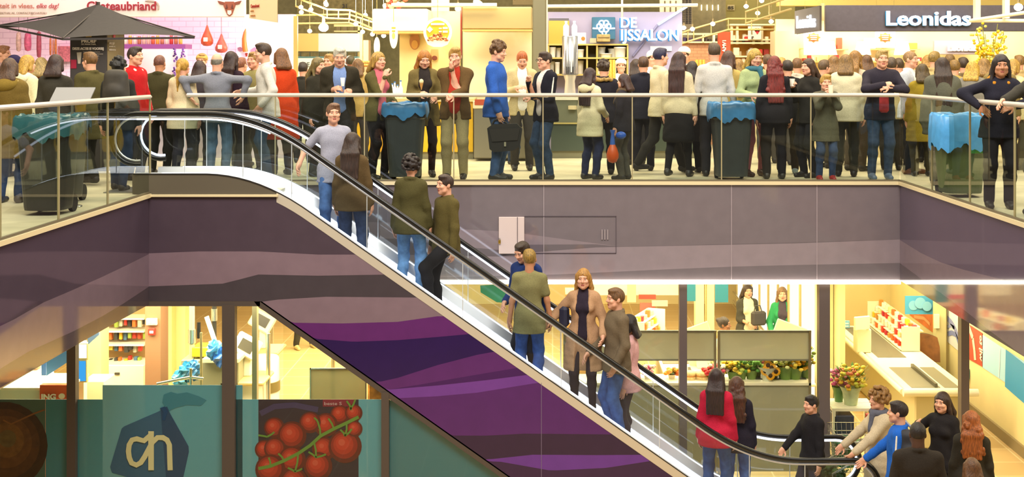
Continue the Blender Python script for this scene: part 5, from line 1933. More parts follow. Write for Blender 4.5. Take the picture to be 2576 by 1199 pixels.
c_, e_ = wp(2062, 77, 20.5), wp(1999, 86, 21.5)
mb = MB(); mb.add([a, b, c_, e_], [(3, 2, 1, 0)], mat('#6a6462', .5)); o2 = Vector((.05, .08, 0)); mb.add([a + o2, b + o2, c_ + o2, e_ + o2], [(0, 1, 2, 3)], mat('#5a5452', .5))
mb.add([b, b + o2, c_ + o2, c_], [(0, 1, 2, 3)], mat('#5a5452', .5)); mb.build('board', t)
rzz = math.atan2(b.y - a.y, b.x - a.x)
q = wp(2003, 71, 21.42)
lettering('Leonidas', .3, glow('#f8fcff', 2.4), t, (q.x, q.y - .03, q.z), (math.pi / 2, 0, rzz), .03, .003, sx=.72)
t = sign('hanging_sign', 'smaller lilac grey sign with white lettering above the far chocolate counter', 'sign', 2350, 102, 2470, 137, 22.2, .08, mat('#a094a8', .5))
mb = MB(); pb(mb, 2380, 112, 2440, 118, 22.28, .33, mat('#c8b890', .5)); mb.build('bracket', t)
words_on(t, 'Leonidas', 2383, 127, 14, 22.17, mat('#f6f4f8', .4), .008, wpx=82)
m_sh = mat('#d8b878', .5)
for i, (x0, x1, y) in enumerate(((1978, 2022, 121), (2098, 2134, 123), (2190, 2250, 123), (2284, 2315, 123), (1975, 2075, 154), (2080, 2180, 154), (2185, 2320, 154))):
    mb = MB(); pb(mb, x0, y, x1, y + 3, DC - .3, .3, m_sh); one('wall_shelf', ('small shelf on the cream chocolate shop wall', 'lower long shelf on the cream chocolate shop wall')[i > 3], 'shelf', mb, ('small shelves in the chocolate shop', 'long shelves in the chocolate shop')[i > 3])
mb = MB(); mb.tube([wp(2002, 121 - 8, DC - .2), wp(2002, 113, DC - .15)], .06, mat('#a04838', .5), 20); one('red_plate', 'round red tin on the shelf left of the white poster', 'tin', mb)
goods = ((2113, 123, 12, 28, '#c8503a', 'tall red box on the second small shelf'), (2099, 123, 8, 11, '#c88a50', None), (2232, 121, 20, 22, '#e8dcc8', None), (2190, 123, 26, 28, '#e2d6d0', 'pale wrapped box left of the right hand white poster'), (2297, 123, 22, 15, '#c8a848', 'yellow framed box on the fourth small shelf'))
for (x, y, w, h, c, l) in goods:
    mb = MB(); pb(mb, x - w / 2, y - h, x + w / 2, y, DC - .25, .15, mat(c, .5), .006); one('chocolate_box', l or 'small box on a small shelf of the chocolate shop', 'box', mb, None if l else 'small boxes on the chocolate shop shelves')
for i in range(40):
    x = rg.uniform(1980, 2318); d = DC - .22 + rg.uniform(0, .1)
    if 2066 < x < 2104 or 2150 < x < 2190 or 2250 < x < 2290: continue
    w, h = rg.uniform(5, 11), rg.uniform(6, 16)
    mb = MB(); pb(mb, x - w / 2, 154 - h, x + w / 2, 154, d, .1, mat(rg.choice(('#c84a38', '#e8d0a0', '#a86848', '#f0e4c8', '#6a5048', '#d8b060', '#e8e0d0', '#b83a40')), .5), .006)
    one('gift_box', 'small gift box on the long shelf of the chocolate shop', 'box', mb, 'gift boxes on the long shelf')
for k, (x0, x1, y1) in enumerate(((2022, 2072, 138), (2202, 2252, 120))):
    t = empty('hanging_poster', (wx((x0 + x1) / 2, 21.9), 21.9, wz(y1, 21.9)), ('white hanging poster with an orange star shape, left one in the chocolate shop', 'white hanging poster with an orange star shape, under the big lettering')[k], 'poster')
    mb = MB(); pb(mb, x0, 80, x1, y1, 21.9, .02, mat('#f8f2e2', .5)); mb.build('sheet', t)
    for q_ in (x0 + 3, x1 - 3):
        mb = MB(); mb.tube([wp(q_, 81, 21.95), (wp(q_, 81, 21.95).x, 21.95, 3.3)], .003, mat('#b8a060', .5), 5); mb.build('cord', t)
    cxp = (x0 + x1) / 2
    mb = MB(); flatpoly(mb, [(cxp + (18 if i % 2 == 0 else 13) * math.cos(i * math.pi / 8), 94 + (13 if i % 2 == 0 else 9) * math.sin(i * math.pi / 8)) for i in range(16)], 21.89, .012, mat('#d8602c', .5)); mb.build('star_print', t)
    mb = MB()
    for j in range(3): pb(mb, cxp - 9 + j, 88 + j * 5, cxp + 9 - j, 90.5 + j * 5, 21.88, .012, mat('#f4dcc4', .5))
    mb.build('text_block', t)
for k, (px, py) in enumerate(((2085, 105), (2170, 105), (2270, 105))):
    t = empty('table_lamp', (wx(px, 22.38), 22.38, wz(154, 22.38)), 'white glowing lampshade in the chocolate shop', 'lamp', 'white lampshades in the chocolate shop')
    d = 22.38
    mb = MB(); mb.lathe([(.15, wz(138, d)), (.10, wz(104, d))], glow('#fff4d8', 2.4), (wx(px, d), d, 0), 20, cap=False); mb.build('shade', t)
    mb = MB(); mb.lathe([(.06, wz(154, d)), (.012, wz(152, d)), (.012, wz(120, d))], mat('#c8a860', .4, .5), (wx(px, d), d, 0), 12); mb.build('stand', t)
t = empty('chocolate_counter', (wx(2250, 20.4), 20.4, 0), 'cream chocolate shop counter behind the crowd', 'counter')
mb = MB(); mb.bb((wx(1960, 20.4), 20.4, 0), (wx(2500, 20.4), 21.1, .98), mat('#e8d6a8', .5)); mb.build('body', t)
mb = MB(); mb.bb((wx(1958, 20.4), 20.36, .98), (wx(2502, 20.4), 21.14, 1.02), mat('#c8a860', .4)); mb.build('worktop', t)
# yellow orchids
t = empty('orchid_vase', (wx(2488, 19.4), 19.4, 0), 'tall vase of yellow blossom sprays in front of the chocolate shop', 'flowers')
cxv = wx(2490, 19.4)
mb = MB(); mb.lathe([(.12, 0), (.14, .5), (.09, 1.0), (.10, 1.15)], mat('#d8cfb0', .3), (cxv, 19.4, 0), 18); mb.build('vase', t)
mst, mye, mye2 = mat('#8a8a38', .6), mat('#f0c818', .6), mat('#e8d860', .6)
for (px, py) in ((2455, 78), (2470, 62), (2478, 88), (2510, 62), (2500, 100), (2525, 85), (2462, 110)):
    mb = MB()
    top = wp(px, py, 19.4 + rg.uniform(-.2, .2))
    b0 = Vector((cxv, 19.4, 1.1))
    pts = [b0.lerp(top, u) + Vector((0, 0, .08 * math.sin(u * 3))) for u in np.linspace(0, 1, 8)]
    mb.tube(pts, .006, mst, 6)
    for i in range(34):
        u = rg.uniform(.3, 1)
        p = b0.lerp(top, u) + Vector((rg.uniform(-.09, .09), rg.uniform(-.09, .09), rg.uniform(-.05, .08)))
        mb.ball(p, (.026, .02, .022), mye if rg.random() < .6 else mye2, 6, 4)
    mb.build('spray', t)
# white beams across the fascia
mb = MB(); mb.tube([wp(2440, 52, 20.6), wp(2590, 30, 19.6)], .03, mat('#f4ead0', .4), 10); mb.tube([wp(2440, 52, 20.6), wp(2590, 52, 20.4)], .03, mat('#f4ead0', .4), 10); one('white_pipe', 'white forked pipe in front of the right end of the long fascia', 'pipe', mb)
mb = MB(); pb(mb, 2454, -40, 2467, 54, 20.5, .12, mat('#f6ecd0', .4)); one('white_post', 'white hanging post crossing the long fascia, left of two', 'post', mb)
mb = MB(); pb(mb, 2528, -40, 2540, 46, 20.3, .12, mat('#f6ecd0', .4)); one('white_post', 'white hanging post crossing the long fascia, right of two', 'post', mb)
lamp(2562, 18, 20.2, .07, 26, 'pendant bulb at the top right before the fascia', None)
mb = MB(); pb(mb, 2066, 8, 2074, 52, 21.0, .1, mat('#d8c890', .5)); one('cream_bracket', 'cream bracket between the angled sign and the long fascia', 'bracket', mb)
# clutter over the nut stall
mb = MB(); mb.tube([wp(985, 13, 20.5), wp(1250, 13, 20.5)], .035, mat('#f4ead0', .4), 10); one('white_pipe', 'white horizontal pipe above the nut stall', 'pipe', mb)
mb = MB()
for i in range(24):
    mb.ball(wp(965 + rg.uniform(0, 55), 2 + rg.uniform(-14, 16), 21.5), (.05, .05, .04), mat(rg.choice(('#c03a28', '#e8b08a', '#d86a48', '#f0dcc0')), .5), 8, 5)
one('red_garland', 'red and pink garland hanging over the white lampshade box', 'garland', mb)
mb = MB(); pb(mb, 1085, -60, 1130, 28, 22.0, .1, mat('#f0e2c4', .6)); one('hall_board', 'pale board high over the round nut sign', 'panel', mb)
mb = MB(); pb(mb, 1290, -60, 1340, 12, 22.0, .1, mat('#6a5c3a', .7)); one('hall_board', 'dark board high over the tan canopy box', 'panel', mb)
for px, py in ((1198, 4), (1206, 9), (1152, 22)):
    lamp(px, py, 20.9, .05, 30)
# ---------------------------------------------------------------- supermarket on the lower floor
def ribbon2d(mb, pts, w, d, th, m, closed=False):
    """flat stroke of pixel width w along picture points, lying on a sheet at distance d"""
    P = [(wx(x, d), wz(y, d)) for x, y in pts]
    n = len(P)
    hw = w * d / FPX / 2
    Lf, Rt = [], []
    for i in range(n):
        a = P[i - 1] if (closed or i > 0) else P[i]
        b = P[(i + 1) % n] if (closed or i < n - 1) else P[i]
        tx, tz = b[0] - a[0], b[1] - a[1]
        l = math.hypot(tx, tz) or 1
        Lf.append((P[i][0] - tz / l * hw, P[i][1] + tx / l * hw))
        Rt.append((P[i][0] + tz / l * hw, P[i][1] - tx / l * hw))
    V = [(x, d, z) for x, z in Lf] + [(x, d, z) for x, z in Rt] + [(x, d + th, z) for x, z in Lf] + [(x, d + th, z) for x, z in Rt]
    F = []
    for i in range(n if closed else n - 1):
        j = (i + 1) % n
        F += [(i, n + i, n + j, j), (2 * n + i, 2 * n + j, 3 * n + j, 3 * n + i), (i, j, 2 * n + j, 2 * n + i), (n + i, 3 * n + i, 3 * n + j, n + j)]
    mb.add(V, F, m)


def ringdisc(mb, x, y, r, d, cols, hx=-.25, hy=-.3, n=26):
    """printed round fruit: rings from rim to off-centre highlight"""
    K = len(cols)
    rings = []
    for k in range(K + 1):
        f = 1 - k / K
        cx, cy_ = x + hx * r * (1 - f), y + hy * r * (1 - f)
        rings.append([(wx(cx + f * r * math.cos(a), d), d, wz(cy_ + f * r * math.sin(a), d)) for a in np.linspace(0, 2 * math.pi, n + 1)[:-1]])
    for k in range(K):
        mb.add(rings[k] + rings[k + 1], [(i, n + i, n + (i + 1) % n, (i + 1) % n) for i in range(n)], cols[k])


ZFILM = YG + .04
YBOT = VY + (EYE - ZB) * FPX / ZFILM - 3
teal = film('#3f8f9e', .9, .35)
teal2 = film('#5aa4b4', .86, .35)
teal3 = film('#2f7886', .92, .35)
for k, (x0, x1, y0, m_, l) in enumerate(((115, 258, 1004, teal, 'teal window film left of the blue house emblem'), (593, 650, 1004, teal2, 'narrow teal window film left of the tomato poster'), (902, 960, 1004, teal2, 'narrow teal window film right of the tomato poster'))):
    mb = MB(); pb(mb, x0, y0, x1, YBOT, ZFILM, .004, m_); one('window_film', l, 'window film', mb)
mb = MB(); flatpoly(mb, [(980, 1006), (996, 1006), (996 + (YBOT - 1006) / SL, YBOT), (980, YBOT)], ZFILM, .004, teal3); one('window_film', 'teal window film in the triangle under the escalator slope', 'window film', mb)
t = empty('window_film', (wx(430, ZFILM), ZFILM, wz(YBOT, ZFILM)), 'tall teal window film with dark blue house emblem and cream letters', 'window film')
mb = MB(); pb(mb, 258, 968, 610, YBOT, ZFILM, .004, teal2); mb.build('sheet', t)
mb = MB(); flatpoly(mb, [(408, 1012), (412, 992), (430, 985), (446, 990), (470, 986), (500, 996), (520, 1006), (505, 1020), (470, 1018), (440, 1026), (424, 1034)], ZFILM - .004, .003, mat('#357f92', .5)); mb.build('leaf_print', t)
mb = MB()
flatpoly(mb, [(306, 1077), (312, 1072), (416, 1027), (420, 1034), (420, 1215), (330, 1202), (282, 1188), (277, 1174)], ZFILM - .005, .003, mat('#2f5f80', .4))
flatpoly(mb, [(404, 1028), (420, 1022), (428, 1040), (474, 1122), (475, 1136), (456, 1222), (419, 1215)], ZFILM - .0085, .003, mat('#17446a', .4))
flatpoly(mb, [(402, 1026), (414, 1022), (422, 1036), (414, 1058), (408, 1056), (411, 1036)], ZFILM - .012, .003, mat('#123a5c', .4))
mb.build('house_emblem', t)
mb = MB()
cr_ = mat('#b9b684', .5)
ribbon2d(mb, [(381, 1092), (362, 1108), (344, 1103), (332, 1106), (325, 1118), (323, 1134), (325, 1150), (331, 1164), (343, 1169), (354, 1163), (364, 1148), (383, 1112), (396, 1100), (410, 1100), (420, 1106), (426, 1118), (428, 1182)], 13, ZFILM - .0155, .003, cr_)
ribbon2d(mb, [(380, 1084), (380, 1182)], 14, ZFILM - .0165, .003, cr_)
mb.build('lettering', t)
t = empty('tomato_poster', (wx(776, ZFILM), ZFILM, wz(YBOT, ZFILM)), 'window poster of red vine tomatoes on dark ground', 'poster')
mb = MB(); pb(mb, 650, 1004, 902, YBOT, ZFILM, .004, mat('#241a30', .35)); mb.build('sheet', t)
R4 = [mat(c, .35) for c in ('#5a1210', '#8a1c14', '#a82a1a', '#b83422', '#c2503c')]
mb = MB()
for i, (x, y, r) in enumerate(((690, 1075, 26), (665, 1130, 24), (855, 1042, 24), (890, 1038, 22), (820, 1068, 30), (780, 1062, 27), (735, 1095, 36), (692, 1128, 28), (735, 1155, 34), (680, 1180, 38), (815, 1128, 30), (868, 1122, 42), (800, 1172, 36), (740, 1210, 34), (892, 1078, 20))):
    ringdisc(mb, x, y, r, ZFILM - .003 - i * .0002, R4)
mb.build('tomato_print', t)
mb = MB()
gs = mat('#5f8a34', .5)
ribbon2d(mb, [(902, 1048), (870, 1064), (840, 1078), (806, 1096), (780, 1120), (750, 1140), (715, 1158), (680, 1172), (650, 1178)], 8, ZFILM - .008, .002, gs)
for (a, b) in (((806, 1096), (800, 1062)), ((800, 1062), (790, 1050)), ((872, 1064), (868, 1096)), ((868, 1096), (885, 1078)), ((868, 1096), (856, 1080)), ((790, 1112), (795, 1150)), ((795, 1150), (776, 1136)), ((795, 1150), (820, 1142)), ((750, 1140), (742, 1186)), ((742, 1186), (724, 1176)), ((742, 1186), (760, 1178)), ((680, 1172), (676, 1150)), ((650, 1094), (672, 1098)), ((672, 1098), (690, 1086)), ((880, 1030), (894, 1004)), ((884, 1030), (872, 1008)), ((840, 1078), (826, 1052)), ((715, 1158), (700, 1140))):
    ribbon2d(mb, [a, ((a[0] + b[0]) / 2 + 2, (a[1] + b[1]) / 2), b], 4.5, ZFILM - .0085, .002, gs)
mb.build('stalk_print', t)
mb = MB(); pb(mb, 812, 1004, 892, 1022, ZFILM - .002, .002, mat('#7a1430', .4)); mb.build('red_label', t)
words_on(t, 'beste S', 815, 1018, 8, ZFILM - .003, mat('#c8a8a8', .5), 0, depth=.002, wpx=44)
mb = MB(); ribbon2d(mb, [(655, 1040), (690, 1022), (740, 1018), (800, 1030)], 14, ZFILM - .0015, .001, mat('#39305a', .4)); mb.build('bag_print', t)
t = empty('bread_poster', (wx(55, ZFILM), ZFILM, wz(YBOT, ZFILM)), 'window poster of a brown bread crust at the far lower left', 'poster')
mb = MB(); pb(mb, -180, 1004, 114, YBOT, ZFILM, .004, mat('#4a6a60', .4)); mb.build('sheet', t)
mb = MB(); ringdisc(mb, 10, 1120, 110, ZFILM - .003, [mat(c, .45, 0, .25, 12) for c in ('#3a2412', '#54341a', '#6a4422', '#7a5428', '#6a5a34')], .1, -.2)
mb.build('crust_print', t)
mb = MB(); ribbon2d(mb, [(8, 1056), (28, 1066), (50, 1056), (85, 1040), (112, 1030)], 4, ZFILM - .005, .002, mat('#8a5a2a', .5)); mb.build('score_print', t)

# ---- left interior: service desk, shelves, self checkouts ---------------
FL = ZB


def floor_box(mb, x0, y0, x1, d, depth, m, bev=.0, zb=FL):
    """stands on the floor; front top edge at picture height y0"""
    mb.bb((wx(x0, d), d, zb), (wx(x1, d), d + depth, wz(y0, d)), m, bev)
    return mb


m_cream = mat('#eadfb4', .45)
m_white = mat('#f0ead2', .4)
m_grey = mat('#8a8672', .45, .2)
m_chr = mat('#c8c6b8', .2, .9)
t = empty('goods_shelf', (wx(308, 18.2), 18.2, FL), 'white hook shelf of small packed goods beside the brown pillar', 'shelf')
mb = MB(); mb.bb((wx(225, 18.2), 18.5, FL), (wx(364, 18.2), 18.58, ZC), mat('#b8925e', .6)); mb.build('back_panel', t)
mb = MB(); floor_box(mb, 225, 918, 362, 18.0, .5, m_white, .01); mb.build('cabinet', t)
mb = MB(); pb(mb, 288, 937, 300, 942, 17.98, .03, mat('#4a4438')); mb.build('handle', t)
for y in (800, 832, 866):
    mb = MB(); pb(mb, 225, y, 362, y + 4, 18.2, .32, mat('#f8f0dc', .4)); mb.build('shelf', t)
gcol = ('#c8482c', '#d8a828', '#e8d048', '#3a3a38', '#e06a2c', '#8a9a3c', '#c8c0a8', '#4a6a88', '#2c2a2a', '#d83a30')
for y, n in ((804, 9), (836, 9), (870, 8), (914, 8)):
    for i in range(n):
        x = 262 + i * 12 + rg.uniform(-2, 2)
        w, h = rg.uniform(7, 11), rg.uniform(10, 20)
        top = y if y < 900 else y - h
        mb = MB(); pb(mb, x, top, x + w, top + h, 18.22 + rg.uniform(0, .1), .08, mat(rg.choice(gcol), .4), .008)
        one('packed_goods', 'small coloured packet on the hook shelf beside the brown pillar', 'packet', mb, 'packets on the hook shelf')
mb = MB(); mb.bb((wx(365, 17.4), 17.4, FL), (wx(404, 17.4), 17.75, ZC), mat('#8a6448', .6)); tag(mb.build('pillar_brown'), kind='structure')
mb = MB(); pb(mb, 367, 801, 394, 818, 17.34, .05, m_cream, .006); pb(mb, 370, 805, 379, 814, 17.33, .02, mat('#d8cfa8')); pb(mb, 382, 805, 391, 814, 17.33, .02, mat('#d8cfa8')); one('wall_socket', 'cream double socket on the brown pillar', 'socket', mb)
mb = MB(); pb(mb, 372, 826, 389, 843, 17.34, .05, mat('#c82c24', .4), .006); pb(mb, 376, 832, 385, 838, 17.33, .02, mat('#f0e0d8')); one('fire_alarm', 'red fire alarm box on the brown pillar', 'alarm', mb)
mb = MB(); mb.bb((wx(406, 18.6), 18.6, FL), (wx(432, 18.6), 19.0, ZC), mat('#e6d48e', .5)); mb.bb((wx(436, 18.8), 18.8, FL), (wx(466, 18.8), 19.2, ZC), mat('#ecdc9c', .5)); tag(mb.build('column_cream'), kind='structure')
# service desk with monitors
t = empty('service_desk', (wx(80, 15.8), 15.8, FL), 'white service desk with orange front panel at the left edge', 'desk')
mb = MB(); floor_box(mb, -140, 978, 100, 15.8, .7, mat('#e2e6d4', .4), .01); mb.build('body', t)
mb = MB(); mb.bb((wx(-142, 15.8), 15.74, wz(978, 15.8)), (wx(172, 15.8), 16.5, wz(972, 15.8)), m_white); mb.build('worktop', t)
mb = MB(); floor_box(mb, 100, 968, 171, 15.7, .1, mat('#d8501e', .5)); mb.build('orange_panel', t)
words_on(t, 'ING', 104, 1003, 13, 15.69, mat('#f0e4d8', .5), .003, wpx=36)
mb = MB(); disc(mb, 155, 996, 8, 7, 15.69, .008, mat('#f0d8c0', .5), 12); mb.build('lion_emblem', t)
for (x0, y0, x1, y1, c, l) in ((190, 866, 217, 900, glow('#eef6ff', 1.6), 'upper white monitor beside the dark mullion'), (176, 908, 215, 958, glow('#3a9ae0', 1.1), 'lower blue monitor beside the dark mullion')):
    t = empty('monitor', (wx((x0 + x1) / 2, 16.2), 16.2, wz(y1 + 4, 16.2)), l, 'monitor')
    mb = MB(); pb(mb, x0 - 4, y0 - 4, x1 + 4, y1 + 4, 16.2, .06, mat('#c8b878', .4), .008); hd = mb.build('casing', t)
    mb = MB(); pb(mb, x0, y0, x1, y1, 16.19, .012, c); mb.build('screen', hd)
mb = MB(); mb.bb((wx(196, 16.3), 16.28, FL), (wx(212, 16.3), 16.4, wz(860, 16.3)), m_cream); one('monitor_post', 'cream post carrying the two monitors', 'post', mb)
for k, (pts, l) in enumerate(((((117, 908), (178, 872), (178, 905), (117, 945)), 'larger blue hanging banner at the left under the edge'), (((218, 838), (249, 818), (249, 842), (222, 866)), 'small blue hanging banner right of the monitors'), (((104, 908), (116, 905), (116, 944), (104, 944)), 'narrow dark blue banner beside the service desk'))):
    mb = MB(); flatpoly(mb, pts, 16.0 + .1 * k, .012, mat(('#4a8ad0', '#8ab0e8', '#2a5a98')[k], .5)); one('banner', l, 'banner', mb)
mb = MB(); mb.bb((wx(222, 17.0), 17.0, FL), (wx(254, 17.0), 17.3, wz(820, 17.0)), mat('#d8c07c', .5)); one('upright_board', 'yellowish upright panel left of the hook shelf', 'panel', mb)
mb = MB(); floor_box(mb, 205, 958, 262, 16.6, .4, mat('#e8e2bc', .5), .01); one('cash_counter', 'low cream counter between the monitors and the hook shelf', 'counter', mb)
# packing table, bags, posts
t = empty('packing_table', (wx(520, 16.6), 16.6, FL), 'grey packing table with yellow box behind the tall teal film', 'table')
mb = MB(); floor_box(mb, 455, 905, 600, 16.8, .7, mat('#8a8668', .45), .01); mb.build('body', t)
mb = MB(); mb.bb((wx(508, 16.7), 16.7, wz(912, 16.7)), (wx(600, 16.7), 17.5, wz(903, 16.7)), mat('#d8d0a4', .4)); mb.build('worktop', t)
mb = MB(); pb(mb, 482, 873, 526, 898, 16.85, .3, mat('#c8b820', .5), .012); one('yellow_box', 'yellow box on the packing table', 'box', mb)
for k, (x, y, c) in enumerate(((470, 935, '#3f9ac8'), (455, 955, '#58b0d8'), (488, 930, '#4a8ac0'), (538, 880, '#4a9ad8'), (552, 897, '#2c6ac0'))):
    p = wp(x, y, 16.5)
    mb = MB(); mb.ball(p, (.11, .1, .13), mat(c, .35, 0, .3, 9, .5), 14, 10); mb.v = [tuple(Vector(p) + (Vector(v) - Vector(p)) * rg.uniform(.62, 1.2)) for v in mb.v]; mb.sm = [False] * len(mb.sm); one('plastic_bag', 'crumpled blue plastic bag by the packing table', 'bag', mb, 'blue bags by the packing table')
for k, (x, y0, y1, d, c, w, l) in enumerate(((483, 770, 905, 16.9, '#c8c0a0', 7, 'silver and black upright roll holder on the packing table'), (506, 836, 1000, 16.2, '#a89c70', 3.2, 'slim brass coloured post behind the tall teal film'), (480, 926, 1000, 16.0, '#a89c70', 3.2, 'short steel barrier post behind the tall teal film'), (539, 765, 850, 17.2, '#3a3834', 6, 'dark upright bottle tube near the dark mullion'), (500, 810, 850, 17.0, '#2a2826', 5, 'black hanging handset over the packing table'))):
    mb = MB(); r = w * d / FPX
    yb = (FL if k in (1, 2) else wz(y1, d))
    mb.tube([(wx(x, d), d, yb), (wx(x, d), d, wz(y0, d))], r, mat(c, .3, .5), 12)
    if k == 0: mb.tube([(wx(x, d), d, wz(862, d)), (wx(x, d), d, wz(828, d))], r * 1.35, m_chr, 14)
    if k == 3: mb.tube([(wx(x, d), d, wz(806, d)), (wx(x, d), d, wz(776, d))], r * 1.3, m_chr, 14)
    one('steel_post', l, 'post', mb)
mb = MB(); flatpoly(mb, [(514, 798), (524, 794), (548, 865), (538, 870)], 17.0, .02, mat('#e8d8c0', .5)); one('leaflet_strip', 'tall pale leaflet leaning on the packing table', 'leaflet', mb)
mb = MB(); mb.tube([wp(395, 965, 16.0), wp(480, 948, 16.0), wp(512, 952, 16.0)], .02, m_chr, 8); mb.tube([wp(480, 948, 16), (wx(480, 16), 16, FL)], .02, m_chr, 8); one('barrier_rail', 'steel barrier rail just above the tall teal film', 'rail', mb)


def self_checkout(x, ytop, d, label):
    t = empty('self_checkout', (wx(x, d), d, FL), label, 'checkout', 'self checkouts')
    cx = wx(x, d)
    zt = wz(ytop, d)
    mb = MB(); mb.bb((cx - .22, d, FL), (cx + .2, d + .5, zt - .62), m_white, .02); mb.build('body', t)
    mb = MB(); mb.bb((cx - .3, d - .1, zt - .62), (cx + .3, d + .55, zt - .56), mat('#c8b070', .4), .02); mb.build('scanner_top', t)
    mb = MB(); mb.bb((cx - .05, d + .2, zt - .56), (cx + .05, d + .32, zt - .25), m_white, .01); mb.build('neck', t)
    R = Matrix.Rotation(.5, 3, 'Y') @ Matrix.Rotation(-.25, 3, 'X')
    mb = MB(); mb.box((cx, d + .2, zt - .14), (.36, .07, .28), m_white, rot=R, bev=.02); hd = mb.build('head', t)
    mb = MB(); mb.box(Vector((cx, d + .2, zt - .14)) + R @ Vector((0, -.04, 0)), (.2, .01, .15), mat('#4a463c', .3), rot=R); mb.build('screen', hd)
    return t


self_checkout(612, 852, 16.9, 'nearer white self checkout right of the thick dark mullion')
self_checkout(652, 790, 18.6, 'farther white self checkout beside the inner grey post')
mb = MB(); mb.lathe([(.22, FL), (.22, wz(905, 17.6)), (.2, wz(900, 17.6)), (0, wz(900, 17.6))], m_white, (wx(659, 17.6), 17.7, 0), 24); mb.lathe([(.235, wz(985, 17.6)), (.235, wz(960, 17.6))], mat('#7a6c3c', .4), (wx(659, 17.6), 17.7, 0), 24); one('drum_counter', 'white drum shaped stand with brass band beside the tiled floor', 'stand', mb)
mb = MB(); mb.bb((wx(634, 16.2), 16.2, FL), (wx(646, 16.2), 16.3, ZC), mat('#8a8468', .4, .4)); tag(mb.build('column_grey_post'), kind='structure')
for (x, y0, d, l) in ((675, 838, 17.2, 'shiny barrier post on the tiled floor beside the drum stand'), (684, 782, 20.5, 'farther shiny post near the self checkouts'), (838, 900, 19.4, 'short steel post behind the frosted panel')):
    mb = MB(); mb.tube([(wx(x, d), d, FL), (wx(x, d), d, wz(y0, d))], .03, m_chr, 12); mb.lathe([(.10, FL), (.10, FL + .02), (.03, FL + .04)], m_chr, (wx(x, d), d, 0), 16); one('steel_post', l, 'post', mb)
t = empty('frosted_screen', (wx(850, 16.4), 16.4, FL), 'frosted grey glass screen behind the right edge of the tomato poster', 'screen')
mb = MB(); pb(mb, 782, 929, 920, 1190, 16.4, .015, film('#a8a888', .8, .5)); mb.build('pane', t)
mb = MB(); pb(mb, 779, 926, 921, 929, 16.39, .03, m_chr); pb(mb, 779, 926, 782, 1225, 16.39, .03, m_chr); pb(mb, 919, 926, 922, 1225, 16.39, .03, m_chr); mb.build('frame', t)
mb = MB(); floor_box(mb, 924, 955, 985, 16.2, .5, mat('#b87a2c', .6, 0, .5, 10), .03); one('fruit_crate_display', 'orange brown produce display at the right corner of the shop window', 'display', mb)

# ---- right interior -----------------------------------------------------
DFL = 16.75
t = empty('flower_stand', (wx(1810, DFL), DFL, FL), 'long stand with two frosted upper panels and a flower shelf inside the window', 'stand')
fro = film('#d6d2b0', .86, .5)
for (x0, x1) in ((1420, 1800), (1810, 2038)):
    mb = MB(); pb(mb, x0, 836, x1, 903, DFL, .012, fro); mb.build('frosted_panel', t)
    mb = MB(); pb(mb, x0 - 3, 831, x1 + 3, 836, DFL - .01, .03, m_grey); pb(mb, x0 - 3, 903, x1 + 3, 907, DFL - .01, .03, m_grey); mb.build('panel_rail', t)
for x in (1420, 1799, 1808, 2037):
    mb = MB(); mb.bb((wx(x - 3, DFL), DFL - .02, FL), (wx(x + 3, DFL), DFL + .03, wz(832, DFL)), mat('#a89c7c', .35, .6)); mb.build('post', t)
mb = MB(); pb(mb, 1420, 963, 2040, 969, DFL - .02, .5, mat('#f0e8c8', .4)); mb.build('shelf', t)
mb = MB(); pb(mb, 1420, 969, 2036, 1185, DFL, .015, film('#a8a68c', .8, .25)); mb.build('lower_panel', t)
zs = wz(963, DFL)
YSH = DFL + .22


def bouquet(x, label, cols, n, r, h_, wrap='#6a8a3c', leaf='#4a7a2c', y=YSH, z=zs, name='bouquet', pot=False, big=.03, grp=None):
    cx = wx(x, y)
    k_ = 1.0 if (pot or y != YSH) else 1.25
    h, r, n, big = h_, r * k_, int(n * 1.7), big * 1.12
    t = empty(name, (cx, y, z), label, 'flowers', grp)
    mb = MB(); mb.lathe([(r * .45, 0), (r * .6, h * .3), (r * .8, h * .45)], mat(wrap, .35, 0, .15, 10), (cx, y, z), 16, cap=False); mb.lathe([(0, .004), (r * .45, .004)], mat(wrap, .35, 0, .15, 10), (cx, y, z), 16, cap=False)
    mb.build('pot' if pot else 'wrapper', t)
    mb = MB()
    for i in range(int(n * 1.2)):
        a, q = rg.uniform(0, 6.283), r * math.sqrt(rg.random())
        c = Vector((cx + q * math.cos(a), y + q * math.sin(a), z + h * rg.uniform(.5, .85)))
        dv = Vector((math.cos(a), math.sin(a), rg.uniform(.2, 1.4))) * (r * .35)
        s_ = dv.cross(Vector((0, 0, 1))).normalized() * r * .10
        mb.add([c, c + dv * .5 + s_, c + dv, c + dv * .5 - s_], [(0, 1, 2, 3)], mat(leaf, .6))
    mb.build('leaves', t)
    mb = MB()
    for i in range(n):
        a, q = rg.uniform(0, 6.283), r * math.sqrt(rg.random()) * 1.05
        c = Vector((cx + q * math.cos(a), y + q * math.sin(a), z + h * rg.uniform(.5, 1.0) - q * .25))
        mb.ball(c, (big, big, big * .7), mat(rg.choice(cols), .6), 8, 5)
    mb.build('blossoms', t)
    return t


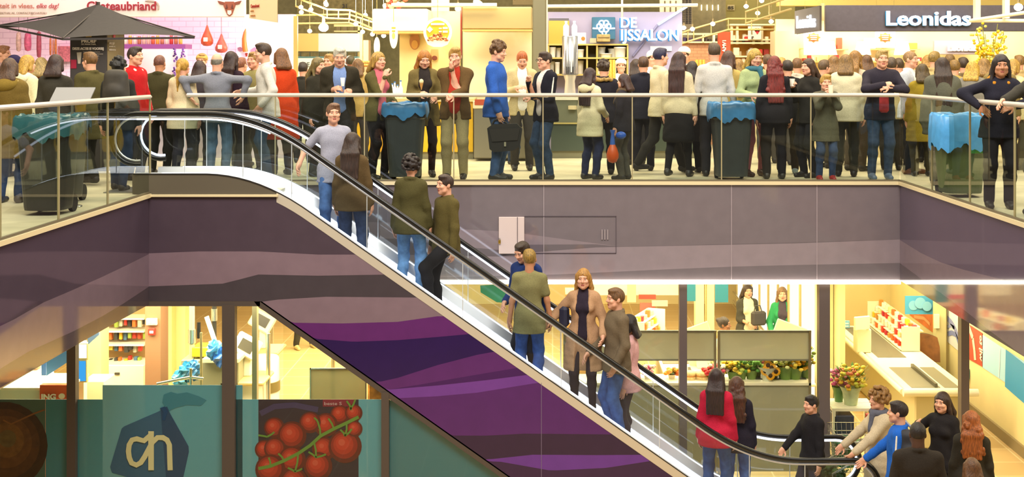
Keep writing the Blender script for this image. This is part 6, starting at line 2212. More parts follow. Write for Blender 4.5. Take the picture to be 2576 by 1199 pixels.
bouquet(1845, 'small yellow bouquet left of the sunflowers', ('#e8c020', '#f0d848', '#c8a018'), 26, .11, .26)
bouquet(1865, 'leafy green and yellow bouquet left of the sunflowers', ('#e0b820', '#7a9a30', '#b8c850'), 24, .10, .27)
bouquet(1890, 'green leafy plant just left of the sunflowers', ('#4a8a30', '#5a9a3a', '#3a7028'), 26, .11, .3)
bouquet(1905, 'pink and white lily bouquet behind the sunflowers', ('#e890a8', '#f0d0d0', '#d8607a'), 16, .10, .42, y=YSH + .12)
bouquet(1975, 'white and lime bouquet right of the sunflowers', ('#f0ecc8', '#d8dc90', '#b8c860'), 34, .14, .42)
bouquet(2000, 'golden yellow bouquet near the right post', ('#f0b818', '#e8a010', '#f8d850'), 30, .13, .38)
bouquet(2025, 'tall yellow bouquet at the right post', ('#e8d040', '#c8b828', '#8aa030'), 30, .12, .44, y=YSH + .06)
bouquet(1945, 'pale yellow bouquet behind the sunflowers', ('#f0d840', '#f4e890', '#d8c030'), 28, .13, .44, y=YSH + .14)
bouquet(1808, 'pink and white bouquet between the two frosted panels', ('#f0d8d8', '#e0506a', '#f4ece4'), 26, .10, .22)
bouquet(1786, 'red flower pot left of the middle posts', ('#d82838', '#c01830', '#e84a50'), 20, .08, .16)
bouquet(1590, 'orange and yellow potted flowers near the escalator', ('#e8a038', '#f0c850', '#e87830'), 20, .09, .18, pot=True, wrap='#e8dcc0')
bouquet(1690, 'orange flower pot beside the dark mullion', ('#e8902c', '#f0b040', '#d86a28'), 18, .08, .15, pot=True, wrap='#e0d4b8')
bouquet(1630, 'pale pink potted flowers behind the far handrail', ('#e8a8b8', '#f0d0d0', '#e070a0'), 18, .09, .2, pot=True, wrap='#e8e0cc')
for k, x in enumerate((1735, 1775 - 10)):
    cx, y = wx(x, YSH), YSH
    t = empty('cake_dome', (cx, y, zs), ('layer cake in a clear box right of the dark mullion', 'second layer cake in a clear box beside the red flowers')[k], 'cake')
    mb = MB(); mb.lathe([(.09, 0), (.095, .03), (.085, .05), (.095, .075), (.085, .1), (.0, .105)], mat('#e8cc90', .6, 0, .25, 30), (cx, y, zs), 18); mb.build('cake', t)
    mb = MB(); mb.lathe([(.088, .04), (.098, .055), (.088, .07)], mat('#c88a48', .6), (cx, y, zs), 18); mb.build('filling', t)
# sunflowers
t = empty('sunflower_bouquet', (wx(1930, YSH - .1), YSH - .1, zs), 'bouquet of five dark centred sunflowers on the flower shelf', 'flowers')
mb = MB(); mb.lathe([(.06, 0), (.09, .12), (.14, .2)], mat('#d8dcc8', .2), (wx(1930, YSH - .1), YSH - .1, zs), 18, cap=False); mb.build('wrapper', t)
for i, (px, py) in enumerate(((1925, 933), (1941, 924), (1938, 944), (1952, 934), (1932, 918))):
    c = wp(px, py, YSH - .18)
    mb = MB(); mb.ball(c, (.03, .016, .03), mat('#3a2410', .8), 12, 6); fc = mb.build('flower_centre', t)
    mb = MB()
    for j in range(18):
        a = 2 * math.pi * j / 18
        u = Vector((math.cos(a), 0, math.sin(a)))
        v = Vector((-math.sin(a), 0, math.cos(a)))
        mb.add([c + u * .024, c + u * .048 + v * .011 + Vector((0, -.006, 0)), c + u * .07 + Vector((0, .004, 0)), c + u * .048 - v * .011 + Vector((0, -.006, 0))], [(0, 1, 2, 3)], mat('#f0b010', .6))
    mb.build('petals', fc)
    mb = MB(); mb.tube([c + Vector((0, .015, 0)), Vector((wx(1930, YSH - .1), YSH - .1, zs + .03))], .006, mat('#5a8a30', .6), 6); mb.build('stem', t)
mb = MB(); pb(mb, 1900, 952, 2030, 963, YSH - .05, .3, mat('#2e342c', .5), .01); o = one('flower_tray', 'dark tray under the bouquets on the flower shelf', 'tray', mb)
o.location.y += .0


def checkout(x, d, L, label, side=-1, screens=True):
    """till desk running away from the window, belt on top, packing slope in front"""
    t = empty('checkout_desk', (x, d, FL), label, 'checkout', 'staffed checkout desks')
    zt = FL + .86
    mb = MB(); mb.bb((x - .34, d, FL), (x + .34 * (1.2 if L > 4 else 1), d + L, zt - .05), mat('#cfc49a', .5), .02); mb.build('body', t)
    mb = MB(); mb.bb((x - .40 * (1.2 if L > 4 else 1), d - .06, zt - .05), (x + .40 * (1.2 if L > 4 else 1), d + L + .05, zt), m_white, .015); mb.build('worktop', t)
    mb = MB(); mb.bb((x - .36, d + L * .45, zt), (x + .1, d + L - .1, zt + .008), mat('#6a6452', .55)); mb.build('belt', t)
    mb = MB(); mb.bb((x - .36, d + .1, zt), (x + .06, d + L * .3, zt + .006), mat('#7a7460', .5)); mb.bb((x + .12, d + .1, zt), (x + .34, d + L * .3, zt + .006), mat('#7a7460', .5)); mb.build('packing_plate', t)
    mb = MB(); mb.bb((x - .02, d + .1, zt), (x + .02, d + L * .3, zt + .06), mat('#4a463a', .4)); mb.build('divider', t)
    if screens:
        R = Matrix.Rotation(.35 * side, 3, 'Y')
        mb = MB(); mb.box((x + .2, d + L * .42, zt + .32), (.5, .03, .62), mat('#e2dcc0', .4), rot=R, bev=.01); mb.build('slanted_screen', t)
    if screens:
        mb = MB(); mb.bb((x + .15, d + L * .35, zt), (x + .35, d + L * .42, zt + .24), mat('#e8e4d4', .4), .01); mb.build('till', t)
    return t


checkout(.95, 18.2, 3.0, 'cream checkout desk behind the left frosted panel')
checkout(2.1, 18.2, 3.0, 'cream checkout desk behind the right frosted panel')
checkout(3.5, 18.4, 3.0, 'cream checkout desk behind the sunflowers', 1)
# snack racks at the tills
def snack_rack(x, y, z, L, H, rz, label, n=40):
    t = empty('snack_rack', (x, y, z), label, 'rack')
    R = Matrix.Rotation(rz, 3, 'Z')
    P = lambda a, b, c: R @ Vector((a, b, c)) + Vector((x, y, z))
    mb = MB()
    mb.add([P(-L / 2, .2, 0), P(L / 2, .2, 0), P(L / 2, .3, H), P(-L / 2, .3, H)], [(0, 1, 2, 3)], m_white)
    mb.add([P(-L / 2, .23, 0), P(L / 2, .23, 0), P(L / 2, .33, H), P(-L / 2, .33, H)], [(3, 2, 1, 0)], m_white)
    mb.build('back_panel', t)
    for k in range(4):
        mb = MB(); mb.box(P(0, .1 + .06 * k, .02 + H * k / 4), (L, .2, .015), m_white, rz); mb.build('tier', t)
    for s in (-1, 1):
        mb = MB(); mb.box(P(s * L / 2, .17, H / 2), (.02, .3, H), m_white, rz); mb.build('side_panel', t)
    for i in range(n):
        k = i % 4
        a = -L / 2 + .06 + (L - .12) * (i // 4) / max(1, n // 4 - 1)
        h = rg.uniform(.07, .12)
        mb = MB(); mb.box(P(a, .07 + .06 * k, .03 + H * k / 4 + h / 2), (.07, .07, h), mat(rg.choice(('#d83a2c', '#e8c030', '#f0e4cc', '#c8883c', '#f4f0e0', '#e86a30', '#b82c3a', '#e8d8a0')), .4), rz, bev=.008)
        one('snack_packet', 'small snack packet in a ' + label.split(' snack')[0] + ' snack rack', 'packet', mb, 'packets in the ' + label.split(' snack')[0] + ' snack rack')
    return t


snack_rack(1.72, 20.6, FL + .86, 1.2, .55, 1.2, 'white wire snack rack behind the left frosted panel', 28)
t = checkout(5.60, 18.0, 4.4, 'large cream checkout desk with white bumper beside the poster wall', 1, False)
mb = MB(); mb.tube([(5.06, 17.9, FL + .84), (6.14, 17.9, FL + .84)], .055, mat('#f2eed8', .35), 14); mb.build('bumper', t)
mb = MB(); mb.tube([(5.07, 17.95, FL + .84), (5.04, 22.4, FL + .84)], .045, mat('#e2dcc0', .35), 12); mb.build('bumper', t)
snack_rack(5.72, 21.5, FL + .87, 2.2, .40, -math.pi / 2, 'long cream snack rack over the large checkout desk', 44)
t = empty('till_terminal', (4.98, 20.4, FL + .86), 'cream till terminal standing on the large checkout desk', 'till')
mb = MB(); mb.bb((4.98, 20.3, FL + .86), (5.22, 20.55, FL + 1.25), m_white, .015); mb.build('body', t)
mb = MB(); mb.box((5.05, 20.25, FL + 1.36), (.3, .04, .22), m_white, .4, bev=.01); mb.build('screen', t)
t = empty('office_chair', (6.2, 20.55, FL), 'grey and orange rounded cashier chair behind the large checkout', 'chair')
mb = MB(); mb.lathe([(.25, 0), (.26, .05), (.2, .08), (0, .08)], mat('#4a4234', .6), (6.2, 20.55, FL + .52), 18); mb.build('seat', t)
mb = MB()
V, F = [], []
for i in range(9):
    for j in range(9):
        u, v = i / 8 * 2 - 1, j / 8
        w_ = .26 * (1 - .35 * max(0, v - .6) ** 1.0)
        V.append((6.2 + u * w_, 20.72 + .06 * u * u * -1 + .04 * v, FL + .62 + .46 * v * (1 - .12 * u * u)))
F = [(i * 9 + j, i * 9 + j + 1, (i + 1) * 9 + j + 1, (i + 1) * 9 + j) for i in range(8) for j in range(8)]
mb.add(V, F, mat('#8a5a34', .7, 0, .4, 6), True)
mb.add([(a, b + .05, c) for a, b, c in V], [f[::-1] for f in F], mat('#6a6258', .7), True)
mb.build('backrest', t)
mb = MB(); mb.tube([(6.2, 20.55, FL + .06), (6.2, 20.55, FL + .54)], .03, m_chr, 10); mb.build('column', t)
for i in range(5):
    a = i * 2 * math.pi / 5
    mb = MB(); mb.tube([(6.2, 20.55, FL + .08), (6.2 + .24 * math.cos(a), 20.55 + .24 * math.sin(a), FL + .04)], .02, mat('#2a2826', .5), 8); mb.build('leg', t)
mb = MB(); mb.bb((wx(2356, 20.9), 20.9, FL), (wx(2380, 20.9), 21.1, ZC), mat('#d8cc98', .5)); tag(mb.build('column_till_post'), kind='structure')
mb = MB(); pb(mb, 2350, 790, 2364, 826, 20.86, .03, m_white, .006); one('wall_box', 'small cream box fixed to the post beside the posters', 'box', mb)
t = sign('till_sign', 'small pale blue sign standing on the end of the large checkout', 'sign', 2107, 806, 2138, 829, 22.2, .03, mat('#8ac8e8', .4))
for y in (812, 819):
    mb = MB(); pb(mb, 2110, y, 2135, y + 3, 22.19, .012, mat('#f0f6f8', .4)); mb.build('text_line', t)
mb = MB(); mb.tube([wp(2122, 829, 22.22), (wx(2122, 22.22), 22.22, FL + .86)], .012, m_chr, 8); mb.build('stem', t)
# banners and posters along the right wall
t = empty('hanging_banner', (wx(2316, 21.2), 21.2, wz(790, 21.2)), 'blue hanging banner with pale round print in the right corner of the shop', 'banner')
mb = MB(); pb(mb, 2277, 744, 2355, 790, 21.2, .02, mat('#4aa0d0', .5)); mb.build('sheet', t)
mb = MB()
for (a, b, r, dd) in ((2298, 768, 12, 21.19), (2315, 762, 14, 21.175), (2332, 770, 12, 21.16)): disc(mb, a, b, r, r, dd, .008, mat('#7ab8dc', .5))
mb.build('round_print', t)
wl = lambda px, py: Vector((6.69, 6.69 * FPX / (px - VX), wz(py, 6.69 * FPX / (px - VX))))


def wall_poster(label, px0, px1, ya0, ya1, yb0, yb1, m, extra=()):
    """poster flat on the right wall between picture columns; ya top line, yb bottom line"""
    t = empty('wall_poster', wl((px0 + px1) / 2, (yb0 + yb1) / 2), label, 'poster')
    mb = MB()
    n = 8
    V = []
    for i in range(n + 1):
        u = i / n
        px = px0 + (px1 - px0) * u
        V += [wl(px, ya0 + (ya1 - ya0) * u), wl(px, yb0 + (yb1 - yb0) * u)]
    mb.add(V, [(2 * i, 2 * i + 1, 2 * i + 3, 2 * i + 2) for i in range(n)], m)
    mb.add([v + Vector((.008, 0, 0)) for v in V], [(2 * i + 2, 2 * i + 3, 2 * i + 1, 2 * i) for i in range(n)], m)
    mb.build('sheet', t)
    for nm, pts, w, c in extra:
        mb = MB()
        for i in range(len(pts) - 1):
            a, b = Vector(wl(*pts[i])), Vector(wl(*pts[i + 1]))
            a.x -= .006; b.x -= .006
            dv = (b - a).normalized()
            s_ = dv.cross(Vector((1, 0, 0))).normalized() * w
            mb.add([a - s_, a + s_, b + s_, b - s_], [(0, 1, 2, 3)], mat(c, .5))
        mb.build(nm, t)
    return t


wall_poster('orange poster of a face under the blue hanging banner', 2288, 2352, 760, 786, 792, 840, mat('#d8743c', .5, 0, .2, 3), [('print', [(2300, 796), (2325, 800), (2340, 815)], .03, '#e8a878')])
wall_poster('white poster with violet swirls beside the cream post', 2382, 2413, 770, 790, 858, 884, mat('#dcdce8', .5), [('swirl', [(2384, 800), (2395, 812), (2405, 830), (2412, 850)], .05, '#8a90c8'), ('swirl', [(2384, 840), (2395, 836), (2406, 842), (2412, 862)], .04, '#7a84c0'), ('swirl', [(2383, 822), (2392, 818), (2402, 824)], .03, '#9aa0d0')])
t = wall_poster('red edged poster with white vertical lettering right of the last mullion', 2436, 2471, 815, 838, 902, 922, mat('#b8503c', .5), [('arm_print', [(2438, 822), (2448, 850), (2452, 880), (2454, 905)], .05, '#d8c8b0')])
q = wl(2467, 905)
lettering('wij to', .17, mat('#f4ead8', .5), t, (q.x - .012, q.y, q.z), (math.pi / 2, -math.pi / 2, -math.pi / 2 + math.pi), .006, .003)
wall_poster('pale blue and cyan long poster along the lower right wall', 2472, 2640, 842, 950, 924, 1035, mat('#a8d4ec', .5), [('blue_print', [(2530, 925), (2560, 950), (2590, 975)], .28, '#3a94c8'), ('white_edge', [(2517, 878), (2514, 948)], .01, '#f0f4f8')])
mb = MB(); a = wl(2436, 938); mb.bb((6.66, a.y - .06, a.z - .08), (6.69, a.y + .06, a.z + .08), mat('#3a90a0', .5)); one('wall_switch', 'small teal plate on the cream wall under the last mullion', 'plate', mb)
# cold cabinets along the partition
t = empty('cold_cabinet', (4.2, 20.0, FL), 'row of lit glass door cold cabinets receding behind the girl in green', 'refrigerator')
mb = MB(); mb.bb((4.10, 19.3, FL), (4.37, 27.5, ZC - .05), mat('#e8dca8', .5)); mb.build('case', t)
for i in range(8):
    y0 = 19.4 + i
    mb = MB(); mb.bb((4.08, y0, FL + .15), (4.10, y0 + .94, FL + 2.3), glow('#fff6dc', 1.3)); mb.build('lit_door', t)
    mb = MB(); mb.bb((4.05, y0 + .93, FL + .1), (4.10, y0 + 1.0, FL + 2.4), mat('#b8a468', .4, .3)); mb.build('door_frame', t)
mb = MB()
for z in (.35, .55): mb.tube([(4.0, 19.3, FL + z), (4.0, 27.5, FL + z)], .025, m_chr, 8)
mb.build('bumper_rail', t)
# things deep in the shop behind the frosted panels
mb = MB(); pb(mb, 1480, 700, 1707, 742, 22.5, .06, mat('#f4f0e0', .4)); one('white_board', 'long white promotion board deep in the shop behind the escalator', 'board', mb)
for k, (x0, y0, x1, y1, c) in enumerate(((1607, 741, 1650, 752, '#d84a3c'), (1610, 762, 1648, 790, '#d8685c'), (1640, 756, 1680, 770, '#e8c0b0'), (1610, 786, 1660, 806, '#c83a28'), (1578, 715, 1600, 760, '#e8c898'))):
    mb = MB(); pb(mb, x0, y0, x1, y1, 22.3 - .05 * k, .04, mat(c, .5)); one('price_card', 'red and white price card below the white promotion board', 'card', mb, 'price cards below the white board')
for (x0, x1, d, l) in ((1750, 1771, 21.7, 'left'), (1778, 1797, 21.8, 'right')):
    mb = MB(); mb.bb((wx(x0, d), d, FL), (wx(x1, d), d + .25, ZC), mat('#e6d69c', .5)); tag(mb.build('column_shop'), kind='structure')
for k, (x0, x1, y1, l) in enumerate(((1728, 1750, 757, 'blue banner between the dark mullion and the cream columns'), (1799, 1832, 760, 'blue banner right of the two cream columns'))):
    mb = MB(); pb(mb, x0, 700, x1, y1, 19.9, .015, mat('#3a94b0', .5)); one('hanging_banner', l, 'banner', mb)
for k in range(5):
    mb = MB(); mb.bb((wx(1800, 20.6), 20.4, FL + .5 + k * .13), (wx(1834, 20.6), 20.8, FL + .6 + k * .13), mat('#3a7ac8' if k < 4 else '#c88a40', .5), .01); one('crate', ('blue crate in the stack behind the cashier' if k < 4 else 'orange brown crate topping the blue stack behind the cashier'), 'crate', mb, 'blue crates behind the cashier' if k < 4 else None)
mb = MB(); mb.bb((wx(1798, 20.6), 20.38, FL), (wx(1836, 20.6), 20.82, FL + .5), m_cream); one('plinth', 'cream plinth under the blue crates', 'plinth', mb)
mb = MB(); mb.bb((.2, 19.3, FL), (.55, 19.9, FL + 2.0), mat('#d8a868', .6)); one('display_cabinet', 'orange tan display cabinet seen between the escalator handrails', 'cabinet', mb)
t = empty('teal_banner', wp(1238, 745, 18.5), 'green hanging banner seen through the escalator glass', 'banner')
mb = MB(); flatpoly(mb, [(1208, 718), (1240, 716), (1278, 735), (1279, 761), (1250, 760), (1209, 735)], 18.5, .02, mat('#2f9484', .5)); mb.build('sheet', t)
# flower buckets and trolley
t = bouquet(2110, 'pink bouquet in a wrapper at the right side of the thick mullion', ('#e06aa0', '#f0a0c0', '#d04a88'), 26, .12, .45, wrap='#5a8a4a', y=16.85, z=FL + 1.0)
t = bouquet(2140, 'large yellow green bouquet wrapped in clear foil beside the pink bouquet', ('#d8b020', '#c86a40', '#b8b838', '#e0c840'), 44, .19, .55, wrap='#b8c8a0', y=16.7, z=FL + 1.0)
t = empty('flower_table', (wx(2125, 16.7), 16.7, FL), 'white slatted flower table with green bucket under the wrapped bouquets', 'table')
mb = MB()
for i in range(8): mb.bb((wx(2085, 16.7), 16.5 + i * .065, FL + .96), (wx(2195, 16.7), 16.545 + i * .065, FL + 1.0), m_white)
mb.build('top', t)
for sx in (0, 1):
    for sy in (0, 1):
        mb = MB(); x = wx(2090 if sx == 0 else 2190, 16.7); mb.bb((x - .02, 16.5 + sy * .45, FL), (x + .02, 16.54 + sy * .45, FL + .96), m_white); mb.build('leg', t)
mb = MB(); mb.bb((wx(2090, 16.7), 16.5, FL + .62), (wx(2140, 16.7), 16.9, FL + .9), mat('#28304a', .5), .01); one('blue_crate', 'dark blue crate under the flower table', 'crate', mb)
mb = MB(); mb.lathe([(.15, 0), (.19, .3), (.2, .3), (.2, .33), (.17, .33)], mat('#2c8a5a', .4), (wx(2122, 16.4), 16.3, FL + .32), 20); one('green_bucket', 'green plastic bucket by the flower table', 'bucket', mb)
bouquet(2068, 'leafy dark green plant below the flower table', ('#3a5a28', '#4a6a30', '#2e4a22'), 50, .26, .5, wrap='#4a4a38', leaf='#3a5a28', y=15.78, z=FL, name='potted_plant', pot=True, big=.045)


def trolley(x, y, rz, label):
    t = empty('shopping_trolley', (x, y, FL), label, 'trolley')
    R = Matrix.Rotation(rz, 3, 'Z')
    P = lambda a, b, c: R @ Vector((a, b, c)) + Vector((x, y, FL))
    mw_ = mat('#b8b4a0', .25, .8)
    mb = MB()
    for k in range(6):
        u = k / 5
        z = .45 + .5 * u
        w, l0, l1 = .18 + .08 * u, -.38 - .04 * u, .38 + .08 * u
        mb.tube([P(l0, -w, z), P(l1, -w, z), P(l1, w, z), P(l0, w, z)], .0045, mw_, 6, closed=True)
    for k in range(15):
        u = k / 14
        for s in (-1, 1):
            mb.tube([P(-.38 + .76 * u, s * .18, .45), P(-.42 + .88 * u, s * .26, .95)], .0035, mw_, 5)
        mb.tube([P(-.38 + .76 * u, -.18, .45), P(-.38 + .76 * u, .18, .45)], .0035, mw_, 5)
    for k in range(7):
        v = k / 6 * 2 - 1
        for l0, l1 in ((-.38, -.42), (.38, .46)):
            mb.tube([P(l0, v * .18, .45), P(l1, v * .26, .95)], .0035, mw_, 5)
    mb.build('basket', t)
    mb = MB()
    for s in (-1, 1):
        mb.tube([P(.40, s * .22, .12), P(-.42, s * .26, .14), P(-.46, s * .24, .45), P(.52, s * .26, 1.0)], .014, mw_, 8)
    mb.build('frame', t)
    mb = MB(); mb.tube([P(.54, -.27, 1.02), P(.54, .27, 1.02)], .018, mat('#2a4a8a', .5), 10); mb.build('handle', t)
    for sx in (-.38, .38):
        for s in (-1, 1):
            mb = MB(); mb.tube([P(sx, s * .24 - .015, .06), P(sx, s * .24 + .015, .06)], .06, mat('#2a2a2a', .6), 14); mb.build('wheel', t)
    return t


trolley(wx(2172, 15.8), 15.76, .0, 'wire shopping trolley behind the foot of the escalator beside the flower table')
mb = MB(); mb.bb((wx(2168, 16.6), 16.35, FL + .82), (wx(2196, 16.6), 16.42, FL + .96), mat('#c83a34', .5)); one('red_price_strip', 'red and white price strip at the edge of the flower table', 'price strip', mb)
# ---------------------------------------------------------------- the crowd on the upper floor
P_ = person
RAILR, RAILL = (-.2, .3, 1.16), (.2, .3, 1.16)
# --- left, behind the side railing
P_(24, 148, 13.6, 180, 'person with brown hair and mustard fur trimmed hood seen from behind at the left edge', ('coat', '#6a5626'), ('jeans', '#33405e'), ('bob', '#4a3220'), female=True, hem=.55, hood='#7a6428', fur='#8a7434', puffy=.02)
P_(36, 141, 16.8, 170, 'person in a dark navy knitted cap behind the fur hooded woman', ('jacket', '#2c2c30'), ('trousers', '#222226'), ('short', '#2a2026'), lo=True, cap=('beanie', '#262040'))
P_(68, 140, 16.2, 150, 'blonde woman with pale hooded jacket behind the fur hooded woman', ('jacket', '#d8cfa8'), ('trousers', '#33302c'), ('bob', '#b08a3c'), female=True, lo=True, hood='#e0d8b8')
P_(103, 146, 17.6, 180, 'greyish blonde head with rust coloured collar in the crowd at left', ('jacket', '#4a4238'), ('trousers', '#2a2826'), ('bob', '#a8905c'), female=True, lo=True, scarf='#b0582c')
P_(140, 139, 15.2, 180, 'woman with dark bobbed hair and black leather jacket seen from behind at left', ('jacket', '#35322a'), ('trousers', '#26241f'), ('bob', '#33201c'), female=True, wide=1.1)
P_(6, 116, 19.0, 90, 'man in pink light at the far left edge looking right', ('jacket', '#b09088'), ('trousers', '#3a3434'), ('short', '#8a5a38'), lo=True)
P_(228, 132, 15.8, -120, 'person in olive coat with brown dark hair turning left by the black display board', ('coat', '#4e4828'), ('trousers', '#2a2822'), ('short', '#6a4a24'), hem=.6, rf=(-.1, .22, 0), lf=(.1, -.2, .03), wide=1.08)
P_(298, 148, 14.95, 175, 'person with black curly hair and dark jacket with backpack behind the left railing end', ('jacket', '#2a2a26'), ('jeans', '#2c3850'), ('curly', '#171412'), rf=(-.1, -.1, 0), lf=(.1, .12, 0), z0=0)
P_(338, 119, 16.4, 70, 'man in red jacket with white shoulder stripes looking right', ('jacket', '#b01c20'), ('trousers', '#2c2a30'), ('short', '#33231a'), stripes='#e8dccf', hood='#e4d8c8')
P_(401, 140, 17.2, 180, 'man in dark camouflage jacket standing alone before the bright pink counter', ('jacket', '#3c3820'), ('trousers', '#262420'), ('crop', '#6a4438'), skin='tan')
P_(459, 149, 16.45, 170, 'blonde woman with long ponytail in cream jacket seen from behind', ('jacket', '#d0bf9a'), ('trousers', '#2c2a30'), ('pony', '#b08634', .3), female=True, hem=.74)
P_(502, 154, 17.4, 180, 'person with dark wavy hair between the cream jacket and the grey sweater', ('jacket', '#3a3438'), ('trousers', '#26242a'), ('bob', '#33201e'), female=True, lo=True)
P_(508, 136, 20.0 - .4, 0, 'butcher in a tan cap behind the counter', ('shirt', '#e8d8e0'), ('trousers', '#6a5a60'), ('short', '#a07a40'), lo=True, cap=('cap', '#c8a45c'))
j13 = P_(548, 138, 16.4, 180, 'bald grey man in blue grey sweater leaning back with elbows on the railing', ('sweater', '#7a7c86'), ('jeans', '#5a7290'), ('fringe', '#7a7468'), lean=-4, rh=(-.36, -.06, 1.16), lh=(.36, -.06, 1.16), rhint=(-1, .3, .1), lhint=(1, .3, .1), H=1.66, wide=1.1)[1]
P_(582, 131, 17.05, 160, 'woman with long dark hair in black jacket behind the grey sweatered man', ('jacket', '#2c1c28'), ('trousers', '#241e26'), ('long', '#2c1816', .45), female=True)
P_(640, 132, 17.55, -25, 'man in olive sweater facing the viewer beside the cow head plaque', ('sweater', '#8a8250'), ('trousers', '#5a4c3a'), ('short', '#8a6a34'))
P_(674, 109, 16.45, -75, 'man in pale grey sweater looking left with an elbow on the railing', ('sweater', '#c9c4ba'), ('jeans', '#3c4c66'), ('short', '#3a2718'), rh=(-.12, .34, 1.12), lh=(.22, .1, .95), lean=4)
P_(708, 123, 17.1, -150, 'woman with glasses in long orange red coat behind the pale sweatered man', ('coat', '#c4401a'), ('trousers', '#3a2a2a'), ('bob', '#6a4420'), female=True, hem=.5, glasses=True)
P_(799, 146, 16.95, 60, 'elderly woman with long grey brown hair in a dark cloak', ('cloak', '#2f2c22'), ('trousers', '#221f1e'), ('long', '#6a5a30', .4), female=True, hem=.6)
P_(829, 137, 18.6, -20, 'man with reddish face half hidden behind the grey haired man', ('jacket', '#8a7a58'), ('trousers', '#3a3630'), ('short', '#a07a44'), lo=True)
P_(854, 133, 16.5, 10, 'grey haired man in dark blazer and blue shirt bending over the railing', ('jacket', '#332e22'), ('trousers', '#2a2724'), ('short', '#b8b4a4'), lean=16, hp=14, opening=(.02, .06), shirt='#7890c0', rh=(-.06, .24, 1.18), lh=(.14, .26, 1.15), H=1.78, wide=1.15, hem=.76, curl=1.1)
P_(882, 140, 20.5, 180, 'man with black hair far behind by the bakery counter', ('jacket', '#5a5030'), ('trousers', '#3a3628'), ('crop', '#3a3418'), lo=True, skin='brown')
P_(951, 132, 16.5, 45, 'blonde woman in olive jacket and pink top with her hand at her chin', ('jacket', '#57502c'), ('trousers', '#1e1c20'), ('bob', '#a5803a'), female=True, opening=(.02, .05), shirt='#c2646e', rh=(-.03, .19, 1.42), lh=(.12, .22, 1.05), curl=1.0)
P_(1066, 126, 16.85, 15, 'young woman with long ginger hair in khaki coat looking down at a snack', ('coat', '#6a5c34'), ('leggings', '#2a1e20'), ('long', '#a86a26', .36), female=True, opening=(.02, .05), shirt='#2c2624', hp=22, rh=(-.08, .25, 1.15), lh=(.12, .25, 1.1), curl=1.0, hem=.7)
P_(1145, 120, 16.4, 0, 'man in brown jacket and red sweater with one hand raised to his mouth', ('jacket', '#5c4526'), ('trousers', '#a0906a'), ('short', '#a8813c'), opening=(.01, .03), shirt='#a03020', rh=(-.03, .17, 1.47), lh=(-.0, .38, 1.13), curl=1.0, wide=1.12, belly=.03, hp=6)
P_(1248, 107, 16.35, 75, 'young man with curly brown hair in blue denim jacket holding a black bag', ('jacket', '#2e58a8'), ('jeans', '#3e5680'), ('curly', '#5a3c1c'), rh=(-.22, .12, .78), hp=8)
P_(1313, 127, 17.9, 5, 'reddish haired man in beige jacket looking down behind the two talking men', ('jacket', '#bcaa7c'), ('trousers', '#3a3630'), ('crop', '#a85828'), hp=30, opening=(.01, .03), shirt='#e8e2d4', rh=(-.1, .25, 1.2), lh=(.1, .26, 1.2))
P_(1372, 132, 16.4, -55, 'man with glasses in black track jacket with white sleeve stripes facing left', ('jacket', '#1b1b24'), ('jeans', '#34455f'), ('short', '#35241a'), glasses=True, stripes='#e6dfd0', opening=(.005, .02), shirt='#d8d0c4', rh=(-.02, .26, 1.36), lh=(.02, .24, 1.14), curl=1.1, beard=False)
P_(1291, 262, 19.0, 20, 'small child with dark hair seen low behind the black bag', ('jacket', '#2c2c34'), ('jeans', '#33415c'), ('short', '#4a3018'), headk=1.25, rh=(-.1, .2, 1.1), lh=(.1, .2, 1.1))
P_(1484, 172, 16.45, 140, 'girl with long dark hair in cream hooded jacket turned to the right', ('jacket', '#d6cba6'), ('jeans', '#262c48'), ('long', '#301a18', .45), female=True, hood='#cfc39a', hem=.68, rh=(-.14, .24, 1.0))
P_(1519, 154, 17.2, 175, 'person with dark hair and golden fur collar in black jacket', ('jacket', '#24222a'), ('trousers', '#1f1e22'), ('curly', '#38281c'), fur='#a08040')
P_(1571, 187, 16.4, -120, 'girl with dark brown hair in dark scarfed jacket and grey trousers', ('jacket', '#2e2a30'), ('trousers', '#4e4b44'), ('bob', '#3a221c'), female=True, scarf='#5a4a38')
P_(1562, 150, 20.75, 0, 'ice cream seller in white cap behind the counter, left of three', ('shirt', '#f0ece0'), ('trousers', '#5a544c'), ('short', '#6a5030'), lo=True, cap=('toque', '#f4f0e6'))
P_(1641, 130, 21.0, 10, 'ice cream seller in tall white cap behind the striped sweater', ('shirt', '#f2ede4'), ('trousers', '#5a544c'), ('short', '#4a3420'), lo=True, cap=('toque', '#f6f2ea'))
P_(1722, 121, 21.0, -20, 'ice cream seller in white cap at the right end of the counter', ('shirt', '#f0ece0'), ('trousers', '#5a544c'), ('short', '#4a3420'), lo=True, cap=('toque', '#f6f2ea'))
P_(1619, 144, 17.8, 180, 'person with dark brown hair in black jacket left of the striped sweater', ('jacket', '#22222c'), ('trousers', '#1f1e24'), ('short', '#4a3020'))
P_(1660, 122, 17.3, 110, 'tall man in cream sweater with dark stripes walking right', ('sweater', '#cfc3a0'), ('trousers', '#2a2824'), ('short', '#1e1c3c'), rf=(-.1, .32, .0), lf=(.1, -.3, .06), wide=1.05)
P_(1707, 132, 16.7, 160, 'woman with long dark brown hair in cream jacket and black skirt walking', ('jacket', '#cdbf9c'), ('skirt', '#1c1a1a'), ('long', '#38201c', .45), female=True, hem=.86, rf=(-.1, .2, 0), lf=(.1, -.22, .04))
P_(1741, 156, 17.5, 190, 'person with black hair in black coat right of the cream jacketed woman', ('coat', '#1c1a1e'), ('trousers', '#1c1a1e'), ('long', '#231816', .3), female=True, hem=.5)
P_(1797, 110, 16.9, 180, 'man in light grey shirt seen from behind, head above the crowd', ('shirt', '#c2bfb8'), ('trousers', '#2e2c30'), ('short', '#4a3826'), wide=1.1)
